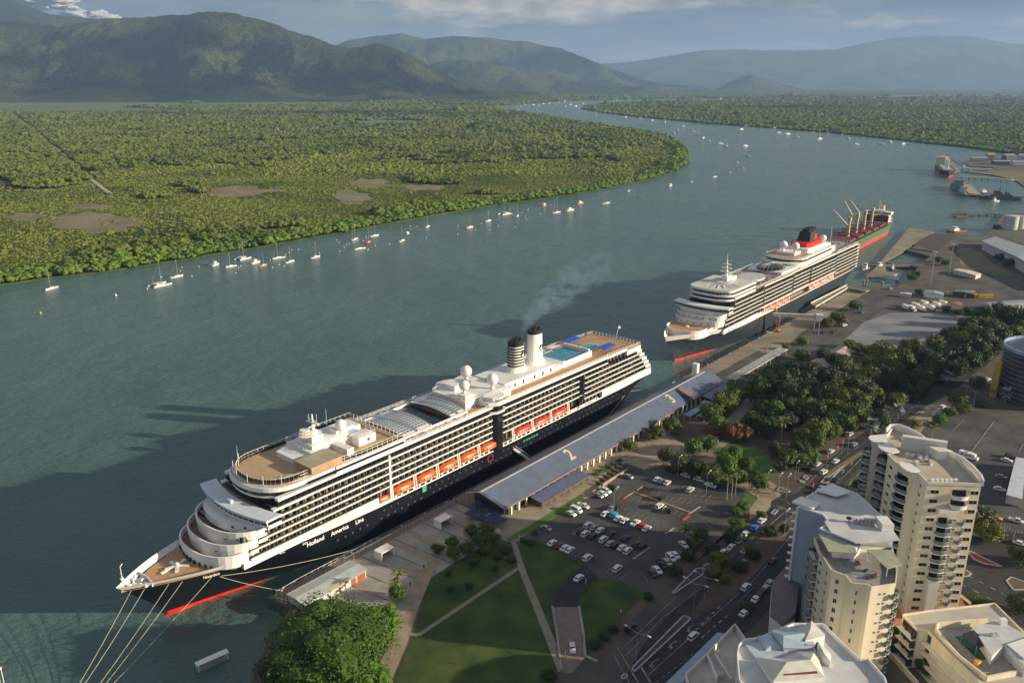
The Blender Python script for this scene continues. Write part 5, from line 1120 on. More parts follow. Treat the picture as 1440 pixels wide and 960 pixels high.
# ---- long terminal building
def terminal():
    t = thing('cruise_terminal', 'very long blue-grey gabled shed with numerals 2 and 3 on its roof', 'terminal building', W(126, 0, 0), RZ)
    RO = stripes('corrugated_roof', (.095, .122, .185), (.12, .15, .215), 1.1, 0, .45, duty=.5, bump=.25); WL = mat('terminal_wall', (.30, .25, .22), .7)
    L_ = 176; v0, v1, vr = 26.5, 46.5, 37.0; ez, rz_ = 7.6, 12.6; b = MB()
    def slab(y0, z0, y1, z1, x0, x1, xr0=None, th=.35):
        xa = x0 if xr0 is None else xr0
        b.add([(x0, y0, z0), (x1, y0, z0), (x1, y1, z1), (xa, y1, z1), (x0, y0, z0 - th), (x1, y0, z0 - th), (x1, y1, z1 - th), (xa, y1, z1 - th)], [(0, 1, 2, 3), (7, 6, 5, 4), (0, 4, 5, 1), (1, 5, 6, 2), (2, 6, 7, 3), (3, 7, 4, 0)])
    slab(-v1, ez, -vr, rz_, 0, L_ + 6, -3.5); slab(-vr, rz_, -v0, ez, -3.5, L_ - 2, 3); b.v[8] = (0, -v0, ez) if False else b.v[8]
    b.build('roof', RO, t)
    MB().box(-3.6, -vr - .35, rz_ - .03, L_ + 1, -vr + .35, rz_ + .16).build('roof_ridge', LGREY, t)
    MB().box(0, -v1 - .25, ez - .9, 128, -v1 + .05, ez + .1).box(150, -v1 - .25, ez - .9, L_, -v1 + .05, ez + .1).build('roof_fascia', mat('brown_fascia', (.17, .125, .115), .6), t)
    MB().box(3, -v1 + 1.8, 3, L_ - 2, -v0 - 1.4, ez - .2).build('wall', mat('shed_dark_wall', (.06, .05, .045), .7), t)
    # white verge frame of the open gable
    b = MB(); b.tube((-.2, -v1, ez - .1), (-3.7, -vr, rz_), .3, n=4).tube((-3.7, -vr, rz_), (-.2, -v0, ez - .1), .3, n=4); b.tube((-.1, -v1, 3), (-.1, -v1, ez), .25, n=4); b.tube((-.1, -v0, 3), (-.1, -v0, ez), .25, n=4); b.build('gable_frame', LGREY, t)
    MB().box(2.72, -42.6, 8.3, 2.84, -36.4, 8.65).box(2.72, -41.2, 7.7, 2.84, -37.8, 7.95).box(2.72, -42.9, 7.5, 2.8, -36.1, 8.8).build('gable_sign_panel', mat('gable_sign_grey', (.3, .3, .3), .6), t)
    col = MB(); r = random.Random(2)
    for x in np.arange(4, L_ - 12, 4.6):
        col.box(x, -v1 + .2, 3, x + .7, -v1 + .9, ez - .3)
    parts(col, 'column', WHITE, t)
    col = MB()
    for x in np.arange(24, L_ - 46, 4.6):
        if r.random() < .7: col.box(x + 1.2, -v1 + 1.7, 3.05, x + 3.9, -v1 + 1.78, 6.3)
    parts(col, 'shop_window', mat('shop_window_glass', (.30, .29, .25), .3), t)
    # numerals painted on the roof slope that faces the town
    sl = math.atan2(rz_ - ez, v1 - vr); NM = mat('roof_numeral', (.50, .44, .33), .7)
    for tx, x, yy in (('2', 49, 39.6), ('3', 134.5, 39.6)):
        zz = ez + (v1 - yy) / (v1 - vr) * (rz_ - ez)
        me = text_mesh(tx, 8.2, .015, 'CENTER', .18); me.materials.append(NM); o = bpy.data.objects.new('roof_numeral', me); COL.objects.link(o); o.parent = t
        from mathutils import Matrix
        Rm = Matrix.Rotation(sl, 4, 'X') @ Matrix.Rotation(PI / 2 * 0 + math.radians(0), 4, 'Z')
        o.location = (x, -yy - 3.6, ez + (v1 - yy - 3.6) / (v1 - vr) * (rz_ - ez) + .04); o.rotation_euler = Rm.to_euler()
    # roof lantern break and the narrow dormer beyond the 3
    MB().box(66 + 16, -v1 + .05, ez + .02, 66 + 16.25, -vr, ez + .06).build('roof_joint', LGREY, t)
    d = MB(); d.add([(144, -v1 - 2.6, 9.6), (148, -v1 - 2.6, 9.6), (148, -vr - 2.2, 12.6), (144, -vr - 2.2, 12.6), (144, -v1 - 2.6, 8.7), (148, -v1 - 2.6, 8.7), (148, -vr - 2.2, 10.9), (144, -vr - 2.2, 10.9)], [(0, 1, 2, 3), (4, 7, 6, 5), (0, 4, 5, 1), (1, 5, 6, 2), (2, 6, 7, 3), (3, 7, 4, 0)]); d.build('entrance_dormer', mat('dormer_brown', (.20, .15, .15), .6), t)
    MB().box(172, -35, 8, 174.5, -32, 17.5).build('white_roof_tower', WHITE, t)
    # lean-to roofs
    RO2 = stripes('canopy_roof', (.09, .11, .19), (.12, .145, .24), 1.0, 0, .4, duty=.5)
    for nm, x0, x1, y0, y1, z0, z1, m in (('side_canopy', 15, 47, -52.8, -46.9, 5.6, 6.4, RO2), ('side_canopy', 156, 180, -54, -46.9, 6.2, 7.3, RO2)):
        MB().add([(x0, y0, z0), (x1, y0, z0), (x1, y1, z1), (x0, y1, z1), (x0, y0, z0 - .3), (x1, y0, z0 - .3), (x1, y1, z1 - .3), (x0, y1, z1 - .3)], [(0, 1, 2, 3), (4, 7, 6, 5), (0, 4, 5, 1), (1, 5, 6, 2), (2, 6, 7, 3), (3, 7, 4, 0)]).build(nm, m, t)
        c_ = MB()
        for x in np.arange(x0 + .5, x1, 4.4): c_.box(x, y0 + .4, 3, x + .25, y0 + .65, z0 - .3)
        parts(c_, 'canopy_post', DGREY, t)
        MB().box(x0 + 1, y0 + 1.2, 3, x1 - 1, y1 + .5, z0 - .6).box(x0, y0 - .12, z0 - .75, x1, y0 + .05, z0 + .05).build('canopy_front', [mat('cafe_inside', (.12, .08, .06), .7)], t)
    MB().box(157, -54.3, 4.8, 176, -54.1, 5.5).build('yellow_sign_band', mat('yellow_sign', (.7, .4, .03), .5), t)
    for i, (x0, x1, y0, y1) in enumerate(((131, 150, -54, -50.5), (134, 144, -60, -56), (150.5, 156, -53, -49))):
        s = MB(); n = int((x1 - x0) / 1.2)
        for k in range(n): s.box(x0 + k * 1.2, y0, 5.6 + .02 * i, x0 + k * 1.2 + .75, y1, 5.75 + .02 * i)
        s.box(x0, y0 - .1, 5.4, x1, y0 + .15, 5.59).box(x0, y1 - .15, 5.4, x1, y1 + .1, 5.59)
        for k in range(4): x = lerp(x0, x1 - .3, k / 3); s.box(x, y0, 3, x + .25, y0 + .25, 5.4); s.box(x, y1 - .25, 3, x + .25, y1, 5.4)
        s.build('slatted_pergola', mat('pergola_blue_white', (.35, .45, .55), .5), t)
terminal()
# canopy walkway behind the open wharf
wk = thing('covered_walkway', 'long narrow covered walkway with pale slatted roof beyond the terminal', 'walkway', W(318, 46, 0), RZ)
b = MB()
for i in range(32): b.box(i * 2.25, -2.4 + .01, 6.2, i * 2.25 + 1.5, 3.6, 6.4)
b.box(0, -2.5, 6.0, 72, -2.2, 6.25).box(0, 3.4, 6.0, 72, 3.7, 6.25); b.build('slatted_roof', mat('walkway_roof', (.45, .47, .44), .5, .3, .5), wk)
b = MB()
for i in range(13): b.box(i * 5.8, -2.4, 3, i * 5.8 + .25, -2.15, 6.0)
parts(b, 'post', LGREY, wk)

# ---- blue umbrellas and deck at the near gable
for i, (x, y) in enumerate([(668, 712), (676, 706), (686, 716), (698, 722), (690, 727), (662, 721), (676, 722), (704, 730)]):
    X, Y = G(x, y, 5.5); t = thing('market_umbrella', 'dark blue square umbrella below the terminal gable, %s from the left' % ordn([1, 2, 4, 6, 5, 0, 3, 7][i]), 'umbrella', (X, Y, ZG), RZ, 'blue umbrellas on the gable terrace')
    MB().add([(-2.1, -2.1, 2.4), (2.1, -2.1, 2.4), (2.1, 2.1, 2.4), (-2.1, 2.1, 2.4), (0, 0, 3.3)], [(0, 1, 4), (1, 2, 4), (2, 3, 4), (3, 0, 4), (3, 2, 1, 0)]).build('canopy', mat('umbrella_blue', (.02, .05, .13), .7), t); MB().tube((0, 0, 0), (0, 0, 2.6), .06).build('pole', METAL, t)
# ---- kiosk with pale metal roof by the quay tip, shelters and fence
def shed(name, label, cat, u0, u1, v0, v1, h, rise, roofm, wallm, eave=.5, doors=None, face=None):
    t = thing(name, label, cat, W(u0, v0, ZG), RZ); L_, D_ = u1 - u0, v1 - v0
    MB().box(0, -D_, 0, L_, 0, h).build('wall', wallm, t)
    e = eave; b = MB()
    if rise == 0: b.box(-e, -D_ - e, h, L_ + e, e, h + .3)
    else:
        ym = -D_ / 2
        b.add([(-e, -D_ - e, h - .1), (L_ + e, -D_ - e, h - .1), (L_ + e, ym, h + rise), (-e, ym, h + rise), (L_ + e, e, h - .1), (-e, e, h - .1)], [(0, 1, 2, 3), (3, 2, 4, 5), (0, 3, 5), (1, 4, 2), (0, 5, 4, 1)])
    b.build('roof', roofm, t); return t
t = shed('ferry_kiosk', 'low kiosk with pale metal roof and rusty doors beside the big fig tree', 'kiosk', 41, 66, 27.8, 36.4, 2.9, .45, stripes('pale_metal_roof', (.42, .45, .44), (.5, .54, .52), .8, 0, .5), mat('kiosk_wall', (.55, .53, .48), .7))
MB().box(18.6, -8.66, .1, 20.6, -8.61, 2.3).box(21.2, -8.66, .1, 24.6, -8.61, 2.3).build('red_door', mat('rust_door', (.36, .08, .03), .6), t)
MB().box(10, -8.9, 2.2, 17, -8.7, 2.9).build('orange_sign', mat('orange_sign', (.75, .35, .04), .5), t)
for lab, (px, py) in (('white open-sided box shelter on the plaza beside the kiosk', (541, 782)), ('white open-sided box shelter on the plaza nearer the terminal', (623, 738))):
    X, Y = G(px, py, ZG); t = thing('plaza_shelter', lab, 'shelter', (X, Y, ZG), RZ + PI / 2)
    MB().box(-2, -3, 3.0, 2, 3, 3.25).box(-2, -3, 0, 2, -2.75, 3).box(-2, 2.75, 0, 2, 3, 3).build('frame', WHITE, t); MB().box(1.5, -2.7, 0, 1.7, 2.7, 2.4).build('back_wall', mat('shelter_rust', (.25, .13, .08), .7), t)
def fence(name, label, pts, h, gap, m, px=False, infill=True):
    P = [(*(G(*p, ZG) if px else W(*p)[:2]), 0) for p in pts]; o0 = P[0]; t = thing(name, label, 'fence', (o0[0], o0[1], ZG)); P = [(p[0] - o0[0], p[1] - o0[1]) for p in P]
    r_ = MB(); po = MB()
    for a, c_ in zip(P, P[1:]):
        L_ = math.dist(a, c_); k = max(1, int(L_ / gap)); r_.wall([a, c_], h - .1, h, .08).wall([a, c_], .15, .25, .08)
        if infill: n = int(L_ / .6); 
        else: n = 0
        for i in range(n): q = (lerp(a[0], c_[0], i / n), lerp(a[1], c_[1], i / n)); r_.box(q[0] - .03, q[1] - .03, .2, q[0] + .03, q[1] + .03, h)
        for i in range(k + 1): q = (lerp(a[0], c_[0], i / k), lerp(a[1], c_[1], i / k)); po.box(q[0] - .08, q[1] - .08, 0, q[0] + .08, q[1] + .08, h + .15)
    r_.build('railing', m, t); parts(po, 'post', m, t)
fence('security_fence', 'pale steel security fence along the timber promenade between plaza and ship', [(66, 24.8), (124, 24.8)], 2.6, 4, METAL)
fence('quay_railing', 'white handrail round the rounded quay tip beside the kiosk', [(66, 20.9), (50, 20.9), (41, 21.5), (38.6, 24), (40, 29), (44, 33)], 1.2, 2.5, WHITE, infill=False)
fence('wharf_railing', 'white rail on low posts between the near ship and the timber promenade', [(66, 20.7), (122, 20.6)], 1.0, 3, KERB, infill=False)
fence('seawall_railing', 'thin railing along the wharf edge behind the terminal roof', [(124, 21), (300, 21)], 1.1, 5, LGREY, infill=False)
# fenders and bollards along the long wharf
bo = [(u, 21.2) for u in list(range(48, 122, 12)) + list(range(310, 590, 14))]
for i, (u, v) in enumerate(bo):
    o = MB().tube((0, 0, 0), (0, 0, .7), .32, .26, 8).tube((0, 0, .65), (0, 0, .95), .5, .42, 8).build('bollard', KERB, loc=W(u, v, ZG)); near = u < 200
    tag(o, 'white mooring bollard on the %s wharf edge, %s from its left end' % ('timber' if near else 'open concrete', ordn(i if near else i - 7)), 'bollard', 'mooring bollards on the wharf edge')
# mooring lines
def line_(label, a, c_, sag=1.5, r=.09, m=None):
    n = 10; P = [(lerp(a[0], c_[0], i / n), lerp(a[1], c_[1], i / n), lerp(a[2], c_[2], i / n) - sag * 4 * (i / n) * (1 - i / n)) for i in range(n + 1)]
    o0 = P[0]; o = MB().path([(p[0] - o0[0], p[1] - o0[1], p[2] - o0[2]) for p in P], r, 4).build('mooring_line', m or mat('rope', (.5, .46, .33), .8), loc=o0); tag(o, label, 'rope', 'mooring lines')
def wp(u, v, z): return W(u, v, z)
fb = crop(3.4286, 0, 820)
for i, (q, s) in enumerate([((400, 480), (4, 1)), ((420, 480), (7, 3.5)), ((487, 480), (13, 7)), ((510, 480), (16.5, 9)), ((530, 480), (25, 12))]):
    a = wp(s[0], s[1] * .95, 14.6 if i < 4 else 13.5); d = fb(q[0] - 70, q[1] + 90); e = G(*d, 2.5); line_('pale mooring line from the near bow to the bottom edge, %s from the left' % ordn(i), a, (e[0], e[1], 2.5), .6, .07)
line_('slack mooring line from the near ship to the quay tip hook', wp(27, 12, 12.5), wp(42, 22, 4), .4); line_('long mooring line from the near bow to the timber promenade', wp(27.5, 12.2, 12.6), wp(74, 21, 4), 1.0)
line_('mooring line from the near stern across to the wharf', wp(262, 16, 8), wp(300, 22, 4), .6); line_('long mooring line from the near stern quarter down to the terminal edge', wp(256, 16.2, 7.5), wp(232, 21.5, 4), .5)
for i, (a, v) in enumerate(((4, 1), (9, 4), (14, 6))): line_('steep mooring line from the far liner bow to the wharf, %s from the left' % ordn(i), wp(338 + a, -2 + v, 13.5), wp(325 + a * 1.5, 21.5, 4), .3)
b = MB().tube((0, 0, 0), (0, 0, 2.4), .35, .25, 8).tube((-.2, 0, 2.2), (.6, 0, 3.0), .4, .3, 8); tag(b.build('mooring_hook', LGREY, loc=W(41.5, 23.5, ZG)), 'pale quick-release mooring hook on the quay tip', 'mooring hook')
b = thing('gangway', 'narrow pale gangway from the side of the near ship down to the wharf', 'gangway', W(166, 16.6, 0), RZ)
MB().add([(0, 0, 9.0), (1.6, 0, 9.0), (5.6, -5.2, 4.2), (4, -5.2, 4.2), (0, 0, 8.6), (1.6, 0, 8.6), (5.6, -5.2, 3.9), (4, -5.2, 3.9)], [(0, 1, 2, 3), (4, 7, 6, 5), (0, 4, 5, 1), (1, 5, 6, 2), (2, 6, 7, 3), (3, 7, 4, 0)]).build('walkway', LGREY, b)
MB().tube((0, 0, 10), (4, -5.2, 5.2), .08).tube((1.6, 0, 10), (5.6, -5.2, 5.2), .08).build('handrail', WHITE, b)

# ---- far wharf furniture
def pole_light(px, py, h, label, kind=0, zb=ZG, hd_=None, group=None, nm='street_lamp'):
    x, y = G(px, py, zb); t = thing(nm, label, 'lamp', (x, y, zb), (RZ if hd_ is None else hd_), group)
    r0 = .12 if h < 14 else .28
    MB().tube((0, 0, 0), (0, 0, h), r0, r0 * .55, 8).build('pole', METAL, t)
    if kind == 0: MB().tube((0, 0, h), (2.2, 0, h + .5), .06, n=4).build('arm', METAL, t); MB().box(1.9, -.2, h + .38, 2.9, .2, h + .56).build('lamp_head', WHITE, t)
    elif kind == 1:
        MB().tube((0, -1.6, h), (0, 1.6, h), .1).build('crossbar', METAL, t)
        for y_ in (-1.4, -.5, .5, 1.4): MB().box(-.25, y_ - .3, h, .35, y_ + .3, h + .5).build('flood_lamp', WHITE, t)
    else:
        MB().tube((0, 0, h), (0, -3.4, h + .8), .06, n=4).tube((0, 0, h), (0, 3.4, h + .8), .06, n=4).build('arm', METAL, t)
        for s in (-1, 1): MB().box(-.2, s * 3.9 - .5, h + .7, .2, s * 3.9 + .5, h + .9).build('lamp_head', WHITE, t)
for px, py, h, lab in ((1150.5, 470.5, 21, 'tall floodlight mast on the open wharf beside the parked cars'), (1308, 402, 28, 'tall white floodlight mast beside the basin and white site huts'), (1334, 387, 27, 'tall white floodlight mast by the long low hut'), (1078, 503, 16, 'slim light mast standing at the middle of the open wharf')): pole_light(px, py, h, lab, 1, nm='floodlight_mast')
# boarding bridge on the wharf
t = thing('boarding_bridge', 'white overhead boarding walkway on two legs beside the far liner', 'boarding bridge', W(452, 20, ZG), RZ)
MB().obox(-6, -10, 8.2, 30, 2.4, 2.2, -1.02, 0).build('walkway_tube', LGREY, t)
for x, y in ((-12.5, .5), (0, -20.5)): MB().tube((x, y, 0), (x, y, 8.3), .35, .3, 6).build('leg', METAL, t)
MB().obox(1.6, -22.8, 7.8, 4.4, 4, 3, -1.02).build('end_cabin', WHITE, t)
# orange boom lift
t = thing('boom_lift', 'orange boom lift reaching up beside the far liner hull', 'boom lift', W(432, 24, ZG), RZ)
OL = mat('lift_orange', (.75, .16, .03), .5); MB().box(-1.6, -1, .5, 1.6, 1, 1.7).build('chassis', OL, t)
for x in (-1.1, 1.1):
    for y in (-1.1, 1.1): MB().tube((x, y - .2, .5), (x, y + .2, .5), .5, n=10).build('wheel', BLACK, t)
MB().tube((0, 0, 1.6), (3, .6, 9), .3, n=5).build('lower_boom', OL, t); MB().tube((3, .6, 9), (-1, 2.5, 15), .22, n=5).build('upper_boom', mat('lift_yellow', (.7, .45, .05), .5), t); MB().box(-2, 2, 14.8, -.4, 3.4, 15.9).build('basket', OL, t)
# L-shaped linkspan walkway by the basin
lk = thing('linkspan', 'tan elbow-shaped walkway over the water at the far liner stern', 'linkspan', (0, 0, 0)); 
LP = [G(1140, 427, 4.5), G(1192, 401, 4.5), G(1222, 408, 4.5), G(1218, 410.5, 4.5), G(1193, 405, 4.5), G(1147, 432, 4.5)]
MB().prism(LP, 4.0, 4.6, 0, bottom=True).build('deck', mat('linkspan_deck', (.36, .32, .20), .8), lk); MB().wall([LP[3], LP[4], LP[5]], 4.6, 5.6, .15).wall([LP[0], LP[1], LP[2]], 4.6, 5.6, .15).build('parapet', LGREY, lk)
for i, (px, py) in enumerate([(1218, 402), (1240, 405), (1214, 404)]):
    x, y = G(px, py, 1); tag(MB().tube((0, 0, -2), (0, 0, 6), .8, n=8).tube((0, 0, 5.6), (0, 0, 6.6), 1.3, n=8).build('mooring_dolphin', mat('pile_grey', (.25, .24, .22), .8), loc=(x, y, 0)), 'round mooring pile by the linkspan, %s from the left' % ordn(i), 'mooring pile')
def gable_shed(name, label, cat, pts, z0, h, rise, roofm, wallm, extra=None):
    """pts: four roof corners in photo pixels at the eaves, long side first"""
    P = [G(x, y, z0 + h) for x, y in pts]; c0 = P[0]; t = thing(name, label, cat, (c0[0], c0[1], z0)); Q = [(p[0] - c0[0], p[1] - c0[1]) for p in P]
    cx, cy = sum(q[0] for q in Q) / 4, sum(q[1] for q in Q) / 4
    MB().prism([(lerp(q[0], cx, .04), lerp(q[1], cy, .04)) for q in Q], 0, h - .05).build('wall', wallm, t)
    m03 = ((Q[0][0] + Q[3][0]) / 2, (Q[0][1] + Q[3][1]) / 2); m12 = ((Q[1][0] + Q[2][0]) / 2, (Q[1][1] + Q[2][1]) / 2)
    v = [(*Q[0], h), (*Q[1], h), (*Q[2], h), (*Q[3], h), (*m03, h + rise), (*m12, h + rise)]
    MB().add(v, [(0, 1, 5, 4), (4, 5, 2, 3), (0, 4, 3), (1, 2, 5), (0, 3, 2, 1)]).build('roof', roofm, t); return t
RUST = mat('rusty_roof', (.26, .22, .20), .8, .3, .25, col2=(.45, .40, .36), detail=8)
fg = crop(2.667, 900, 400)
gable_shed('old_wharf_shed', 'old wharf shed with a rusty pale roof among trees by the gravel yard', 'shed', [fg(632, 292), fg(748, 228), fg(795, 262), fg(700, 318)], ZG, 4.0, 2.4, RUST, mat('white_boards', (.5, .48, .44), .8))
ft = crop(3.2, 1140, 180)
LTR = stripes('long_metal_roof', (.34, .38, .40), (.46, .49, .50), 4.2, 0, .6, duty=.93)
gable_shed('long_warehouse', 'long white-roofed warehouse at the right edge above the dense trees', 'warehouse', [ft(785, 784), ft(1020, 768), ft(1060, 800), ft(820, 822)], ZG, 5, 1.5, LTR, CREAM)
gable_shed('big_warehouse', 'large pale grey roofed warehouse at the upper right edge', 'warehouse', [ft(768, 508), ft(830, 488), ft(1200, 640), ft(1130, 700)], ZG, 8, 2.5, LTR, LGREY)
gable_shed('long_low_hut', 'long low cream-roofed hut in the container yard below the floodlight mast', 'hut', [ft(640, 637), ft(668, 632), ft(770, 655), ft(745, 664)], ZG, 3.4, .5, CREAM, mat('hut_wall_white', (.6, .58, .52), .7))
gable_shed('site_office', 'pale blue-roofed site office with square windows beside a round tree', 'site office', [ft(510, 742), ft(515, 728), ft(600, 740), ft(600, 752)], ZG, 3.6, .8, mat('grey_blue_roof', (.3, .36, .38), .6), WHITE)
gable_shed('glass_shelter', 'small grey open shelter beside the basin road', 'shelter', [ft(402, 744), ft(405, 738), ft(455, 742), ft(455, 750)], ZG, 2.8, .3, LGREY, LGREY)
gable_shed('dark_workshop', 'dark low workshop behind the yellow shipping containers', 'workshop', [ft(640, 735), ft(655, 725), ft(735, 735), ft(740, 748)], ZG, 3.6, .6, mat('green_grey_roof', (.14, .18, .17), .7), DGREY)
gable_shed('rust_roof_store', 'low store with a rusty red-brown roof next to the white trucks', 'store', [ft(612, 790), ft(625, 782), ft(682, 786), ft(684, 802)], ZG, 3.2, .6, mat('red_rust_roof', (.30, .12, .07), .8, .2, .3), CREAM)
gable_shed('roadside_shed', 'white-roofed flat shed at the right edge beside the east car park', 'shed', [fe(1098, 252), fe(1170, 262), fe(1140, 535), fe(1032, 505)], ZG, 4.2, .4, mat('white_blue_roof', (.55, .60, .64), .5), LGREY)
for i, (x, y, c_) in enumerate([(645, 752, 1), (680, 750, 1), (705, 746, 1), (722, 762, 1), (785, 764, 1)]):
    X, Y = G(*ft(x, y), ZG); t = thing('shipping_container', 'yellow shipping container in the yard row, %s from the left' % ordn(i), 'container', (X, Y, ZG), math.radians(-4), 'yellow shipping containers')
    MB().box(-5.5, -1.2, 0, 5.5, 1.2, 2.6).build('box_body', stripes('container_yellow', (.70, .42, .02), (.60, .35, .015), .6, 0), t); MB().box(5.5, -1.1, .1, 5.56, 1.1, 2.5).build('door', mat('yellow_door', (.6, .36, .02), .5), t)
X, Y = G(1257, 497, ZG); t = thing('site_container', 'orange and white tall container box standing at the gravel yard edge', 'container', (X, Y, ZG), .5); MB().box(-3, -1.6, 0, 3, 1.6, 4.6).build('box_body', mat('container_rust_orange', (.5, .2, .07), .7, .2, .5), t); MB().box(-3, -1.65, .2, -.2, -1.6, 4.4).build('white_panel', WHITE, t)
# storage tank and far jetties
X, Y = G(1420, 322, ZG); t = thing('storage_tank', 'pale grey-white storage tank standing by the shore at the right', 'storage tank', (X, Y, ZG))
MB().tube((0, 0, 0), (0, 0, 15), 7.4, n=24).tube((13, 6, 0), (13, 6, 14), 6.5, n=24).build('tank_shell', mat('tank_white', (.48, .50, .46), .5, .25, .06), t); MB().tube((0, 0, 15), (0, 0, 15.8), 7.5, 3, 24).build('tank_roof', LGREY, t)
def jetty(label, pts, wd, m, z=3.0, piles=True, group=None):
    P = [G(x, y, z) for x, y in pts]; o = P[0]; t = thing('jetty', label, 'jetty', (o[0], o[1], 0)); Q = [(p[0] - o[0], p[1] - o[1]) for p in P]
    MB().wall(Q, z - .9, z, wd).build('deck', m, t); b = MB()
    if piles:
        for a, c_ in zip(Q, Q[1:]):
            n = max(1, int(math.dist(a, c_) / 9))
            for i in range(n): b.tube((lerp(a[0], c_[0], i / n), lerp(a[1], c_[1], i / n), -2), (lerp(a[0], c_[0], i / n), lerp(a[1], c_[1], i / n), z - .9), .8, n=5)
        parts(b, 'pile', DGREY, t)
DK = mat('old_jetty', (.10, .09, .08), .9)
jetty('dark ruined jetty with piles standing in front of the storage tank', [(1412, 302), (1388, 300), (1356, 301), (1350, 297)], 7, DK); jetty('short dark end platform of the ruined jetty', [(1342, 304), (1356, 303)], 8, DK); jetty('tan naval jetty between the grey ships', [(1356, 259), (1372, 273), (1366, 273)], 16, mat('jetty_tan', (.36, .30, .20), .8)); jetty('long dark jetty behind the dark patrol ship', [(1358, 273.5), (1400, 275), (1440, 279.5)], 9, DK)
jetty('long pale trestle jetty running right from the grey naval ship', [(1353, 248), (1400, 250), (1425, 253)], 6, LGREY, 4); jetty('long trestle jetty of the loading berth', [(1354, 236), (1396, 238)], 8, LGREY, 5); jetty('concrete loading berth beside the far cargo ship', [(1330, 247), (1344, 240), (1336, 228)], 14, CONC, 3)
t = thing('loading_conveyor', 'sloping grey conveyor gallery above the loading berth', 'conveyor', (*G(1334, 222, 18), 0)); a = (0, 0, 18); x1, y1 = G(1356, 234, 4); x0, y0 = G(1334, 222, 18)
MB().tube((0, 0, 18), (x1 - x0, y1 - y0, 5), 2.6, n=4).build('gallery', LGREY, t); MB().tube((0, 0, 0), (0, 0, 18), 1.4, n=4).build('tower_leg', METAL, t); MB().box(-9, -4, 17, 3, 4, 22).build('transfer_house', mat('house_grey', (.12, .15, .16), .6), t)
# far right industrial point
sheet('far_point_land', [(1360, 226), (1400, 222), (1480, 222), (1500, 262), (1440, 262), (1425, 252), (1396, 244), (1362, 243), (1352, 241), (1392, 239), (1400, 236), (1366, 234), (1352, 228)], -60, EARTH)
sheet('far_point_scrub', [(1362, 242.5), (1392, 241), (1440, 240), (1480, 244), (1480, 258), (1430, 254), (1396, 246)], -55, SCRUB)
r = random.Random(31)
for i, (x, y, w_, d_, h_) in enumerate([(1376, 226, 30, 16, 8), (1392, 224, 14, 12, 14), (1410, 230, 40, 18, 7), (1418, 224, 22, 16, 12), (1432, 232, 26, 20, 9), (1437, 226, 16, 12, 15)]):
    X, Y = G(x, y, 2); t = thing('port_warehouse', '%s warehouse on the far industrial point, %s from the left' % (['grey', 'buff', 'dark grey', 'green-grey', 'white', 'grey'][i], ordn(i)), 'warehouse', (X, Y, 1.8), r.uniform(-.3, .3))
    m = [LGREY, mat('buff_yard', (.5, .38, .16), .8), DGREY, mat('green_grey_shed', (.12, .15, .14), .7), WHITE, LGREY][i]; MB().box(-w_ / 2, -d_ / 2, 0, w_ / 2, d_ / 2, h_ * .7).build('wall', m, t); MB().add([(-w_ / 2 - 1, -d_ / 2 - 1, h_ * .7), (w_ / 2 + 1, -d_ / 2 - 1, h_ * .7), (w_ / 2 + 1, d_ / 2 + 1, h_ * .7), (-w_ / 2 - 1, d_ / 2 + 1, h_ * .7), (-w_ / 2, 0, h_), (w_ / 2, 0, h_)], [(0, 1, 5, 4), (2, 3, 4, 5), (0, 4, 3), (1, 2, 5), (3, 2, 1, 0)]).build('roof', METAL if i != 1 else m, t)
# tugs and work barges in the basins
def workboat(px, py, label, hullm, L_=16, ang=.3, cab=True):
    X, Y = G(px, py, 0); t = thing('work_boat', label, 'work boat', (X, Y, 0), ang); c = dict(L=L_, B=L_ * .32, zt=1.8, stem0=L_ * .05, ent0=L_ * .35, ent1=L_ * .3, tail0=.5, run=L_ * .2, stern=.5)
    hull_strips(c, [('hull', hullm, lambda x: -.5, lambda x: 1.8, 1)], t); MB().prism(deck_outline(c, 1.7, .5, L_ - .3, .1), 1.3, 1.5).build('deck', MGREY, t)
    if cab: MB().box(L_ * .3, -L_ * .1, 1.5, L_ * .55, L_ * .1, 4.2).box(L_ * .33, -L_ * .09, 4.2, L_ * .48, L_ * .09, 6).build('cabin', WHITE, t); MB().box(L_ * .325, -L_ * .092, 4.8, L_ * .485, L_ * .092, 5.5).build('cabin_windows', DKGLASS, t)
workboat(1330, 327, 'red-brown dredging barge moored off the end of the pier', mat('barge_red', (.30, .05, .03), .7), 30, .35)
workboat(1213, 381, 'white and yellow work boat beside the wharf in the basin', WHITE, 16, .9); workboat(1222, 386, 'flat grey work barge with white trim in the basin', LGREY, 24, -.1, False); workboat(1228, 379, 'dark tug with tan deckhouse against the inner wharf', mat('tug_dark', (.08, .07, .05), .7), 18, .5); workboat(1250, 381, 'small dark boat at anchor in the middle of the basin', DGREY, 8, .2); workboat(1262, 397, 'small dark boat near the rock edge of the basin', DGREY, 8, 1.2)
workboat(1372, 272, 'dark workboat behind the tan naval jetty', DGREY, 30, .2); workboat(1393, 283.5, 'small white launch below the dark patrol ship', WHITE, 14, .2)
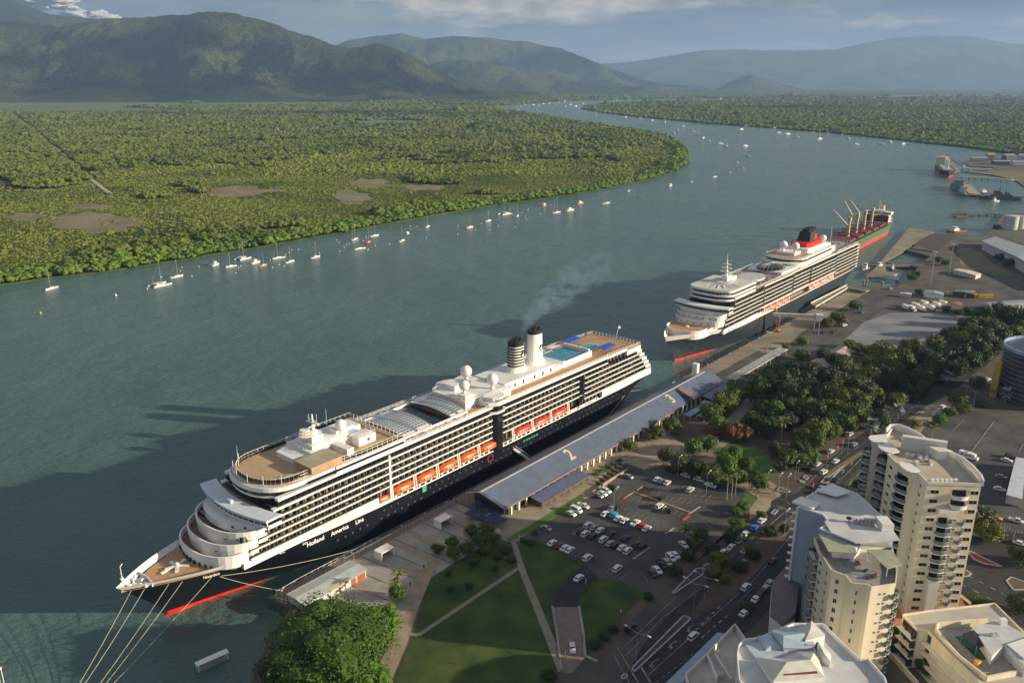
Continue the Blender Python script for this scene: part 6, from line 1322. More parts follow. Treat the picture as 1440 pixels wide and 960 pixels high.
# floating pontoon with white roof, bottom left, and post at the left edge
X, Y = G(277, 940, 1); X2, Y2 = G(320, 921, 1); a = math.atan2(Y2 - Y, X2 - X); L_ = math.dist((X, Y), (X2, Y2)); t = thing('floating_pontoon', 'small floating jetty with a white flat roof in the dark water at the bottom', 'pontoon', (X, Y, 0), a)
MB().box(0, -1, -.3, L_, 1, .4).build('float', MGREY, t); MB().box(-.2, -1.1, 2.5, L_ + .2, 1.1, 2.7).build('roof', WHITE, t)
for x in (.2, L_ - .2):
    for y in (-.9, .9): MB().box(x - .12, y - .12, .4, x + .12, y + .12, 2.5).build('post', WHITE, t)
X, Y = G(3, 975, 0); t = thing('channel_marker', 'white lattice marker post cut off by the left edge', 'marker post', (X, Y, 0)); b = MB()
for x in (-.7, .7):
    for y in (-.7, .7): b.tube((x, y, -1), (x, y, 8), .1, n=4)
for k in range(5): b.tube((-.7, -.7, k * 1.6), (.7, -.7, k * 1.6 + 1.6), .06, n=3).tube((.7, -.7, k * 1.6), (-.7, -.7, k * 1.6 + 1.6), .06, n=3)
b.box(-.9, -.9, 8, .9, .9, 8.3); b.build('lattice', WHITE, t)
# ================================================================= TOWN BUILDINGS
CRW = mat('render_cream', (.70, .61, .43), .75, .06, .35, col2=(.83, .75, .57), detail=7, stretch=(1, 1, .12)); CRW2 = mat('render_pale', (.70, .68, .62), .7, .05, .15); BLUEW = mat('render_shade_blue', (.36, .42, .52), .7, .05, .2)  # BLUEW: blue shade of the second tower painted into its render
ROOFT = mat('tan_roof_membrane', (.42, .35, .25), .85, .12, .25, col2=(.50, .43, .32)); ROOFW = mat('white_roof_membrane', (.50, .51, .52), .7, .08, .2, col2=(.62, .62, .61), detail=8); RFB = stripes('shade_blue_roofing', (.42, .52, .62), (.48, .58, .68), .5, 0, .4, duty=.3); RFW = stripes('ivory_roofing', (.60, .58, .52), (.66, .64, .57), .5, 0, .45, duty=.3)  # RFB, RFW: shaded roof slopes painted blue, sunlit ones ivory
POOLG = mat('green_pool', (.02, .10, .08), .08); SHADEC = mat('shade_cloth', (.03, .035, .045), .8); OLIVE = stripes('olive_awning', (.38, .38, .28), (.44, .44, .33), .5, 0, .5, duty=.3)
def rel(P, o): return [(p[0] - o[0], p[1] - o[1]) for p in P]
def edge_frame(a, c_):
    d = math.dist(a, c_); dx, dy = (c_[0] - a[0]) / d, (c_[1] - a[1]) / d; return d, (dx, dy), (dy, -dx)       # outward normal to the right of a->c
class Facade:
    """windows and balconies set on one straight wall a->c (outside on its right hand)"""
    def __init__(s, parent, a, c_): s.p = parent; s.a = a; s.L, s.d, s.n = edge_frame(a, c_); s.ang = math.atan2(s.d[1], s.d[0])
    def pt(s, t, o=0.): return (s.a[0] + s.d[0] * t + s.n[0] * o, s.a[1] + s.d[1] * t + s.n[1] * o)
    def window(s, t, z, w_, h, m=None, frame=True, label=None):
        x, y = s.pt(t, .0); f = MB().obox(x, y, z, w_ + .24, .16, h + .24, s.ang).build('window', WHITE, s.p); 
        x, y = s.pt(t, .07); MB().obox(x, y, z + .12, w_, .08, h, s.ang).build('pane', m or DKGLASS, f)
        x, y = s.pt(t, .12); MB().obox(x, y, z + .12, .045, .05, h, s.ang).build('mullion', WHITE, f)
    def dark(s, t, z, w_, h, name='balcony_door', m=None):
        x, y = s.pt(t, 0); MB().obox(x, y, z, w_, .12, h, s.ang).build(name, m or DKGLASS, s.p)
    def balcony(s, t, z, w_, dep, curved=0., gm=None, rail=True, wall=False):
        n = 8 if curved else 1; b = MB(); P = [s.pt(t - w_ / 2, 0)] + [s.pt(t - w_ / 2 + w_ * i / n, dep + curved * math.sin(PI * i / n)) for i in range(n + 1)] + [s.pt(t + w_ / 2, 0)]
        b.prism(P, z - .28, z, 0, bottom=True); o = b.build('balcony', WHITE, s.p)
        g = MB(); g.wall(P, z + .01, z + (1.05 if not wall else .9), .08, 0); g.build('balustrade', gm or GRAILG, o)
        if rail: q = MB(); q.path([(x, y, z + 1.1) for x, y in P], .05, 4); q.build('handrail', LGREY, o)
def parapet(t, P, z, h, m, th=.35): MB().wall(P, z, z + h, th, 0, closed=True).build('parapet', m, t)

def tower_one():
    o = (122.5, 219.6); t = thing('apartment_tower', 'tallest cream apartment tower, with curved white roof edges and stacked curved balconies', 'apartment tower', (*o, ZG))
    A1 = [(122.5, 219.6), (138.0, 218.6), (139.2, 233), (140.5, 241), (135.5, 247.5), (133.5, 257), (130.0, 259.5), (124.5, 252.5), (119.2, 251), (118.0, 247.5), (121.2, 246.2), (120.6, 240.5), (119.2, 238.5), (119.2, 231.5), (120.6, 226.2), (122.8, 225.4)]
    P = rel(A1, o); Ht = 46.5
    MB().prism(P, 0, Ht, 0, 1).build('wall', [CRW, ROOFT], t)
    parapet(t, P, Ht, .9, CRW2, .4)
    F_ = lambda i, j: Facade(t, P[j], P[i])      # outline runs anticlockwise: outside lies right of the reversed edge? handled by order below
    front = Facade(t, P[0], P[1]); left = Facade(t, P[12], P[13]); 
    nf = 14; fh = 3.08; z0 = 2.6
    for k in range(nf):
        z = z0 + k * fh
        front.window(2.6, z + .9, 2.3, 1.1)                                     # left column of wide windows
        if k < nf - 2:
            front.window(14.0, z + .9, 1.9, 1.1)
            if k >= 4 and k < nf - 3: front.balcony(6.6, z + .1, 4.2, 1.3, .7); front.dark(6.2, z + .2, 2.6, 2.2)
            if k < nf - 3:
                for tt in (8.7, 9.9): front.window(tt, z + 1.2, .55, .6)
                front.balcony(11.6, z + .1, 1.9, .5, .5, rail=False)
        else:
            front.balcony(9.6, z + .1, 4.6, 1.3, .8, wall=True, gm=CRW2); front.dark(9.6, z + .2, 4.0, 2.2); front.window(14.0, z + .9, 2.2, 1.1)
    x, y = front.pt(6.6, .5); MB().obox(x, y, .2, 3.0, 1.2, z0 + 4 * fh, front.ang).build('pilaster_bay', CRW2, t)
    x, y = front.pt(6.6, .9); MB().obox(x, y, z0 + (nf - 2.45) * fh, 5.0, 2.2, 1.0, front.ang).build('bay_hood', WHITE, t)
    # long facade to the left of the picture: balconies bay nearest, then wall with windows, then two curved glazed bays
    def seg(i, j): return Facade(t, P[i], P[j])
    near = seg(14, 15); bal = seg(13, 14); mid = seg(12, 13); corner = seg(15, 0)
    for k in range(nf):
        z = z0 + k * fh
        corner.window(corner.L * .4, z + 1.0, 1.0, 1.0)
        bal.balcony(bal.L / 2, z + .1, bal.L - .3, .7, .9); bal.dark(bal.L / 2, z + .2, bal.L - 1.0, 2.2)
        mid.window(mid.L * .45, z + 1.0, 1.7, 1.0)
        b1 = seg(10, 11); b1.balcony(b1.L / 2, z + .1, b1.L - .1, 1.0, 1.5); b1.dark(b1.L / 2, z + .2, b1.L - .5, 2.4)
        b2 = seg(8, 9); b2.balcony(b2.L / 2, z + .1, b2.L + 1.0, 1.2, 1.2); b2.dark(b2.L / 2, z + .2, b2.L - .4, 2.4)
        b3 = seg(7, 8); b3.balcony(b3.L / 2, z + .1, b3.L - .2, 1.0, 1.1); b3.dark(b3.L / 2, z + .2, b3.L - .6, 2.4)
        r_ = seg(1, 2); r_.balcony(4.0, z + .1, 3.4, 1.0, .5, rail=False); 
    # curved white roof lids over the bays
    def lid(Q, z, h): MB().prism(rel(Q, o), z, z + h, 0, bottom=True).build('roof_lid', WHITE, t)
    arc = lambda cx, cy, rx, ry, a0, a1, n=10: [(cx + rx * math.cos(lerp(a0, a1, i / n)), cy + ry * math.sin(lerp(a0, a1, i / n))) for i in range(n + 1)]
    lid([(125.2, 253.2), (122.4, 246.6)] + arc(121, 249, 3.4, 3.6, -1.9, -4.2)[0:11], Ht + .95, .35)
    lid([(123.6, 246.2), (123.2, 239.5)] + arc(120.6, 242.6, 2.6, 4.0, -1.6, -4.4), Ht + .95, .35)
    lid([(122.9, 231.2), (123.4, 226.0)] + arc(120.4, 228.8, 1.4, 3.4, -1.4, -4.9)[0:11], Ht + .95, .3)
    # sweeping white parapets on the back and right
    sw = MB()
    cv = [(138.3, 218.4), (139.6, 222), (140.4, 228), (140.4, 234), (138.5, 238.5), (136.8, 241)]; sw.wall(rel(cv, o), Ht, Ht + 2.0, .5); cv = [(135.8, 246.6), (135.4, 252), (133.8, 257.6), (131.6, 260), (129.2, 259.8), (126, 256)]; sw.wall(rel(cv, o), Ht, Ht + 2.0, .5)
    sw.build('curved_parapet', WHITE, t)
    pl = rel([(125.8, 243.6), (137.6, 238.8), (138.4, 240.4), (126.4, 245.6)], o); MB().prism(pl, Ht, Ht + 4.6, 0).prism(rel([(132, 240.8), (137.2, 238.4), (136.4, 235.6), (133.5, 236)], o), Ht, Ht + 3.0, 0).build('plant_room', CRW2, t)
    r = random.Random(5)
    for i in range(14):
        x, y = 124.5 + r.uniform(0, 7), 234 + r.uniform(-2, 5.5); MB().obox(x - o[0], y - o[1], Ht, 1.1, .9, .9, r.choice((0, .3))).build('air_conditioner', LGREY if i % 3 else WHITE, t)
    for i in range(6): MB().obox(125.2 + i * 1.35 - o[0], 221.6 - o[1], Ht, 1.0, .8, .8).build('air_conditioner', WHITE, t)
    for i in range(5): MB().tube((129.5 + i * .8 - o[0], 251.5 + i * .5 - o[1], Ht), (129.5 + i * .8 - o[0], 251.5 + i * .5 - o[1], Ht + .9), .5, n=8).build('roof_vent', LGREY, t)
    MB().prism(rel([(116, 214), (142, 212), (146, 232), (144, 262), (114, 256), (114, 232)], o), 0, .35, 0).build('podium', mat('terracotta_paving', (.50, .22, .10), .8), t)
tower_one()

def tower_two():
    o = (93.9, 222.2); t = thing('apartment_tower', 'shorter tower with a plain blue-shaded wall and olive awnings on its terrace', 'apartment tower', (*o, ZG))
    HI = [(88.2, 226.6), (93.9, 221.6), (94.0, 216.0), (90.0, 213.6), (97, 206.5), (109.6, 209.0), (111.4, 218.7), (109.4, 235.0), (105.4, 239.6), (98.5, 237.4), (92.8, 232.8)]
    P = rel(HI, o); Ht = 35.0
    MB().prism(P, 0, Ht, 0, 1).build('wall', [BLUEW, ROOFW], t); parapet(t, P, Ht, .5, WHITE, .35)
    LO = [(88.6, 213.2), (87.6, 206), (87.4, 196.4), (90.3, 194.0), (90.6, 190.4), (94.6, 189.6), (95.0, 188.6), (102.2, 190.2), (105.2, 196.2), (109.4, 208.9), (97, 206.3), (90.2, 213.4)]
    Q = rel(LO, o); H2 = 31.6
    MB().prism(Q, 0, H2, 0, 1).build('wall', [CRW, mat('terrace_tiles', (.28, .27, .26), .8, .2, 1)], t)
    parapet(t, Q, H2, 1.0, CRW, .3)
    # roof lids of the high part, arched
    def lid(Qp, z, h, m=WHITE): return MB().prism(rel(Qp, o), z, z + h, 0, bottom=True).build('roof_lid', m, t)
    lid([(86.6, 228.6), (91.6, 224.2), (95.2, 227.6), (90.6, 232.0)], Ht + .52, .5); 
    lid([(96.5, 235.6), (101.5, 231.6), (107, 234.2), (103.2, 240.2)], Ht + .9, .45)
    lid([(92.4, 216.6), (94.6, 219.0), (104, 213.0), (110.8, 213.6), (110.2, 206.6), (97, 205.0), (92.2, 210.6)], Ht + .52, .3, ROOFW)
    MB().obox(108.6 - o[0], 213.5 - o[1], Ht + .9, 3.4, 5, 2.2).build('lift_overrun', WHITE, t)
    for i in range(5): MB().tube((102.0 + i * 1.1 - o[0], 216.2 - i * .1 - o[1], Ht + .5), (102.0 + i * 1.1 - o[0], 216.2 - i * .1 - o[1], Ht + 2.2), .55, n=10).build('air_conditioner', LGREY, t)
    MB().obox(104.2 - o[0], 217.4 - o[1], Ht, 6, .3, 1.9).build('plant_screen', WHITE, t)
    MB().sphere((99.6 - o[0], 216.6 - o[1], Ht + 2.0), .95, 12, sz=.35).tube((99.6 - o[0], 216.6 - o[1], Ht), (99.6 - o[0], 216.6 - o[1], Ht + 2), .08).build('satellite_dish', BLACK, t)
    # penthouse on the terrace with olive awnings
    MB().prism(rel([(91.2, 211.0), (90.6, 204.2), (96.4, 203.4), (99.2, 206.4), (95.2, 211.8)], o), H2, H2 + 3.0, 0).build('penthouse', WHITE, t)
    for Qp, z in (([(89.0, 211.8), (88.4, 202.0), (96.2, 201.2), (96.8, 207.6)], H2 + 3.05), ([(97.6, 210.6), (98.4, 204.6), (106.8, 203.0), (105.6, 207.6)], H2 + 3.7), ([(99.4, 203.2), (101.2, 193.6), (106.0, 195.6), (106.4, 203.0)], H2 + 3.0)):
        MB().prism(rel(Qp, o), z, z + .22, 0, bottom=True).build('awning_roof', OLIVE, t)
    for x, y in ((101.6, 194.4), (105.4, 196.4), (99.8, 202.6)): MB().box(x - o[0] - .1, y - o[1] - .1, H2, x - o[0] + .1, y - o[1] + .1, H2 + 3).build('post', WHITE, t)
    r = random.Random(8)
    for i in range(6): x, y = 95.6 + r.uniform(0, 3.6), 193.5 + r.uniform(0, 8); MB().obox(x - o[0], y - o[1], H2, 1.1, .7, .7, r.random()).build('terrace_furniture', DGREY if i % 2 else mat('wood_table', (.25, .15, .08), .7), t)
    # facades
    def seg(S, i, j): return Facade(t, S[i], S[j])
    nf = 10; fh = 3.0
    f1 = seg(P, 2, 3); f0 = seg(P, 10, 0); f9 = seg(Q, 0, 1); f8 = seg(Q, 1, 2); f7 = seg(Q, 2, 3); f6 = seg(Q, 3, 4); f5 = seg(Q, 4, 5); f4 = seg(Q, 6, 7); f3 = seg(Q, 7, 8)
    for k in range(nf):
        z = 1.2 + k * fh
        f1.balcony(f1.L / 2, z + .1, f1.L - .2, .9, 0); f1.dark(f1.L / 2, z + .2, f1.L - .6, 2.2)
        f0.balcony(f0.L / 2, z + .1, f0.L - .3, .9, .4); f0.dark(f0.L / 2, z + .2, f0.L - 1, 2.2)
        f9.balcony(f9.L * .5, z + .1, f9.L - .4, 1.5, .4); f9.dark(f9.L / 2, z + .2, f9.L - .6, 2.3)
        f8.window(f8.L * .22, z + 1.0, 1.5, 1.0) ; f8.window(f8.L * .72, z + .8, .8, 1.1)
        f7.window(f7.L * .5, z + .7, .9, 1.3); f5.window(f5.L * .35, z + .7, .5, 1.3)
        for tt in (.42, .6): f4.window(f4.L * tt, z + 1.2, .55, .6)
        f4.balcony(f4.L * .92, z + .1, 1.8, .5, .5, rail=False); f3.balcony(f3.L * .22, z + .1, 2.6, .9, .4, rail=False)
    # pale rainwater column along the left edge of the blue-shaded wall
    b = MB(); x, y = P[0]; b.tube((x - .3, y, 0), (x - .3, y, Ht), .45, n=8)
    for k in range(12): b.obox(x - .9, y + .4, 2 + k * 2.8, 1.6, 1.2, .25)
    b.build('balcony_stack', WHITE, t)
tower_two()

def box_building(name, label, cat, P, z0, h, wallm, roofm, par=.8, grp=None, parm=None):
    o = P[0]; t = thing(name, label, cat, (o[0], o[1], z0), 0, grp); Q = rel(P, o)
    MB().prism(Q, 0, h, 0, 1).build('wall', [wallm, roofm], t)
    if par: parapet(t, Q, h, par, parm or wallm, .35)
    return t, Q, o
def gz(pts, z): return [G(x, y, z) for x, y in pts]
# white house beside the blue-shaded tower
P = gz([(1086, 818), (1109, 800), (1124, 812), (1118, 870), (1100, 880), (1083, 866)], 10)
t, Q, o = box_building('townhouse', 'white house with a plum-grey sloped roof squeezed beside the blue-shaded tower', 'house', P, ZG, 7, WHITE, mat('plum_roof', (.14, .11, .13), .7), 0)
v = [(*q, 7.0) for q in Q]; v2 = [(*q, 7.0 + (2.6 if i in (1, 2, 3) else .3)) for i, q in enumerate(Q)]; MB().loft([v, v2], cap=True).build('roof', mat('plum_roof', (.14, .11, .13), .7), t)
Facade(t, Q[4], Q[5]).window(3, 3.5, .8, 1.4)
# white building at the bottom, its roofs painted blue for shade, ivory for sun
Z3 = 19.5; zz = ZG + Z3
fb5 = crop(6, 930, 810); fb2 = crop(4.3625, 1080, 740)
P = gz([fb5(655, 600), fb5(700, 555), fb5(820, 540), fb5(1110, 420), fb2(335, 612), fb2(560, 830), fb2(612, 828), fb2(712, 942), (1262, 1010), (1100, 1060), (1040, 960), fb5(640, 690)], zz)
t, Q, o = box_building('resort_building', 'white low-rise with pale blue and ivory hipped roofs filling the bottom edge', 'apartment building', P, ZG, Z3, CRW2, ROOFW, 1.0, None, WHITE)
def hip(pts, ridge, z, h, m, nm='roof'):
    E = rel(gz(pts, ZG + z), o); R_ = rel(gz(ridge, ZG + z + h), o); n = len(E)
    v = [(*e, z) for e in E] + [(*q, z + h) for q in R_]; fs = []
    for i in range(n):
        j = (i + 1) % n; ki = min(range(len(R_)), key=lambda k: math.dist(E[i], R_[k])); kj = min(range(len(R_)), key=lambda k: math.dist(E[j], R_[k]))
        fs.append((i, j, n + ki) if ki == kj else (i, j, n + kj, n + ki))
    MB().add(v, fs).build(nm, m, t); MB().prism([(lerp(e[0], sum(q[0] for q in E) / n, .06), lerp(e[1], sum(q[1] for q in E) / n, .06)) for e in E], Z3 - .1, z - .02).build('upper_wall', WHITE, t)
sl_ = rel(gz([fb5(712, 575), fb5(1000, 520), fb5(1300, 600), fb5(1310, 640), fb5(1130, 650), fb5(1010, 700), fb5(800, 690)], zz + .8), o); MB().prism(sl_, Z3, Z3 + .8).build('lower_roof', RFB, t)
hip([fb5(925, 455), fb5(1200, 400), fb5(1310, 540), fb5(1290, 610), fb5(1030, 605)], [fb5(1030, 500), fb5(1200, 480)], Z3 + 2.0, 2.0, RFB)
hip([fb5(810, 500), fb5(925, 485), fb5(1030, 605), fb5(880, 622)], [fb5(900, 540), fb5(950, 560)], Z3 + 1.2, 1.0, RFB)
hip([fb5(1140, 450), fb5(1265, 372), fb5(1390, 495), fb5(1215, 545)], [fb5(1262, 430)], Z3 + 3.4, 1.2, RFW)
hip([fb5(800, 680), fb5(1010, 690), fb5(1140, 635), fb5(1300, 615), fb5(1380, 850), fb5(940, 890)], [fb5(1060, 720), fb5(1260, 700)], Z3 + 1.6, 2.4, RFW)
hip([fb5(1320, 540), fb5(1430, 650), fb5(1430, 720), fb5(1310, 640)], [fb5(1350, 600), fb5(1370, 640)], Z3 + 1.8, 1.2, RFW)
f = Facade(t, Q[11], Q[0]); f2 = Facade(t, Q[10], Q[11]); fr_ = Facade(t, Q[0], Q[1])
for k in range(6):
    z = 1.0 + k * 3.0
    f.balcony(f.L * .5, z, f.L * .8, 1.6, 0, gm=WHITE, wall=True); f.dark(f.L * .5, z + .1, f.L * .6, 2.2)
    for i in range(3): f2.window(f2.L * (.25 + .28 * i), z + .9, 2.2, 1.2)
    f2.balcony(f2.L * .62, z, 3.4, .9, 0, gm=DGREY)
MB().obox(*rel(gz([fb5(1247, 562)], zz + 2.4), o)[0], Z3 + 2.2, 2.2, 2.2, .6).build('roof_tank', LGREY, t)
e = rel(gz([fb5(1010, 870), fb5(1290, 850)], zz), o); MB().wall(e, Z3, Z3 + 2.2, .3).build('rear_wall', WHITE, t); MB().wall(e, Z3 + 2.2, Z3 + 2.5, 2.6).build('dark_red_awning', mat('maroon_awning', (.25, .03, .03), .6), t)
# low building with flat blue canopy and terrace walls
P = gz([fb5(475, 470), fb5(548, 483), fb5(215, 850), fb5(120, 990), fb5(-60, 990)], 9)
t, Q, o = box_building('street_canopy_building', 'long flat blue-grey street canopy roof along the dark boulevard', 'building', P, ZG, 6, mat('canopy_side', (.2, .22, .25), .6), mat('blue_grey_deck', (.30, .36, .46), .5, .1, .3), 0)
P = gz([fb5(618, 430), fb5(702, 550), fb5(660, 620), fb5(620, 990), fb5(240, 990), fb5(205, 850), fb5(395, 670)], 11.5)
t, Q, o = box_building('roof_terrace_building', 'pale low building with angled parapet walls and a roof terrace, bottom centre', 'building', P, ZG, 8, CRW2, mat('terrace_cream', (.50, .48, .40), .8), 1.8)
a1 = rel(gz([fb5(450, 665), fb5(590, 880)], 11.5), o); a2 = rel(gz([fb5(390, 690), fb5(470, 880)], 11.5), o); MB().wall(a1, 8, 9.2, .4).wall(a2, 8, 9.6, .5).build('parapet_divider', WHITE, t)
c_ = rel(gz([fb5(495, 830)], 12), o)[0]; MB().tube((*c_, 8), (*c_, 9), .1).sphere((*c_, 9.6), 1.2, 14, sz=.35).build('satellite_dish', LGREY, t)
# pool terrace building, bottom right
fp = crop(5.3333, 1200, 780); Z4 = 12.5
P = gz([fp(370, 455), fp(600, 420), fp(1060, 370), fp(1180, 490), fp(1290, 600), (1500, 900), (1500, 1020), (1385, 970), fp(940, 950), fp(700, 720), fp(560, 575), fp(480, 560)], ZG + Z4)
t, Q, o = box_building('poolside_apartments', 'cream low-rise with a rooftop pool terrace and long curved balconies, bottom right corner', 'apartment building', P, ZG, Z4, CRW, mat('roof_greige', (.46, .43, .38), .8, .08, .3), .5)
pen = rel(gz([fp(890, 540), fp(1090, 490), fp(1290, 600), fp(1290, 840), fp(1130, 680), fp(1040, 760)], ZG + Z4 + 3), o); MB().prism(pen, Z4, Z4 + 3.2, 0, 1).build('penthouse', [WHITE, ROOFW], t)
wl = rel(gz([fp(620, 540), fp(640, 520), fp(1010, 490)], ZG + Z4 + 1.5), o); MB().wall(wl, Z4, Z4 + 2.2, .4).build('terrace_wall', CRW, t)
wl = rel(gz([fp(620, 545), fp(660, 610), fp(800, 760), fp(1000, 915), fp(1230, 870)], ZG + Z4 + 1.2), o); MB().wall(wl, Z4, Z4 + 1.5, .5).build('terrace_wall', CRW, t)
dk = rel(gz([fp(670, 570), fp(880, 540), fp(1040, 760), fp(1230, 830), fp(1220, 860), fp(1000, 900), fp(810, 750)], ZG + Z4 + .3), o); MB().prism(dk, Z4, Z4 + .3).build('pool_deck', mat('pool_deck_tiles', (.33, .30, .26), .8, .15, 1), t)
pp = rel(gz([fp(765, 612), fp(830, 598), fp(960, 680), fp(1035, 770), fp(945, 785), fp(860, 710)], ZG + Z4 + .4), o); MB().prism(pp, Z4 + .3, Z4 + .42).build('pool', POOLG, t)
sc_ = rel(gz([fp(815, 590), fp(900, 570), fp(1020, 665), fp(925, 690)], ZG + Z4 + 3), o); MB().add([(*sc_[0], Z4 + 3), (*sc_[1], Z4 + 3.4), (*sc_[2], Z4 + 3), (*sc_[3], Z4 + 2.4), (*sc_[0], Z4 + 2.95), (*sc_[1], Z4 + 3.35), (*sc_[2], Z4 + 2.95), (*sc_[3], Z4 + 2.35)], [(0, 1, 2, 3), (7, 6, 5, 4)]).build('shade_sail', SHADEC, t)
for x, y in sc_: MB().tube((x, y, Z4), (x, y, Z4 + 3.3), .08).build('sail_post', METAL, t)
c_ = rel(gz([fp(1060, 600)], ZG + Z4 + 3.4), o)[0]; MB().obox(*c_, Z4 + 3.2, 2.2, 1.2, .7).tube((c_[0] - .5, c_[1], Z4 + 3.9), (c_[0] - .5, c_[1], Z4 + 4.1), .4, n=10).tube((c_[0] + .5, c_[1], Z4 + 3.9), (c_[0] + .5, c_[1], Z4 + 4.1), .4, n=10).build('air_conditioner', LGREY, t)
MB().obox(*rel(gz([fp(1120, 505)], ZG + Z4 + 3.6), o)[0], Z4 + 3.2, 1.8, 1.4, 1.6).build('chimney', WHITE, t)
MB().obox(*rel(gz([fp(930, 810)], ZG + Z4 + .6), o)[0], Z4 + .3, 1.5, 1.2, 1.2, .4).build('orange_cabinet', mat('cabinet_orange', (.7, .36, .04), .6), t)
MB().prism(rel(gz([fp(1150, 680), fp(1330, 620), fp(1400, 780), fp(1280, 790)], ZG + Z4 + 3), o), Z4 + 3.3, Z4 + 3.6, bottom=True).build('curved_awning', WHITE, t)
def curved_balconies(pa, pb, bulge, floors, zt):
    a, c_ = rel(gz([pa, pb], ZG + zt), o); L_, d, n_ = edge_frame(a, c_)
    for k in range(floors):
        z = zt - 3.1 * (k + 1); Pb = [(a[0] + d[0] * L_ * i / 10 + n_[0] * bulge * math.sin(PI * i / 10), a[1] + d[1] * L_ * i / 10 + n_[1] * bulge * math.sin(PI * i / 10)) for i in range(11)]
        Pi = [(x - n_[0] * 1.2, y - n_[1] * 1.2) for x, y in Pb]
        s = MB().prism(Pb + [(a[0] + d[0] * L_ - n_[0] * 1.5, a[1] + d[1] * L_ - n_[1] * 1.5), (a[0] - n_[0] * 1.5, a[1] - n_[1] * 1.5)], z - .3, z, bottom=True).build('balcony', CRW2, t); MB().wall(Pb, z, z + .95, .08).build('balustrade', mat('pale_green_glass', (.30, .32, .24), .3), s)
        MB().path([(x, y, z + 1.0) for x, y in Pb], .06, 4).build('handrail', CRW2, s)
        r = random.Random(k)
        for i in range(4): q = Pb[1 + 2 * i]; MB().obox(q[0] - n_[0] * 1.2, q[1] - n_[1] * 1.2, z + .01, 1.0, .6, .8, r.random()).build('balcony_furniture', DGREY, s)
        MB().add([(*[a[j] - n_[j] * .05 * -1 for j in (0, 1)], z + .1), (c_[0] + n_[0] * .05, c_[1] + n_[1] * .05, z + .1), (c_[0] + n_[0] * .05, c_[1] + n_[1] * .05, z + 2.6), (*[a[j] + n_[j] * .05 for j in (0, 1)], z + 2.6)], [(0, 1, 2, 3)]).build('balcony_glazing', stripes('balcony_glazing', (.03, .03, .03), (.5, .46, .34), 3.4, 0, .3, duty=.7), s)
curved_balconies(fp(480, 565), fp(372, 458), 1.8, 4, Z4); curved_balconies(fp(940, 950), fp(560, 578), 2.6, 4, Z4)
# round building with dark bands at the right edge, yellow slab beside it
X, Y = G(1462, 560, ZG); t = thing('round_silo_building', 'round dark blue banded building cut off by the right edge', 'round building', (X, Y, ZG))
R0 = 20; MB().tube((0, 0, 0), (0, 0, 27), R0, n=40).build('wall', mat('dark_blue_cladding', (.04, .05, .09), .4, .3, .3), t)
for k in range(11):
    MB().wall([(math.cos(a_) * (R0 + .5), math.sin(a_) * (R0 + .5)) for a_ in np.linspace(0, 2 * PI, 40, endpoint=False)], 1 + k * 2.4, 1.35 + k * 2.4, .5, closed=True).build('floor_ring', mat('ring_grey', (.16, .17, .22), .6), t)
MB().wall([(math.cos(a_) * (R0 + .7), math.sin(a_) * (R0 + .7)) for a_ in np.linspace(0, 2 * PI, 40, endpoint=False)], 26.6, 28.4, .6, closed=True).build('roof_rim', mat('rim_blue', (.25, .36, .55), .5), t)
MB().tube((-R0 - 3, 3, 0), (-R0 - 3, 3, 19), 2.2, n=4).build('yellow_stair_tower', mat('stair_yellow', (.45, .33, .05), .7), t)
# boundary hedge walls between the towers
def gwall(label, pts, h, th, m, name='garden_wall'):
    P = [G(x, y, ZG) for x, y in pts]; o_ = P[0]; o2 = MB().wall([(p[0] - o_[0], p[1] - o_[1]) for p in P], 0, h, th).build(name, m, loc=(o_[0], o_[1], ZG)); tag(o2, label, 'wall')
gwall('pale cream garden wall running down beside the second tower at the bottom', [fp(190, 690), fp(300, 790), fp(480, 985)], 1.6, .5, CREAM); gwall('cream garden wall around the planted court between the tall tower and the poolside roof', [fp(215, 540), fp(360, 680)], 1.4, .5, CREAM)
gwall('low cream wall by the blue strip pool at the foot of the tall tower', [fp(770, 290), fp(880, 375)], 1.0, .5, CREAM)
# ================================================================= TREES AND PLANTS
def leaf_mat(name, c1, c2, rough=.55, sc=1.1):
    m = mat(name, c1, rough, 0, sc, col2=c2, spec=.3, detail=3, lo=.32, hi=.68); return m
LV = {'dark': leaf_mat('leaves_dark', (.014, .034, .009), (.040, .072, .014)), 'mid': leaf_mat('leaves_mid', (.026, .062, .007), (.092, .145, .016)), 'olive': leaf_mat('leaves_olive', (.050, .075, .010), (.155, .175, .028)),
      'bright': leaf_mat('leaves_bright', (.035, .095, .007), (.10, .19, .016)), 'yellow': leaf_mat('leaves_yellow', (.10, .13, .012), (.21, .23, .03)), 'silver': leaf_mat('leaves_silver', (.16, .21, .20), (.30, .36, .35)), 'red': leaf_mat('leaves_red', (.035, .045, .012), (.26, .085, .03), sc=.6), 'brown': leaf_mat('leaves_brown', (.035, .048, .014), (.095, .095, .03)), 'palm': leaf_mat('leaves_palm', (.06, .085, .02), (.16, .18, .045)), 'fig': leaf_mat('leaves_fig', (.016, .046, .004), (.062, .120, .010))}
BARK = mat('bark', (.11, .085, .065), .9, .25, 1.2)
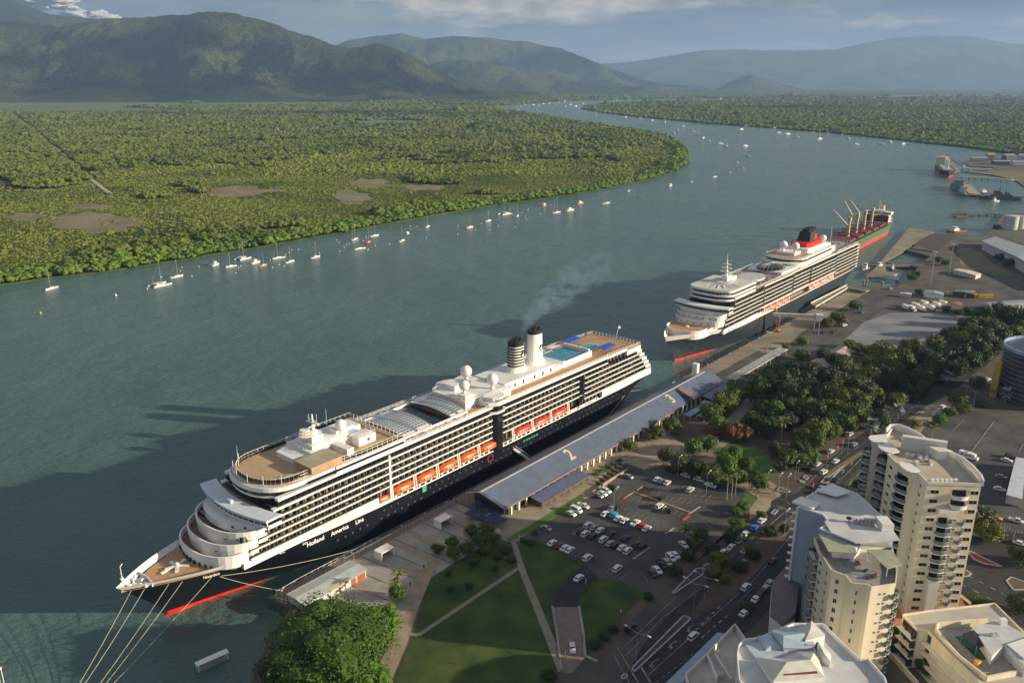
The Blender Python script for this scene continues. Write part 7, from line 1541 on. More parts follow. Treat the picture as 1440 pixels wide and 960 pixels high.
def crown_mesh(name, seed, m, n_leaf, lobes, leaf, flat=.8, core=True, clump=1):
    """crown of unit radius: leaf-sized faces scattered over uneven lobes, with darker-looking gaps between them"""
    r = random.Random(seed); L = []
    for k in range(lobes):
        if k == 0: L.append((0, 0, .55 * flat, .58)); continue
        a = 2 * PI * (k * .618) + r.uniform(-.3, .3); e = r.uniform(-.25, 1.0); d = r.uniform(.42, .66); q = r.uniform(.26, .42)
        L.append((d * math.cos(a) * math.cos(e * 1.1), d * math.sin(a) * math.cos(e * 1.1), (.55 + d * math.sin(e * 1.1)) * flat, q))
    v = []; f = []
    tot = sum(l[3] ** 2 for l in L)
    for (x, y, z, q) in L:
        for i in range(max(4, int(n_leaf * q * q / tot))):
            u = r.uniform(-.75, 1); a = r.uniform(0, 2 * PI); s = math.sqrt(1 - u * u); nx, ny, nz = s * math.cos(a), s * math.sin(a), u
            rr = q * r.uniform(.80, 1.12) * (1 + .18 * noise.noise(Vector((nx * 3 + x * 9, ny * 3 + y * 9, nz * 3 + seed))))
            p = Vector((x + nx * rr, y + ny * rr, z + nz * rr * .92)); nrm = Vector((nx + r.uniform(-.7, .7), ny + r.uniform(-.7, .7), nz + r.uniform(-.4, .9))).normalized()
            t1 = nrm.cross(Vector((r.uniform(-1, 1), r.uniform(-1, 1), r.uniform(-1, 1)))).normalized(); t2 = nrm.cross(t1); w_ = leaf * r.uniform(.6, 1.35); b = len(v)
            v += [tuple(p + t1 * w_), tuple(p + t2 * w_ * .62 + nrm * w_ * .15), tuple(p - t1 * w_), tuple(p - t2 * w_ * .62 + nrm * w_ * .1)]; f.append((b, b + 1, b + 2, b + 3))
    mb = MB().add(v, f)
    if core:
        for (x, y, z, q) in L: mb.sphere((x, y, z), q * .70, 6)
    me = bpy.data.meshes.new(name); me.from_pydata(mb.v, [], mb.f); me.materials.append(m); return me
CR = {}
def crowns(kind, dens='std'):
    k = (kind, dens)
    if k not in CR:
        n, lf, lb = {'std': (1700, .060, 15), 'big': (15000, .022, 48), 'fine': (2600, .042, 18), 'ball': (1000, .06, 7), 'small': (420, .10, 7)}[dens]
        CR[k] = [crown_mesh('crown_' + kind, hash_(kind) + i * 17, LV[kind], n, lb, lf, .72 if dens != 'ball' else .85) for i in range(3 if dens not in ('big',) else 1)]
    return CR[k]
def hash_(s): return sum(ord(c) * (i + 3) for i, c in enumerate(s)) % 997
TC = [0]
def tree(px, py, rpx, kind, label, group=None, hk=1.0, dens='std', trunk=True, name='broadleaf_tree', base=None, crown_py=True, cat='tree'):
    """px, py: middle of the crown in the photo, rpx its half width"""
    TC[0] += 1; r = random.Random(TC[0])
    x, y = G(px, py, ZG); d = math.hypot(x, y); 
    for _ in range(3):
        R = rpx / F * math.sqrt(x * x + y * y + (H - ZG) ** 2); hc = R * .82 * hk; x, y = G(px, py, ZG + hc)
    t = thing(name, label, cat, (x, y, ZG), r.uniform(0, 6.28), group)
    zc = hc - R * .55 * hk
    me = r.choice(crowns(kind, dens)); o = bpy.data.objects.new('crown', me); COL.objects.link(o); o.parent = t; o.location = (0, 0, max(0, zc - R * .1)); o.scale = (R * r.uniform(.94, 1.08), R * r.uniform(.94, 1.08), R * hk * 1.12)
    b = MB(); tr_ = max(.12, R * .065); top = zc + R * .35
    b.tube((0, 0, 0), (tr_ * .4, 0, top * .6), tr_, tr_ * .75, 7).tube((tr_ * .4, 0, top * .6), (0, tr_ * .5, top), tr_ * .75, tr_ * .4, 7)
    for k in range(4): a = k * 1.6 + r.random(); b.tube((tr_ * .3, 0, top * .55), (R * .55 * math.cos(a), R * .55 * math.sin(a), top + R * .15), tr_ * .45, tr_ * .15, 5)
    b.build('trunk', BARK, t); return t
def frond_mesh(name, seed, m, n=18, L_=1.0, droop=.55, wd=.085, stiff=0):
    r = random.Random(seed); mb = MB()
    for k in range(n):
        a = 2 * PI * k / n + r.uniform(-.2, .2); e0 = r.uniform(.1, 1.1) if not stiff else r.uniform(-.6, 1.5); P = []; l = L_ * r.uniform(.8, 1.1)
        for i in range(6): s = i / 5; P.append(Vector((math.cos(a) * l * s * math.cos(e0 * (1 - s * .4)), math.sin(a) * l * s * math.cos(e0 * (1 - s * .4)), l * s * math.sin(e0) - droop * l * s * s)))
        sd = Vector((-math.sin(a), math.cos(a), 0))
        for i in range(5):
            w0, w1 = wd * L_ * math.sin(PI * (.12 + .8 * i / 5)), wd * L_ * math.sin(PI * (.12 + .8 * (i + 1) / 5)) if i < 4 else .01; dz = Vector((0, 0, -.05 * L_))
            for s in (-1, 1): mb.add([tuple(P[i]), tuple(P[i + 1]), tuple(P[i + 1] + sd * w1 * s * 1.6 + dz), tuple(P[i] + sd * w0 * s * 1.6 + dz)], [(0, 1, 2, 3)])
    me = bpy.data.meshes.new(name); me.from_pydata(mb.v, [], mb.f); me.materials.append(m); return me
PF = [frond_mesh('palm_fronds', i, LV['palm']) for i in range(3)]; PFD = [frond_mesh('palm_fronds', i + 7, LV['mid']) for i in range(2)]; SF = [frond_mesh('fan_fronds', i + 4, LV['silver'], 46, 1.0, .05, .13, 1) for i in range(2)]
def palm(px, py, label, h=8., R=3., group=None, m=PF, base=True, lean=.3):
    """px, py: centre of the head in the photo"""
    TC[0] += 1; r = random.Random(TC[0] + 500); x, y = G(px, py, ZG + h); t = thing('palm_tree', label, 'palm tree', (x, y, ZG), r.uniform(0, 6), group)
    me = r.choice(m); o = bpy.data.objects.new('crown', me); COL.objects.link(o); o.parent = t; o.location = (0, 0, h); o.scale = (R, R, R)
    MB().tube((0, 0, 0), (0, 0, h), .26, .16, 7).sphere((0, 0, h), .35, 6).build('trunk', mat('palm_trunk', (.30, .27, .22), .9), t); return t
# the great fig and its neighbours at the bottom left
tree(458, 893, 92, 'fig', 'huge green fig tree with a wide clumped crown at the bottom beside the kiosk', None, .72, 'big', name='fig_tree')
tree(537, 872, 37, 'bright', 'bright green tree touching the right side of the huge fig tree', None, 1.05, 'fine'); tree(510, 945, 40, 'bright', 'bright green tree at the bottom edge right of the huge fig tree', None, .9, 'fine')
tree(398, 940, 38, 'dark', 'dark shaded tree over the water at the left foot of the huge fig tree', None, .9, 'fine')
tree(557, 832, 15, 'mid', 'small bushy tree under the fan palms on the plaza edge', None, 1, 'std')
palm(560, 806, 'taller of two fan palms standing on the plaza beside the fig tree', 8, 2.8, 'fan palms on the plaza edge'); palm(556, 818, 'shorter of two fan palms standing on the plaza beside the fig tree', 6, 2.6, 'fan palms on the plaza edge')
for i, (x, y, q) in enumerate([(616, 771, 12), (636, 762, 13), (638, 777, 14), (657, 770, 15), (662, 746, 15), (682, 744, 15), (676, 758, 16), (694, 756, 15), (684, 770, 12), (668, 786, 12)]):
    tree(x, y, q, 'mid' if i % 3 else 'fig', 'dark ball-shaped tree in the clump below the terminal gable, %s from the left' % ordn(i), 'ball-shaped trees beside the lawn', .9, 'ball', name='ball_tree')
for i, (x, y, q) in enumerate([(630, 804, 7), (660, 823, 8), (634, 826, 7), (696, 797, 7), (700, 782, 8), (665, 790, 8)]):
    tree(x, y, q, 'dark', 'small dark sapling on the shaded lawn, %s from the left' % ordn([0, 2, 1, 4, 5, 3][i]), 'saplings on the shaded lawn', .8, 'small', name='sapling')
for i, (x, y, q) in enumerate([(712, 772, 11), (720, 785, 9), (736, 758, 8), (746, 762, 8), (752, 748, 7)]): tree(x, y, q, 'dark', 'low dark hedge bush beside the diagonal path head, %s from the left' % ordn(i), 'bushes at the path head', .6, 'small', False, 'bush', cat='bush')
# trees round the terminal front
TERM = [(886, 624, 13, 'olive', 'lone round tree against the terminal front below numeral 2 and 3'), (922, 606, 15, 'brown', 'dark olive tree under the far eave of the terminal, left of a pair'), (944, 596, 17, 'mid', 'dark green tree under the far eave of the terminal, right of a pair'), (912, 612, 10, 'olive', 'small olive shrub tree in front of the far terminal eave')]
for x, y, q, k, lab in TERM: tree(x, y, q, k, lab)
hb_ = MB(); hg = thing('hedge', 'clipped green hedge beside the ramp in front of the terminal cafe', 'hedge', (0, 0, ZG)); 
a, c_ = G(838, 667, ZG), G(871, 648, ZG); me = crown_mesh('hedge_leaves', 3, LV['bright'], 900, 9, .07, .6)
for i in range(5): o = bpy.data.objects.new('foliage', me); COL.objects.link(o); o.parent = hg; o.location = (lerp(a[0], c_[0], i / 4), lerp(a[1], c_[1], i / 4), -.1); o.scale = (2.4, 1.6, 1.3); o.rotation_euler = (0, 0, i)
# trees in the park between the car park and the great grove
PARK = [(938, 638, 14, 'brown'), (958, 648, 17, 'brown'), (980, 655, 15, 'dark'), (1000, 662, 15, 'olive'), (1022, 652, 19, 'bright'), (1010, 670, 12, 'mid'), (1040, 668, 12, 'bright'), (975, 625, 15, 'bright'), (996, 622, 14, 'mid'), (1034, 637, 14, 'bright'), (1050, 650, 12, 'mid'), (1066, 676, 14, 'mid'), (1060, 668, 10, 'dark'),
        (1000, 575, 17, 'mid'), (1018, 562, 18, 'olive'), (1035, 552, 17, 'mid'), (1012, 595, 17, 'bright'), (1030, 604, 16, 'red'), (1046, 604, 13, 'red'), (1005, 603, 13, 'red'), (1060, 590, 17, 'dark'), (1078, 596, 18, 'dark'), (1092, 575, 18, 'bright'), (1072, 575, 16, 'dark'), (1110, 590, 14, 'dark'),
        (1094, 628, 13, 'brown'), (1108, 640, 15, 'mid'), (1125, 628, 14, 'dark'), (1128, 645, 12, 'mid'), (1142, 640, 12, 'bright'), (1098, 655, 9, 'dark')]
for i, (x, y, q, k) in enumerate(PARK):
    tree(x, y, q * 1.2, k, '%s park tree above the car park, %s from the left' % ({'brown': 'brownish', 'dark': 'dark green', 'olive': 'olive', 'bright': 'bright green', 'mid': 'mid green', 'red': 'red-flowered'}[k], ordn(sorted(p[0] for p in PARK).index(x))), 'park trees above the car park', 1.0)
# the tall grove and avenue running up to the right
GROVE = []
r = random.Random(44)
rows = [((1068, 545), (1190, 520), 9, 19, 'dark'), ((1085, 520), (1200, 540), 8, 18, 'dark'), ((1110, 555), (1215, 555), 7, 18, 'dark'), ((1120, 575), (1180, 570), 4, 18, 'olive'), ((1150, 600), (1200, 565), 4, 18, 'olive'), ((1170, 548), (1240, 500), 5, 18, 'olive'), ((1195, 545), (1268, 500), 6, 17, 'olive'), ((1170, 590), (1225, 555), 4, 16, 'mid'), ((1230, 520), (1290, 500), 4, 16, 'mid'),
        ((1250, 490), (1310, 480), 3, 15, 'olive'), ((1130, 610), (1170, 606), 3, 14, 'olive'), ((1075, 560), (1150, 580), 5, 17, 'dark'), ((1100, 535), (1160, 535), 4, 18, 'dark'), ((1150, 560), (1200, 530), 4, 18, 'dark'), ((1150, 620), (1210, 580), 4, 15, 'mid'), ((1195, 570), (1250, 530), 5, 16, 'dark'), ((1290, 500), (1340, 520), 4, 15, 'dark'), ((1340, 465), (1375, 500), 4, 14, 'dark'), ((1390, 478), (1430, 470), 3, 14, 'dark'), ((1160, 500), (1190, 512), 3, 13, 'dark'), ((1200, 590), (1240, 560), 3, 12, 'dark'), ((1270, 535), (1320, 515), 4, 15, 'dark'), ((1265, 560), (1300, 540), 3, 13, 'dark'), ((1240, 585), (1262, 565), 2, 13, 'dark'), ((1350, 480), (1390, 462), 3, 15, 'olive'), ((1330, 500), (1400, 490), 4, 15, 'dark'), ((1380, 440), (1440, 440), 4, 14, 'dark'), ((1360, 455), (1430, 455), 4, 13, 'mid'), ((1300, 525), (1370, 505), 4, 13, 'dark')]
for (a, c_, n, q, k) in rows:
    for i in range(n):
        t_ = i / max(1, n - 1); GROVE.append((lerp(a[0], c_[0], t_) + r.uniform(-5, 5), lerp(a[1], c_[1], t_) + r.uniform(-5, 5), q * r.uniform(.85, 1.15), k if r.random() < .75 else r.choice(('dark', 'mid', 'olive'))))
go = sorted(range(len(GROVE)), key=lambda i: GROVE[i][0])
for n_, i in enumerate(go):
    x, y, q, k = GROVE[i]; s, e = n_ // 10, n_ % 10
    tree(x, y, q * 1.05, k, '%s grove tree by the boulevard, %s in the %s ten from the left' % ({'dark': 'dark green', 'olive': 'sunlit olive', 'mid': 'mid green'}[k], ordn(e), ordn(s)), 'tall trees of the grove beside the boulevard', 1.25, 'std')
# shrubs and trees along the wharf road and sheds
for i, (x, y, q, k, lab) in enumerate([(1180, 445, 16, 'olive', 'olive tree beside the wharf road, left of a pair near the boarding bridge'), (1202, 428, 12, 'mid', 'green tree beside the wharf road, right of a pair near the boarding bridge'), (1165, 452, 12, 'brown', 'brownish bush by the floodlight mast on the wharf'), (1130, 478, 10, 'bright', 'green tree behind the covered walkway, leftmost'), (1105, 486, 8, 'olive', 'small tree at the middle of the open wharf'), (1128, 497, 13, 'mid', 'round tree between the covered walkway and the old shed'), (1118, 515, 14, 'dark', 'dark tree at the end of the covered walkway'),
                                 (1195, 482, 10, 'olive', 'dry olive bush at the corner of the old rusty shed'), (1208, 488, 13, 'olive', 'wide dry bush between old rusty shed and gravel yard'), (1224, 492, 12, 'olive', 'round olive bush at the gravel yard edge'), (1290, 385, 7, 'mid', 'small mangrove bush on the basin bank, upper'), (1283, 388, 8, 'mid', 'small mangrove bush on the basin bank, lower left'), (1320, 364, 7, 'mid', 'mangrove bush on the bank of the inner basin, left'), (1330, 368, 7, 'mid', 'mangrove bush on the bank of the inner basin, right'), (1292, 409, 6, 'dark', 'round dark tree beside the pale blue-roofed site office'),
                                 (1408, 360, 9, 'dark', 'dark tree in front of the big warehouse, left'), (1420, 368, 9, 'dark', 'dark tree in front of the big warehouse, right'), (1333, 434, 8, 'dark', 'dark tree beside the white trucks, left'), (1348, 438, 8, 'dark', 'dark tree beside the white trucks, middle'), (1362, 436, 8, 'dark', 'dark tree beside the white trucks, right'), (1402, 318, 5, 'mid', 'small bush on the shore below the storage tank')]): tree(x, y, q, k, lab, None, .8)
# boulevard trees
for i, (x, y, q, k) in enumerate([(1028, 752, 14, 'dark'), (1040, 795, 12, 'dark'), (1005, 800, 15, 'olive'), (1012, 783, 16, 'olive'), (1020, 812, 10, 'olive'), (1053, 772, 10, 'olive'), (1062, 778, 12, 'dark'), (1085, 745, 12, 'dark'), (1104, 740, 9, 'dark'), (1070, 722, 9, 'bright'), (950, 800, 13, 'dark'), (912, 836, 9, 'dark'), (1002, 770, 13, 'dark'), (978, 762, 12, 'mid'), (985, 748, 14, 'mid'), (968, 778, 13, 'dark'), (1036, 735, 14, 'mid'), (1045, 710, 12, 'bright'), (1034, 718, 12, 'mid')]):
    tree(x, y, q, k, '%s boulevard verge tree, %s from the left' % ({'dark': 'dark', 'olive': 'olive-brown', 'bright': 'bright green', 'mid': 'mid green'}[k], ordn(sorted([1028, 1040, 1005, 1012, 1020, 1053, 1062, 1085, 1104, 1070, 950, 912, 1002, 978, 985, 968, 1036, 1045, 1034]).index(x))), 'boulevard verge trees', .8)
for i, (x, y, q, k, lab) in enumerate([(772, 947, 12, 'dark', 'round dark bush at the bottom end of the diagonal path'), (838, 903, 11, 'dark', 'dark bush beside the brick entrance paving, left'), (850, 893, 10, 'dark', 'dark bush beside the brick entrance paving, middle'), (862, 882, 9, 'dark', 'dark bush beside the brick entrance paving, right'), (1052, 852, 11, 'dark', 'dark tree beside the parked cars near the white house')]): tree(x, y, q, k, lab, None, .7, 'std')
for x, y, lab, h in ((966, 752, 'palm with a ragged dark head at the right edge of the car park', 6), (1046, 722 + 46, 'dark palm on the median beside the queue of cars', 7)): palm(x, y - 10, lab, h, 3.4, None, PFD)
for i, (x, y) in enumerate([(1024, 680), (1031, 676), (1036, 674)]): palm(x, y - 6, 'tall thin palm at the car park corner, %s of a close trio' % ordn(i), 9, 2.2, 'three thin palms at the car park corner')
palm(1101, 592, 'feathery tall palm standing over the shaded park', 11, 4.6); palm(1275, 608, 'leafy palm on the verge behind the tall tower, nearest the tower', 6, 3.0, None); palm(1312, 600, 'sunlit palm at the corner of the east car park', 6.5, 3.2)
for i, (x, y) in enumerate([(1368, 532), (1360, 545), (1372, 552), (1355, 560), (1366, 520)]): palm(x, y, 'sunlit palm in the cluster beside the road bend, %s of five' % ordn(i), 7.5, 3.2, 'palms at the road bend')
for i, (x, y) in enumerate([(1404, 540), (1412, 546), (1398, 550)]): palm(x, y, 'dark palm beside the round banded building, %s of three' % ordn(i), 7, 3, 'dark palms by the round building', PFD)
SV = []
for x, y, lab, R in ((1226, 598, 'large silvery fan palm on the median behind the towers', 4.2), (1264, 575, 'silvery fan palm on the median above the large one', 3.4), (1331, 528, 'silvery fan palm further along the dark grove road', 3.6), (1352, 512, 'pale silver palm among the darkest trees', 3.4), (1378, 492, 'farthest silvery fan palm near the round building', 3.6), (1415, 553, 'whitish fan palm at the foot of the round building', 3.4)):
    palm(x, y, lab, 5.5, R, None, SF)
for i, (x, y, q, k) in enumerate([(1289, 595, 9, 'yellow'), (1322, 588, 12, 'bright'), (1335, 578, 11, 'bright'), (1343, 556, 12, 'mid'), (1380, 565, 8, 'mid'), (1354, 572, 12, 'olive'), (1376, 535, 12, 'mid')]): tree(x, y, q, k, '%s tree along the verge of the east car park, %s of seven' % ({'yellow': 'yellow-green', 'bright': 'bright', 'mid': 'mid green', 'olive': 'olive'}[k], ordn(i)), 'verge trees of the east car park', .85)
for x, y, q, k, lab in ((1374, 722, 26, 'brown', 'broad brownish tree beside the tall tower and red-paved island'), (1396, 745, 20, 'olive', 'olive tree just right of the broad brownish tree'), (1437, 780, 18, 'dark', 'dark tree at the right edge above the poolside roof'), (1437, 845, 20, 'dark', 'dark tree at the right edge beside the junction'), (1256, 885, 10, 'mid', 'green garden tree between the two towers'), (1262, 905, 12, 'dark', 'dark garden tree below the second tower'), (1300, 935, 14, 'dark', 'dark palm-like tree under the curved balconies'), (1210, 680, 14, 'dark', 'dark tree tucked behind the left face of the tall tower'), (1370, 838, 9, 'mid', 'small shrub beside the foot of the tall tower')): tree(x, y, q, k, lab, None, .85)
# lamp posts in town
LP_ = [(953, 640 + 31, 9, 'car park lamp post near the top left bays'), (863, 718, 9, 'car park lamp post beside the parked blue car row'), (993, 694, 9, 'car park lamp post with a yellow base'), (929, 747, 9, 'car park lamp post beside the concrete divider'), (1078, 690, 8, 'lamp post at the paved park corner'), (1094, 690 + 4, 8, 'lamp post beside the triangular island'), (1118, 640 + 33, 7, 'lamp post in the park beside the side street'), (1191, 640, 10, 'white-headed lamp post on the upper median'), (1105, 670 + 32, 10, 'lamp post on the corner by the crossing'), (1103, 750, 9, 'double lamp post on the road near the triangle islands')]
for i, (x, y, h, lab) in enumerate(LP_): pole_light(x, y, h, lab, 0)
for i, (x, y, h, lab) in enumerate([(975, 859, 10, 'double-armed street lamp between the two long islands'), (894, 931, 10, 'double-armed street lamp at the foot of the long island'), (990, 842, 8, 'double-armed street lamp on the planted median'), (1295, 545, 9, 'double-armed street lamp in the grove road'), (1352, 480, 9, 'double-armed street lamp near the far grove road')]): pole_light(x, y, h, lab, 2, hd_=RZ)
pole_light(794, 952, 9, 'tall street lamp at the bottom end of the diagonal path', 0, hd_=0)
# traffic signals
for i, (x, y, lab) in enumerate([(1163, 665, 'traffic signal pole on the tip of the upper median'), (1141, 702, 'traffic signal pole at the stop line in front of the second tower'), (1122, 668, 'traffic signal with an arm at the park corner')]):
    X, Y = G(x, y, ZG); t = thing('traffic_signal', lab, 'traffic signal', (X, Y, ZG), RZ); MB().tube((0, 0, 0), (0, 0, 5.4), .1, n=6).tube((0, 0, 5.4), (0, -2.6, 5.8), .07, n=5).build('pole', METAL, t)
    h_ = MB().box(-.2, -.25, 4.2, .2, .25, 5.3).build('signal_head', BLACK, t)
# ================================================================= VEHICLES, PEOPLE, SIGNS
CPAINT = {'white': mat('car_white', (.70, .71, .72), .25, .03, 1), 'silver': mat('car_silver', (.36, .38, .40), .3, .04, 1, metal=.5), 'dark': mat('car_dark', (.03, .033, .038), .25, .1, 1), 'red': mat('car_red', (.42, .015, .02), .3, .05, 1), 'dark red': mat('car_darkred', (.12, .012, .014), .3, .05, 1), 'blue': mat('car_blue', (.01, .16, .55), .3, .05, 1), 'light blue': mat('car_lightblue', (.03, .32, .55), .3, .05, 1), 'yellow': mat('car_yellow', (.60, .42, .02), .3, .05, 1), 'navy': mat('car_navy', (.015, .03, .10), .3, .05, 1)}
GLASSC = mat('car_glass', (.015, .018, .022), .08, .1, 1); TYRE = mat('tyre', (.015, .015, .015), .8)
def car_mesh(kind):
    if kind == 'van': prof = [(-2.5, .35), (-2.5, 1.1), (-2.45, 2.1), (-2.2, 2.2), (1.3, 2.2), (1.7, 1.9), (2.1, 1.15), (2.5, .95), (2.5, .35)]; g = [(1.25, 1.3), (2.0, 1.2), (1.66, 1.86), (1.25, 2.05)]; belt = (1.25, 1.95, -2.1, 1.6)
    elif kind == 'suv': prof = [(-2.3, .35), (-2.35, 1.05), (-2.1, 1.72), (-1.8, 1.8), (.5, 1.8), (.9, 1.68), (1.35, 1.12), (2.2, .98), (2.35, .6), (2.35, .35)]; belt = (1.1, 1.7, -2.0, 1.05)
    elif kind == 'pickup': prof = [(-2.6, .4), (-2.6, 1.0), (-.6, 1.0), (-.5, 1.7), (-.3, 1.78), (.8, 1.78), (1.1, 1.65), (1.5, 1.1), (2.4, 1.0), (2.5, .6), (2.5, .4)]; belt = (1.08, 1.66, -.5, 1.25)
    else: prof = [(-2.2, .3), (-2.25, .88), (-1.75, .98), (-1.2, 1.42), (-.9, 1.47), (.3, 1.47), (.6, 1.40), (1.15, .98), (2.1, .84), (2.25, .55), (2.25, .3)]; belt = (.97, 1.40, -1.5, .95)
    w_ = .98 if kind == 'van' else .9; n = len(prof); v = []
    for s in (-1, 1):
        for x, z in prof: k = 1 - .16 * max(0, (z - .95) / .6) if kind != 'van' else 1 - .08 * max(0, (z - 1.2)); v.append((x * (1 if z < .9 else .985), s * w_ * k, z))
    body = MB().add(v, [tuple(range(n))[::-1], tuple(range(n, 2 * n))] + [(i, (i + 1) % n, n + (i + 1) % n, n + i) for i in range(n)])
    if kind == 'pickup': body.box(-2.55, -.86, 1.0, -.55, -.78, 1.25).box(-2.55, .78, 1.0, -.55, .86, 1.25).box(-2.6, -.86, 1.0, -2.5, .86, 1.25)
    z0, z1, xa, xb = belt; gl = MB(); k0, k1 = w_ * (1 - .16 * max(0, (z0 - .95) / .6)) + .012, w_ * (1 - .16 * max(0, (z1 - .95) / .6)) + .012
    if kind == 'van': k0 = k1 = .985
    for s in (-1, 1): gl.add([(xa + .1, s * k0, z0), (xb - .05, s * k0, z0), (xb - .55, s * k1, z1 - .03), (xa + .45, s * k1, z1 - .03)], [(0, 1, 2, 3)])
    # windscreen and rear window, set proud of the paint
    i0 = max(i for i, p in enumerate(prof) if p[1] >= z1 - .12); a, c_ = prof[i0], prof[i0 + 1]; nx, nz = (c_[1] - a[1]), -(c_[0] - a[0]); q = math.hypot(nx, nz); nx, nz = -nx / q * .02, -nz / q * .02
    gl.add([(lerp(a[0], c_[0], .1) + nx, -w_ * .76, lerp(a[1], c_[1], .1) + nz), (lerp(a[0], c_[0], .92) + nx, -w_ * .88, lerp(a[1], c_[1], .92) + nz), (lerp(a[0], c_[0], .92) + nx, w_ * .88, lerp(a[1], c_[1], .92) + nz), (lerp(a[0], c_[0], .1) + nx, w_ * .76, lerp(a[1], c_[1], .1) + nz)], [(0, 1, 2, 3)])
    j = min(i for i, p in enumerate(prof) if p[1] >= z1 - .12); a, c_ = prof[j - 1], prof[j]; nx, nz = -(c_[1] - a[1]), (c_[0] - a[0]); q = math.hypot(nx, nz); nx, nz = nx / q * .02, nz / q * .02
    gl.add([(lerp(a[0], c_[0], .15) + nx, -w_ * .82, lerp(a[1], c_[1], .15) + nz), (lerp(a[0], c_[0], .85) + nx, -w_ * .76, lerp(a[1], c_[1], .85) + nz), (lerp(a[0], c_[0], .85) + nx, w_ * .76, lerp(a[1], c_[1], .85) + nz), (lerp(a[0], c_[0], .15) + nx, w_ * .82, lerp(a[1], c_[1], .15) + nz)], [(0, 1, 2, 3)])
    return body, gl
CPROTO = {}
def car_proto(kind):
    if kind in CPROTO: return CPROTO[kind]
    b, g = car_mesh(kind); me = []
    for mb in (b, g): m_ = bpy.data.meshes.new('car_part'); m_.from_pydata(mb.v, [], mb.f); me.append(m_)
    wm_ = MB().tube((0, -.12, 0), (0, .12, 0), .34, n=12); w_ = bpy.data.meshes.new('wheel'); w_.from_pydata(wm_.v, [], wm_.f); w_.materials.append(TYRE)
    rm = MB().tube((0, -.13, 0), (0, .13, 0), .19, n=8); r_ = bpy.data.meshes.new('rim'); r_.from_pydata(rm.v, [], rm.f); r_.materials.append(METAL)
    CPROTO[kind] = (me, w_, r_); return CPROTO[kind]
CB = {}
def car(px, py, col, hd_, label, kind='car', group=None, z=ZG + .1):
    (bm_, gm_), wm_, rm_ = car_proto(kind); x, y = G(px, py, z + .6); k = (kind, col)
    if k not in CB: m_ = bm_.copy(); m_.materials.append(CPAINT[col]); CB[k] = m_
    if not gm_.materials: gm_.materials.append(GLASSC)
    nm = {'car': 'car', 'suv': 'car', 'van': 'van', 'pickup': 'pickup_truck'}[kind]
    t = thing(nm, label, {'car': 'car', 'suv': 'car', 'van': 'van', 'pickup': 'pickup truck'}[kind], (x, y, z), hd_, group)
    for n_, m_ in (('body', CB[k]), ('windows', gm_)): o = bpy.data.objects.new(n_, m_); COL.objects.link(o); o.parent = t
    for wx in (-1.4, 1.4):
        for wy in (-.82, .82): o = bpy.data.objects.new('wheel', wm_); COL.objects.link(o); o.parent = t; o.location = (wx, wy, .34); q = bpy.data.objects.new('rim', rm_); COL.objects.link(q); q.parent = o
    return t
HU = head(870, 700, 20, -15); HR = head(820, 700, 20, 8); HR3 = head(950, 770, 20, 18); HRD = head(1040, 760, 20, -17)
def row(items, where, group, hd_=None, cr=fd):
    """label by place along the row, left to right"""
    o_ = sorted(range(len(items)), key=lambda i: items[i][0])
    for n_, i in enumerate(o_):
        x, y, col, kind = items[i][:4]; px, py = cr(x, y); h = items[i][4] if len(items[i]) > 4 else hd_
        nk = {'car': 'car', 'suv': 'tall car', 'van': 'van', 'pickup': 'pickup'}[kind]
        car(px, py, col, h + random.Random(x).uniform(-.04, .04), '%s %s %s, %s from the left' % (col, nk, where, ordn(n_)), kind, group)
row([(195, 655, 'white', 'car'), (252, 675, 'dark red', 'car'), (290, 692, 'white', 'car'), (328, 708, 'white', 'car'), (460, 768, 'white', 'suv')], 'nosed to the lawn edge', 'cars nosed to the lawn edge', HU)
row([(335, 435, 'white', 'car', HR), (375, 410, 'white', 'van', HR), (430, 378, 'white', 'pickup', HR)], 'beside the bright grass strip', 'vehicles beside the grass strip')
row([(540, 300, 'silver', 'car', HR), (570, 285, 'white', 'car', HR), (597, 265, 'white', 'suv', HR), (650, 243, 'dark', 'suv', HR)], 'by the terminal ramp wall', 'cars by the ramp wall')
row([(592, 437, 'white', 'car'), (655, 443, 'light blue', 'car'), (690, 470, 'white', 'car'), (735, 487, 'white', 'car'), (820, 507, 'white', 'pickup'), (870, 528, 'red', 'car'), (903, 547, 'white', 'car')], 'in the sunlit middle row', 'cars in the sunlit middle row', HU)
row([(645, 395, 'silver', 'car'), (685, 385, 'dark', 'car')], 'behind the light blue car', 'cars behind the light blue car', HU)
row([(465, 525, 'white', 'suv'), (510, 540, 'silver', 'car'), (553, 560, 'white', 'car')], 'in the back line of the shaded block', 'back line of the shaded block', HU)
row([(408, 565, 'dark', 'car'), (445, 587, 'white', 'suv'), (500, 604, 'dark', 'car')], 'in the front line of the shaded block', 'front line of the shaded block', HU)
row([(580, 630, 'white', 'suv'), (628, 660, 'silver', 'car'), (672, 675, 'dark', 'suv'), (718, 690, 'white', 'car'), (762, 715, 'white', 'suv')], 'in the long shaded row', 'cars in the long shaded row', HU)
row([(635, 590, 'dark', 'car'), (745, 620, 'navy', 'car'), (830, 665, 'dark', 'car'), (870, 685, 'dark', 'suv')], 'behind the long shaded row', 'dark cars behind the long shaded row', HU)
row([(983, 178, 'white', 'car'), (1018, 190, 'silver', 'car'), (1060, 203, 'white', 'car')], 'in the close trio near the park trees', 'trio near the park trees', HU)
row([(1022, 318, 'dark', 'suv'), (998, 380, 'white', 'suv'), (1088, 410, 'dark', 'suv'), (1230, 258, 'white', 'suv')], 'near the orange brick divider', 'cars near the brick divider', HU)
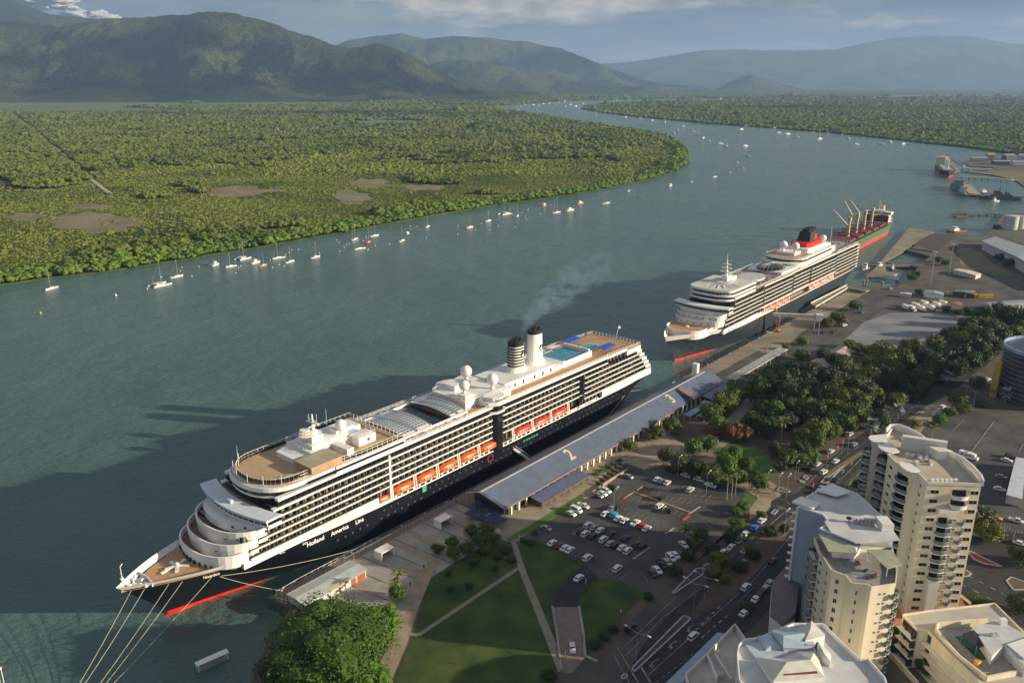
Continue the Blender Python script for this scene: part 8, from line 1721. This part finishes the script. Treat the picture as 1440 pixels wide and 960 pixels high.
row([(1070, 105, 'dark', 'car', HR), (1122, 125, 'dark', 'suv', HR), (1197, 150, 'white', 'car', HR), (1295, 182, 'white', 'suv', HR), (1382, 225, 'white', 'pickup', HR)], 'under the trees along the top kerb', 'cars along the top kerb')
row([(1118, 747, 'white', 'car'), (1085, 767, 'white', 'suv'), (1056, 800, 'silver', 'car'), (1018, 822, 'dark', 'pickup'), (982, 858, 'white', 'car'), (948, 885, 'dark', 'car')], 'in the bays by the boulevard trees', 'cars in the bays by the boulevard trees', HR3)
row([(1290, 612, 'white', 'suv'), (1228, 645, 'navy', 'suv'), (1180, 668, 'white', 'car')], 'near the ragged palm', 'cars near the ragged palm', HR3)
for px, py, col, h, lab, k in ((fd(150, 545)[0], fd(150, 545)[1], 'silver', HR, 'silver car parked alone beside the approach path', 'car'), (fd(765, 157)[0], fd(765, 157)[1], 'silver', HR, 'silver car alone at the top of the ramp wall', 'car'), (814, 812, 'white', HU, 'white car leaving on the curved asphalt drive', 'car'), (868, 799, 'white', HU, 'white-roofed tall car parked alone near the car park exit', 'suv'), (805, 910, 'white', head(805, 910, 2, 20), 'white car on the brick entrance paving', 'car')): car(px, py, col, h, lab, k)
f5 = crop(5.333, 880, 640)
row([(1020, 487, 'white', 'car'), (962, 540, 'blue', 'car'), (897, 587, 'white', 'car'), (857, 635, 'white', 'suv'), (793, 685, 'white', 'car'), (737, 727, 'white', 'suv'), (697, 770, 'dark', 'car'), (607, 835, 'silver', 'car')], 'parked along the boulevard kerb', 'cars parked along the boulevard kerb', HRD, f5)
row([(897, 712, 'white', 'car'), (880, 808, 'silver', 'suv'), (1102, 787, 'dark red', 'car')], 'driving on the shaded boulevard', 'cars driving on the boulevard', HRD, f5)
for px, py, col, lab in ((1049, 825, 'white', 'white car driving beside the bend of the planted median'), (975, 894, 'white', 'white car with a dark roof window, alone on the lower boulevard'), (887, 882, 'navy', 'navy blue car at the kerb near the crossing')): car(px, py, col, HRD, lab, 'suv')
row([(912, 55, 'silver', 'car'), (880, 97, 'silver', 'car'), (855, 125, 'dark', 'car'), (832, 155, 'dark', 'car'), (800, 187, 'white', 'car'), (700, 307, 'white', 'car')], 'parked left of the white house', 'cars parked by the white house', HRD, fb5)
HRU = head(1180, 650, 20, -15)
row([(650, 205, 'white', 'car'), (690, 288, 'white', 'car'), (590, 380, 'white', 'suv'), (845, 147, 'silver', 'suv'), (695, 440, 'dark', 'car'), (570, 512, 'silver', 'car'), (542, 552, 'white', 'car'), (475, 352, 'dark', 'car'), (535, 312, 'white', 'car'), (808, 62, 'white', 'van')], 'on the side street beyond the crossing', 'cars on the side street', HRU, f1)
HQ = head(1400, 650, 20, 5)
row([(1035, 272, 'white', 'car'), (1000, 383, 'silver', 'car'), (987, 466, 'white', 'car'), (935, 620, 'dark', 'car'), (962, 660, 'yellow', 'car'), (1100, 680, 'white', 'pickup'), (840, 775, 'silver', 'car'), (1125, 832, 'white', 'car'), (1060, 248, 'dark', 'suv')], 'in the shaded east car park', 'cars in the east car park', HQ, fe)
f7 = crop(4.645, 1130, 440)
row([(855, 655, 'white', 'car'), (883, 633, 'white', 'car'), (908, 613, 'white', 'suv'), (797, 703, 'white', 'car'), (778, 722, 'silver', 'car')], 'parked below the silvery palms', 'cars parked below the silvery palms', head(1310, 580, 20, -14), f7)
row([(265, 80, 'white', 'suv'), (202, 122, 'dark', 'car'), (137, 125, 'dark', 'suv')], 'beside the open wharf bushes', 'cars beside the open wharf', head(1180, 465, 20, -4), f7)
for px, py, col, lab, k in ((1389, 533, 'white', 'white car on the road beside the round building', 'car'), (1212, 439, 'blue', 'blue car beside the white trailer on the wharf road', 'car'), (1252, 406, 'silver', 'silver car at the basin corner', 'suv')): car(px, py, col, head(px, py, 20, -8), lab, k)
for i, (x, y) in enumerate([(430, 818), (455, 822), (475, 810), (500, 822), (525, 812), (515, 800), (545, 818), (570, 806), (600, 800)]):
    X, Y = G(*ft(x, y), ZG); t = thing('delivery_truck', 'white box truck in the crowded yard row, %s from the left' % ordn(i), 'truck', (X, Y, ZG), head(1310, 435, 20, 8) + .1 * (i % 3), 'white trucks in the crowded yard')
    MB().box(-4.2, -1.2, .9, 1.6, 1.2, 3.6).build('cargo_box', WHITE, t); MB().prism([(1.8, -1.1), (3.6, -1.1), (3.6, 1.1), (1.8, 1.1)], .6, 2.5).build('cab', WHITE if i % 3 else LGREY, t); MB().box(3.58, -1, 1.5, 3.64, 1, 2.3).build('windscreen', GLASSC, t)
    for wx in (-3, 2.7):
        for wy in (-1, 1): MB().tube((wx, wy - .15, .5), (wx, wy + .15, .5), .5, n=10).build('wheel', TYRE, t)
# motorhome
X, Y = G(*fe(770, 262), ZG); t = thing('motorhome', 'white motorhome parked alone on the east car park', 'motorhome', (X, Y, ZG + .1), head(1360, 645, 20, 6) )
MB().box(-3.6, -1.15, .5, 2.0, 1.15, 3.0).box(2.0, -1.1, 2.0, 3.0, 1.1, 2.9).build('body', WHITE, t); MB().prism([(2.0, -1.05), (4.2, -1.0), (4.2, 1.0), (2.0, 1.05)], .5, 1.6).prism([(2.0, -1.0), (3.3, -.95), (3.3, .95), (2.0, 1.0)], 1.6, 2.0).build('cab', WHITE, t)
MB().box(3.28, -.9, 1.62, 3.36, .9, 1.98).build('windscreen', GLASSC, t)
for xx in (-2.6, -.9, .7): MB().box(xx, -1.2, 1.7, xx + .8, -1.14, 2.3).build('side_window', GLASSC, t)
MB().box(-1.2, -.5, 3.0, 0, .5, 3.25).build('roof_vent', LGREY, t)
for wx in (-2.4, 3.0):
    for wy in (-1, 1): MB().tube((wx, wy - .15, .4), (wx, wy + .15, .4), .42, n=12).build('wheel', TYRE, t)
# red banners hanging over the side street
for i, (x, y) in enumerate([(752, 125), (708, 170), (625, 243), (500, 492)]):
    X, Y = G(*f1(x, y), ZG + 5.5); t = thing('street_banner', 'red teardrop banner on a pole by the side street, %s from the far end' % ordn(i), 'banner', (X, Y, ZG), RZ, 'red street banners')
    MB().tube((0, 0, 0), (0, 0, 6.2), .06).build('pole', METAL, t); MB().prism([(.05, 0), (.9, .04), (.9, .1), (.05, .06)], 4.4, 6.4, bottom=True).build('flag', mat('banner_red', (.75, .03, .05), .6), t)
# people
SKIN = mat('skin', (.45, .28, .20), .6)
def person(px, py, shirt, label, hd_=0, walk=.25):
    X, Y = G(px, py, ZG + .1); t = thing('person', label, 'person', (X, Y, ZG + .09), hd_)
    me = bpy.data.meshes.new('body'); V = [(0, 0, .95), (0, 0, 1.2), (0, 0, 1.45), (0, 0, 1.55), (0, 0, 1.68), (.02, .0, 1.76), (0, .11, .92), (walk * .5, .11, .5), (walk * .6, .11, .06), (walk * .6 + .16, .11, .04), (0, -.11, .92), (-walk * .3, -.11, .5), (-walk * .8, -.11, .08), (-walk * .8 + .15, -.11, .04), (0, .2, 1.42), (-.05, .26, 1.14), (.06, .27, .88), (0, -.2, 1.42), (.04, -.26, 1.14), (.14, -.25, .9)]
    Ed = [(0, 1), (1, 2), (2, 3), (3, 4), (4, 5), (0, 6), (6, 7), (7, 8), (8, 9), (0, 10), (10, 11), (11, 12), (12, 13), (2, 14), (14, 15), (15, 16), (2, 17), (17, 18), (18, 19)]
    Rr = [.15, .14, .17, .06, .105, .08, .1, .065, .045, .04, .1, .065, .045, .04, .06, .045, .035, .06, .045, .035]
    me.from_pydata(V, Ed, []); me.materials.append(shirt); o = bpy.data.objects.new('body', me); COL.objects.link(o); o.parent = t
    sk = o.modifiers.new('skin', 'SKIN'); me.skin_vertices.new() if not me.skin_vertices else None
    for i, q in enumerate(Rr): me.skin_vertices[0].data[i].radius = (q, q)
    me.skin_vertices[0].data[0].use_root = True; o.modifiers.new('sub', 'SUBSURF').levels = 1
    MB().sphere((.01, 0, 1.72), .115, 8).build('hair', mat('hair_dark', (.03, .02, .015), .8), t)
WSH = mat('white_shirt', (.6, .6, .58), .8); BSH = mat('dark_clothes', (.04, .04, .05), .8); RSH = mat('rust_shirt', (.4, .12, .06), .8)
f4b = crop(4.3625, 540, 740)
for i, (x, y, m_, lab) in enumerate([(275, 290, WSH, 'person in white standing on the tan paving band of the plaza'), (822, 165, WSH, 'person in pale clothes at the head of the diagonal path'), (245, 258, BSH, 'person in dark clothes on the grey plaza paving'), (276, 245, RSH, 'person in a rust shirt on the plaza, near the person in white'), (1232, 122, BSH, 'person in dark clothes walking in the car park near the lawn row'), (160, 365, BSH, 'person in dark clothes on the plaza beside the fan palms')]): person(*f4b(x, y), m_, lab, i)
person(873, 862, WSH, 'person in a light shirt on the shaded footpath by the boulevard', 1.0); person(1063, 700, BSH, 'person in black standing beside the small corner lawn', .4)
for i, (x, y) in enumerate([(968, 630), (975, 634), (962, 640), (988, 622), (948, 645)]): person(x - 10, y, [RSH, WSH, BSH][i % 3], 'person in %s on the pale forecourt by the far terminal, %s of five' % (['rust', 'white', 'dark'][i % 3], ordn(i)), i)
# signs and park fittings
for x, y, w_, h_, lab, m_ in ((830, 80, 1.4, 2.6, 'white oval park sign at the head of the diagonal path', WHITE), (1238, 347, 1.2, 2.4, 'pale information board beside the curved drive', LGREY), (1218, 700, .8, 2.2, 'dark sign post beside the brick entrance', DGREY)):
    X, Y = G(*f4b(x, y + h_ * 5), ZG); t = thing('park_sign', lab, 'sign', (X, Y, ZG), RZ - .8); MB().box(-.06, -w_ / 2, .5, .06, w_ / 2, h_).build('board', m_, t); MB().box(-.08, -.08, 0, .08, .08, .5).build('post', METAL, t)
k = 0
for pts in ([(1228, 255), (1170, 265), (1110, 310), (1050, 380), (1036, 450), (1040, 530), (1052, 600), (1055, 690), (1060, 760), (1080, 840)],):
    for a, c_ in zip(pts, pts[1:]):
        for i in range(4):
            X, Y = G(*f4b(lerp(a[0], c_[0], i / 4), lerp(a[1], c_[1], i / 4)), ZG + .1); o = MB().tube((0, 0, 0), (0, 0, .8), .14, .12, 7).build('timber_bollard', mat('log', (.12, .09, .06), .8), loc=(X, Y, ZG + .05)); tag(o, 'short timber bollard along the curved drive, %s from the car park' % ordn(k) if k < 20 else 'short timber bollard beside the brick paving', 'bollard', 'timber bollards along the drive'); k += 1
# ramp frames in front of the terminal cafe
t = thing('ramp_railing', 'row of dark ramp rails stepping down beside the terminal hedge', 'railing', (0, 0, ZG))
for i in range(7):
    a = G(*fd(lerp(520, 690, i / 6) , lerp(215, 70, i / 6)), ZG); c_ = G(*fd(lerp(575, 745, i / 6), lerp(235, 90, i / 6)), ZG); MB().wall([a, c_], .15, 1.2, .12).build('rail_panel', mat('rail_brown', (.12, .08, .05), .7), t)
t = thing('retaining_wall', 'long tan retaining wall between the ramp and the parked cars', 'wall', (0, 0, ZG)); MB().wall([G(*fd(495, 290), ZG), G(*fd(610, 205), ZG), G(*fd(760, 115), ZG)], 0, 1.1, .5).build('wall_body', PAVE, t)
# ================================================================= BOATS ON THE RIVER
SAILW = mat('boat_white', (.74, .74, .72), .35, .05, 1); BREDH = mat('boat_red', (.5, .07, .04), .4); BBLUE = mat('boat_blue', (.03, .07, .16), .35); BTAN = mat('boat_tan', (.5, .3, .12), .5); BGREY = mat('boat_grey', (.25, .27, .28), .5); COVER = mat('sail_cover', (.03, .06, .14), .7)
def hull_boat(L_, B_, z=.9):
    b = MB(); rings = []
    for i in range(9):
        s = i / 8; h = B_ / 2 * (math.sin(PI * min(1, s * 1.25 + .02) * .5) ** .7 if s < .8 else lerp(1, .72, (s - .8) / .2)); x = lerp(L_ / 2, -L_ / 2, s); sh = z + .35 * (1 - s) ** 2
        rings.append([(x, -h, sh), (x, -h * .75, -.1), (x, h * .75, -.1), (x, h, sh)])
    b.loft(rings); return b
def sailboat(px, py, L_, hd_, label, kind='sloop', hm=None, group='yachts and boats moored in the river'):
    x, y = G(px, py, 0); nm = {'sloop': 'sailing_yacht', 'ketch': 'sailing_yacht', 'cat': 'catamaran', 'motor': 'motor_boat'}[kind]; t = thing(nm, label, {'sloop': 'yacht', 'ketch': 'yacht', 'cat': 'catamaran', 'motor': 'motor boat'}[kind], (x, y, 0), hd_, group); hm = hm or SAILW
    if kind == 'cat':
        b = MB()
        for s in (-1, 1): q = hull_boat(L_, L_ * .14); b.add([(v[0], v[1] + s * L_ * .24, v[2]) for v in q.v], q.f)
        b.build('hull', hm, t); MB().box(-L_ * .35, -L_ * .26, .8, L_ * .15, L_ * .26, 1.1).box(-L_ * .28, -L_ * .2, 1.1, L_ * .1, L_ * .2, 2.2).build('cabin', SAILW, t); MB().box(-L_ * .2, -L_ * .205, 1.4, L_ * .105, L_ * .205, 1.9).build('cabin_windows', DKGLASS, t)
    elif kind == 'motor':
        hull_boat(L_, L_ * .34, 1.2).build('hull', hm, t); MB().box(-L_ * .32, -L_ * .13, 1.2, L_ * .18, L_ * .13, 2.7).box(-L_ * .2, -L_ * .11, 2.7, L_ * .05, L_ * .11, 3.9).build('cabin', SAILW, t); MB().box(-L_ * .28, -L_ * .133, 1.8, L_ * .185, L_ * .133, 2.4).build('cabin_windows', DKGLASS, t)
        MB().tube((-L_ * .1, 0, 3.9), (-L_ * .1, 0, 5.6), .06).build('aerial', LGREY, t); return t
    else:
        hull_boat(L_, L_ * .29).build('hull', hm, t); MB().box(-L_ * .15, -L_ * .08, .9, L_ * .2, L_ * .08, 1.55).build('cabin', SAILW, t); MB().box(-L_ * .4, -L_ * .09, .9, -L_ * .2, L_ * .09, 1.0).build('cockpit', BTAN, t)
    m_ = MB(); Hm = L_ * 1.25; m_.tube((L_ * .08, 0, .8), (L_ * .08, 0, Hm), .13, .08, 5).tube((L_ * .08, -.9, Hm * .62), (L_ * .08, .9, Hm * .62), .05, n=4)
    if kind == 'ketch': m_.tube((-L_ * .3, 0, .8), (-L_ * .3, 0, Hm * .8), .11, .07, 5)
    m_.build('mast', LGREY, t); MB().tube((L_ * .08, 0, 1.9), (-L_ * .33, 0, 1.8), .17, .13, 5).build('boom', COVER if L_ > 9 else SAILW, t)
    MB().tube((L_ * .48, 0, 1.2), (L_ * .08, 0, Hm), .03, n=3).tube((-L_ * .48, 0, 1.0), (L_ * .08, 0, Hm), .03, n=3).build('stays', METAL, t); return t
r = random.Random(77)
NEAR = [(145, 812, 11, 'sloop', 'white yacht', None), (450, 802, 15, 'cat', 'large white catamaran', None), (497, 779, 11, 'sloop', 'white yacht', None), (606, 746, 9, 'motor', 'white motor boat', None), (650, 750, 9.5, 'sloop', 'small white yacht', None), (683, 728, 13, 'cat', 'broad white catamaran', None), (719, 740, 10, 'motor', 'white cabin boat', None), (740, 748, 9, 'sloop', 'tan-hulled small yacht', BTAN), (784, 726, 12, 'sloop', 'white yacht', None), (815, 737, 11, 'sloop', 'white yacht', None), (887, 724, 11, 'sloop', 'white yacht', None),
        (997, 674, 12, 'ketch', 'white yacht with two masts', None), (1013, 700, 11, 'sloop', 'white yacht', None), (1036, 683, 11, 'sloop', 'red-hulled yacht', BREDH), (1053, 664, 11, 'sloop', 'white yacht', None), (1130, 678, 11, 'sloop', 'white yacht', None), (1144, 662, 9, 'motor', 'dark blue motor boat', BBLUE), (1202, 638, 10, 'sloop', 'white yacht', None), (1321, 640, 10, 'sloop', 'white yacht', None), (1373, 622, 10, 'sloop', 'white yacht', None), (1420, 602, 14, 'cat', 'large white catamaran', None)]
for i, (x, y, L_, k, what, hm) in enumerate(NEAR):
    sailboat(x / 2, y / 2, L_ * 1.15, head(x / 2, y / 2, 20, -5, 0) + r.uniform(-.25, .25) + (0 if i % 4 else PI), '%s off the mangrove shore, %s from the left' % (what, ordn(i)), k, hm)
MID = [(15, 608, 12, 'sloop', 'white yacht', None), (90, 579, 13, 'motor', 'brown and white motor cruiser', BTAN), (125, 598, 15, 'ketch', 'large white two-masted yacht', None), (163, 592, 15, 'motor', 'white motor cruiser', None), (192, 573, 12, 'motor', 'tan-topped motor boat', BTAN), (265, 572, 16, 'ketch', 'tallest two-masted white yacht', None), (328, 538, 11, 'sloop', 'white yacht', None), (445, 523, 14, 'motor', 'white motor cruiser', None), (505, 512, 12, 'sloop', 'white yacht', None), (570, 498, 12, 'sloop', 'white yacht', None), (613, 488, 12, 'motor', 'small white motor boat', None), (634, 460, 15, 'motor', 'white motor yacht', None), (651, 474, 12, 'sloop', 'white yacht', None)]
for i, (x, y, L_, k, what, hm) in enumerate(MID):
    sailboat(720 + x / 2, y / 2, L_ * 1.1, head(720 + x / 2, y / 2, 20, -6, 0) + r.uniform(-.4, .4), '%s in mid river by the bend, %s from the left' % (what, ordn(i)), k, hm)
# far boats: one mesh each of hull, cabin and mast
FARM = []
for k in range(3):
    b = hull_boat(12, 4.2, 1.6); b.box(-3, -1.2, 1.6, 2.5, 1.2, 3.2)
    if k: b.tube((1, 0, 1.5), (1, 0, 15), .22, .12, 4)
    me = bpy.data.meshes.new('far_boat'); me.from_pydata(b.v, [], b.f); me.materials.append(SAILW); FARM.append(me)
FAR = [(656, 412), (603, 414), (585, 406), (555, 398), (538, 389), (522, 379), (510, 371), (663, 440), (737, 362), (700, 370), (775, 378), (803, 386), (847, 374), (865, 392), (887, 376), (928, 382), (945, 391), (968, 407), (1040, 407), (1062, 401), (1100, 406), (660, 356), (620, 352), (645, 365), (480, 357), (467, 371), (455, 376), (430, 345), (395, 340), (360, 333), (320, 330), (260, 322), (865, 383), (750, 375),
       (12, 306), (25, 300), (36, 297), (48, 303), (60, 296), (75, 299), (88, 293), (105, 291), (120, 296), (18, 310), (30, 292), (132, 289), (148, 286), (150, 300), (165, 295), (180, 300), (188, 305), (200, 292), (293, 284), (340, 279), (395, 283), (455, 279), (510, 279), (586, 279), (650, 281), (860, 276), (922, 274), (930, 277), (1000, 272), (205, 318), (235, 325), (285, 326), (70, 310), (45, 315)]
fo_ = sorted(range(len(FAR)), key=lambda i: FAR[i][0])
for n_, i in enumerate(fo_):
    x, y = FAR[i]; X, Y = G(720 + x / 2, y / 2, 0); me = FARM[r.choice((0, 1, 1, 2))] ; o = bpy.data.objects.new('moored_boat', me); COL.objects.link(o); o.location = (X, Y, 0); o.rotation_euler = (0, 0, r.uniform(0, 6.28)); s = r.uniform(.8, 1.25) * (1 + Y / 9000); o.scale = (s, s, s)
    tag(o, 'tiny white boat far up the river, %s in the %s ten from the left' % (ordn(n_ % 10), ordn(n_ // 10)), 'boat', 'tiny boats far up the river')
bm = MB().sphere((0, 0, .3), .55, 8).tube((0, 0, .5), (0, 0, 1.5), .08, n=4); bme = bpy.data.meshes.new('buoy'); bme.from_pydata(bm.v, [], bm.f); bme.materials.append(SAILW)
for i in range(58):
    t_ = r.random(); px = lerp(200, 760, t_) + r.uniform(-20, 20); py = np.interp(px, [0, 150, 300, 560, 850], [401, 382, 358, 312, 266]) + r.uniform(8, 34); X, Y = G(px, py, 0)
    o = bpy.data.objects.new('mooring_buoy', bme); COL.objects.link(o); o.location = (X, Y, 0); tag(o, 'small white mooring buoy floating among the moored yachts near the mangrove shore', 'buoy', 'white mooring buoys near the mangrove shore')
for px, py, lab, m_ in ((163, 416, 'white channel buoy below the mangrove shore at the left', WHITE), (57, 441, 'small yellow channel buoy low at the left', mat('buoy_yellow', (.6, .45, .03), .5)), (897, 278, 'dark channel beacon in mid river', DGREY)):
    X, Y = G(px, py, 0); tag(MB().sphere((0, 0, .4), .9, 8).tube((0, 0, .6), (0, 0, 4 if m_ is DGREY else 2.2), .25, .15, 5).build('channel_buoy', m_, loc=(X, Y, 0)), lab, 'buoy')
# dead trunks in the wetland as pale snags, a far-off thicket nobody could count
sn = MB()
for i in range(900):
    px, py = r.choice(((r.uniform(330, 640), r.gauss(187, 3.5)), (r.uniform(230, 560), r.gauss(161, 2)), (r.uniform(640, 760), r.gauss(200, 5)))); X, Y = G(px, py, 0); h = r.uniform(9, 17); sn.tube((X, Y, 0), (X + r.uniform(-1, 1), Y, h), .45, .15, 3, cap=False)
o = sn.build('dead_trees', mat('dead_wood', (.34, .29, .24), .9)); tag(o, 'pale dead tree trunks standing in the far wetland forest', 'dead trees', kind='stuff')
# funnel smoke of the near ship
sm = bpy.data.materials.new('funnel_smoke'); sm.use_nodes = True; t = sm.node_tree
for n in list(t.nodes): t.nodes.remove(n)
pv = t.nodes.new('ShaderNodeVolumePrincipled'); pv.inputs['Color'].default_value = (.42, .60, .85, 1); tcn = t.nodes.new('ShaderNodeTexCoord'); nz = t.nodes.new('ShaderNodeTexNoise'); nz.inputs['Scale'].default_value = .16; nz.inputs['Detail'].default_value = 3
sx = t.nodes.new('ShaderNodeSeparateXYZ'); mr = t.nodes.new('ShaderNodeMapRange'); mr.inputs['From Min'].default_value = .46; mr.inputs['From Max'].default_value = .62; mr.inputs['To Max'].default_value = .060
fl_ = t.nodes.new('ShaderNodeMapRange'); fl_.inputs['From Min'].default_value = 0; fl_.inputs['From Max'].default_value = 105; fl_.inputs['To Min'].default_value = 1; fl_.inputs['To Max'].default_value = .08; mu = t.nodes.new('ShaderNodeMath'); mu.operation = 'MULTIPLY'
ou = t.nodes.new('ShaderNodeOutputMaterial'); t.links.new(tcn.outputs['Object'], nz.inputs['Vector']); t.links.new(nz.outputs['Fac'], mr.inputs['Value']); t.links.new(tcn.outputs['Object'], sx.inputs[0]); t.links.new(sx.outputs['X'], fl_.inputs['Value']); t.links.new(mr.outputs[0], mu.inputs[0]); t.links.new(fl_.outputs[0], mu.inputs[1]); t.links.new(mu.outputs[0], pv.inputs['Density']); t.links.new(pv.outputs[0], ou.inputs['Volume'])
b = MB(); rings = []
for i in range(14):
    s = i / 13; x = 92 * s ** 1.1; z = 17 * s ** .7; R_ = .9 + 12 * s ** .9; y = 6 * math.sin(s * 2.5)
    rings.append([(x, y + R_ * math.cos(2 * PI * j / 12), z + R_ * .8 * math.sin(2 * PI * j / 12)) for j in range(12)])
b.loft(rings); p = W(188, 0, 51); o = b.build('smoke', sm, loc=p, rz=head(740, 470, 30, -14, 50)); tag(o, 'thin blue-grey smoke drifting from the louvred funnel of the near ship', 'smoke', kind='stuff')
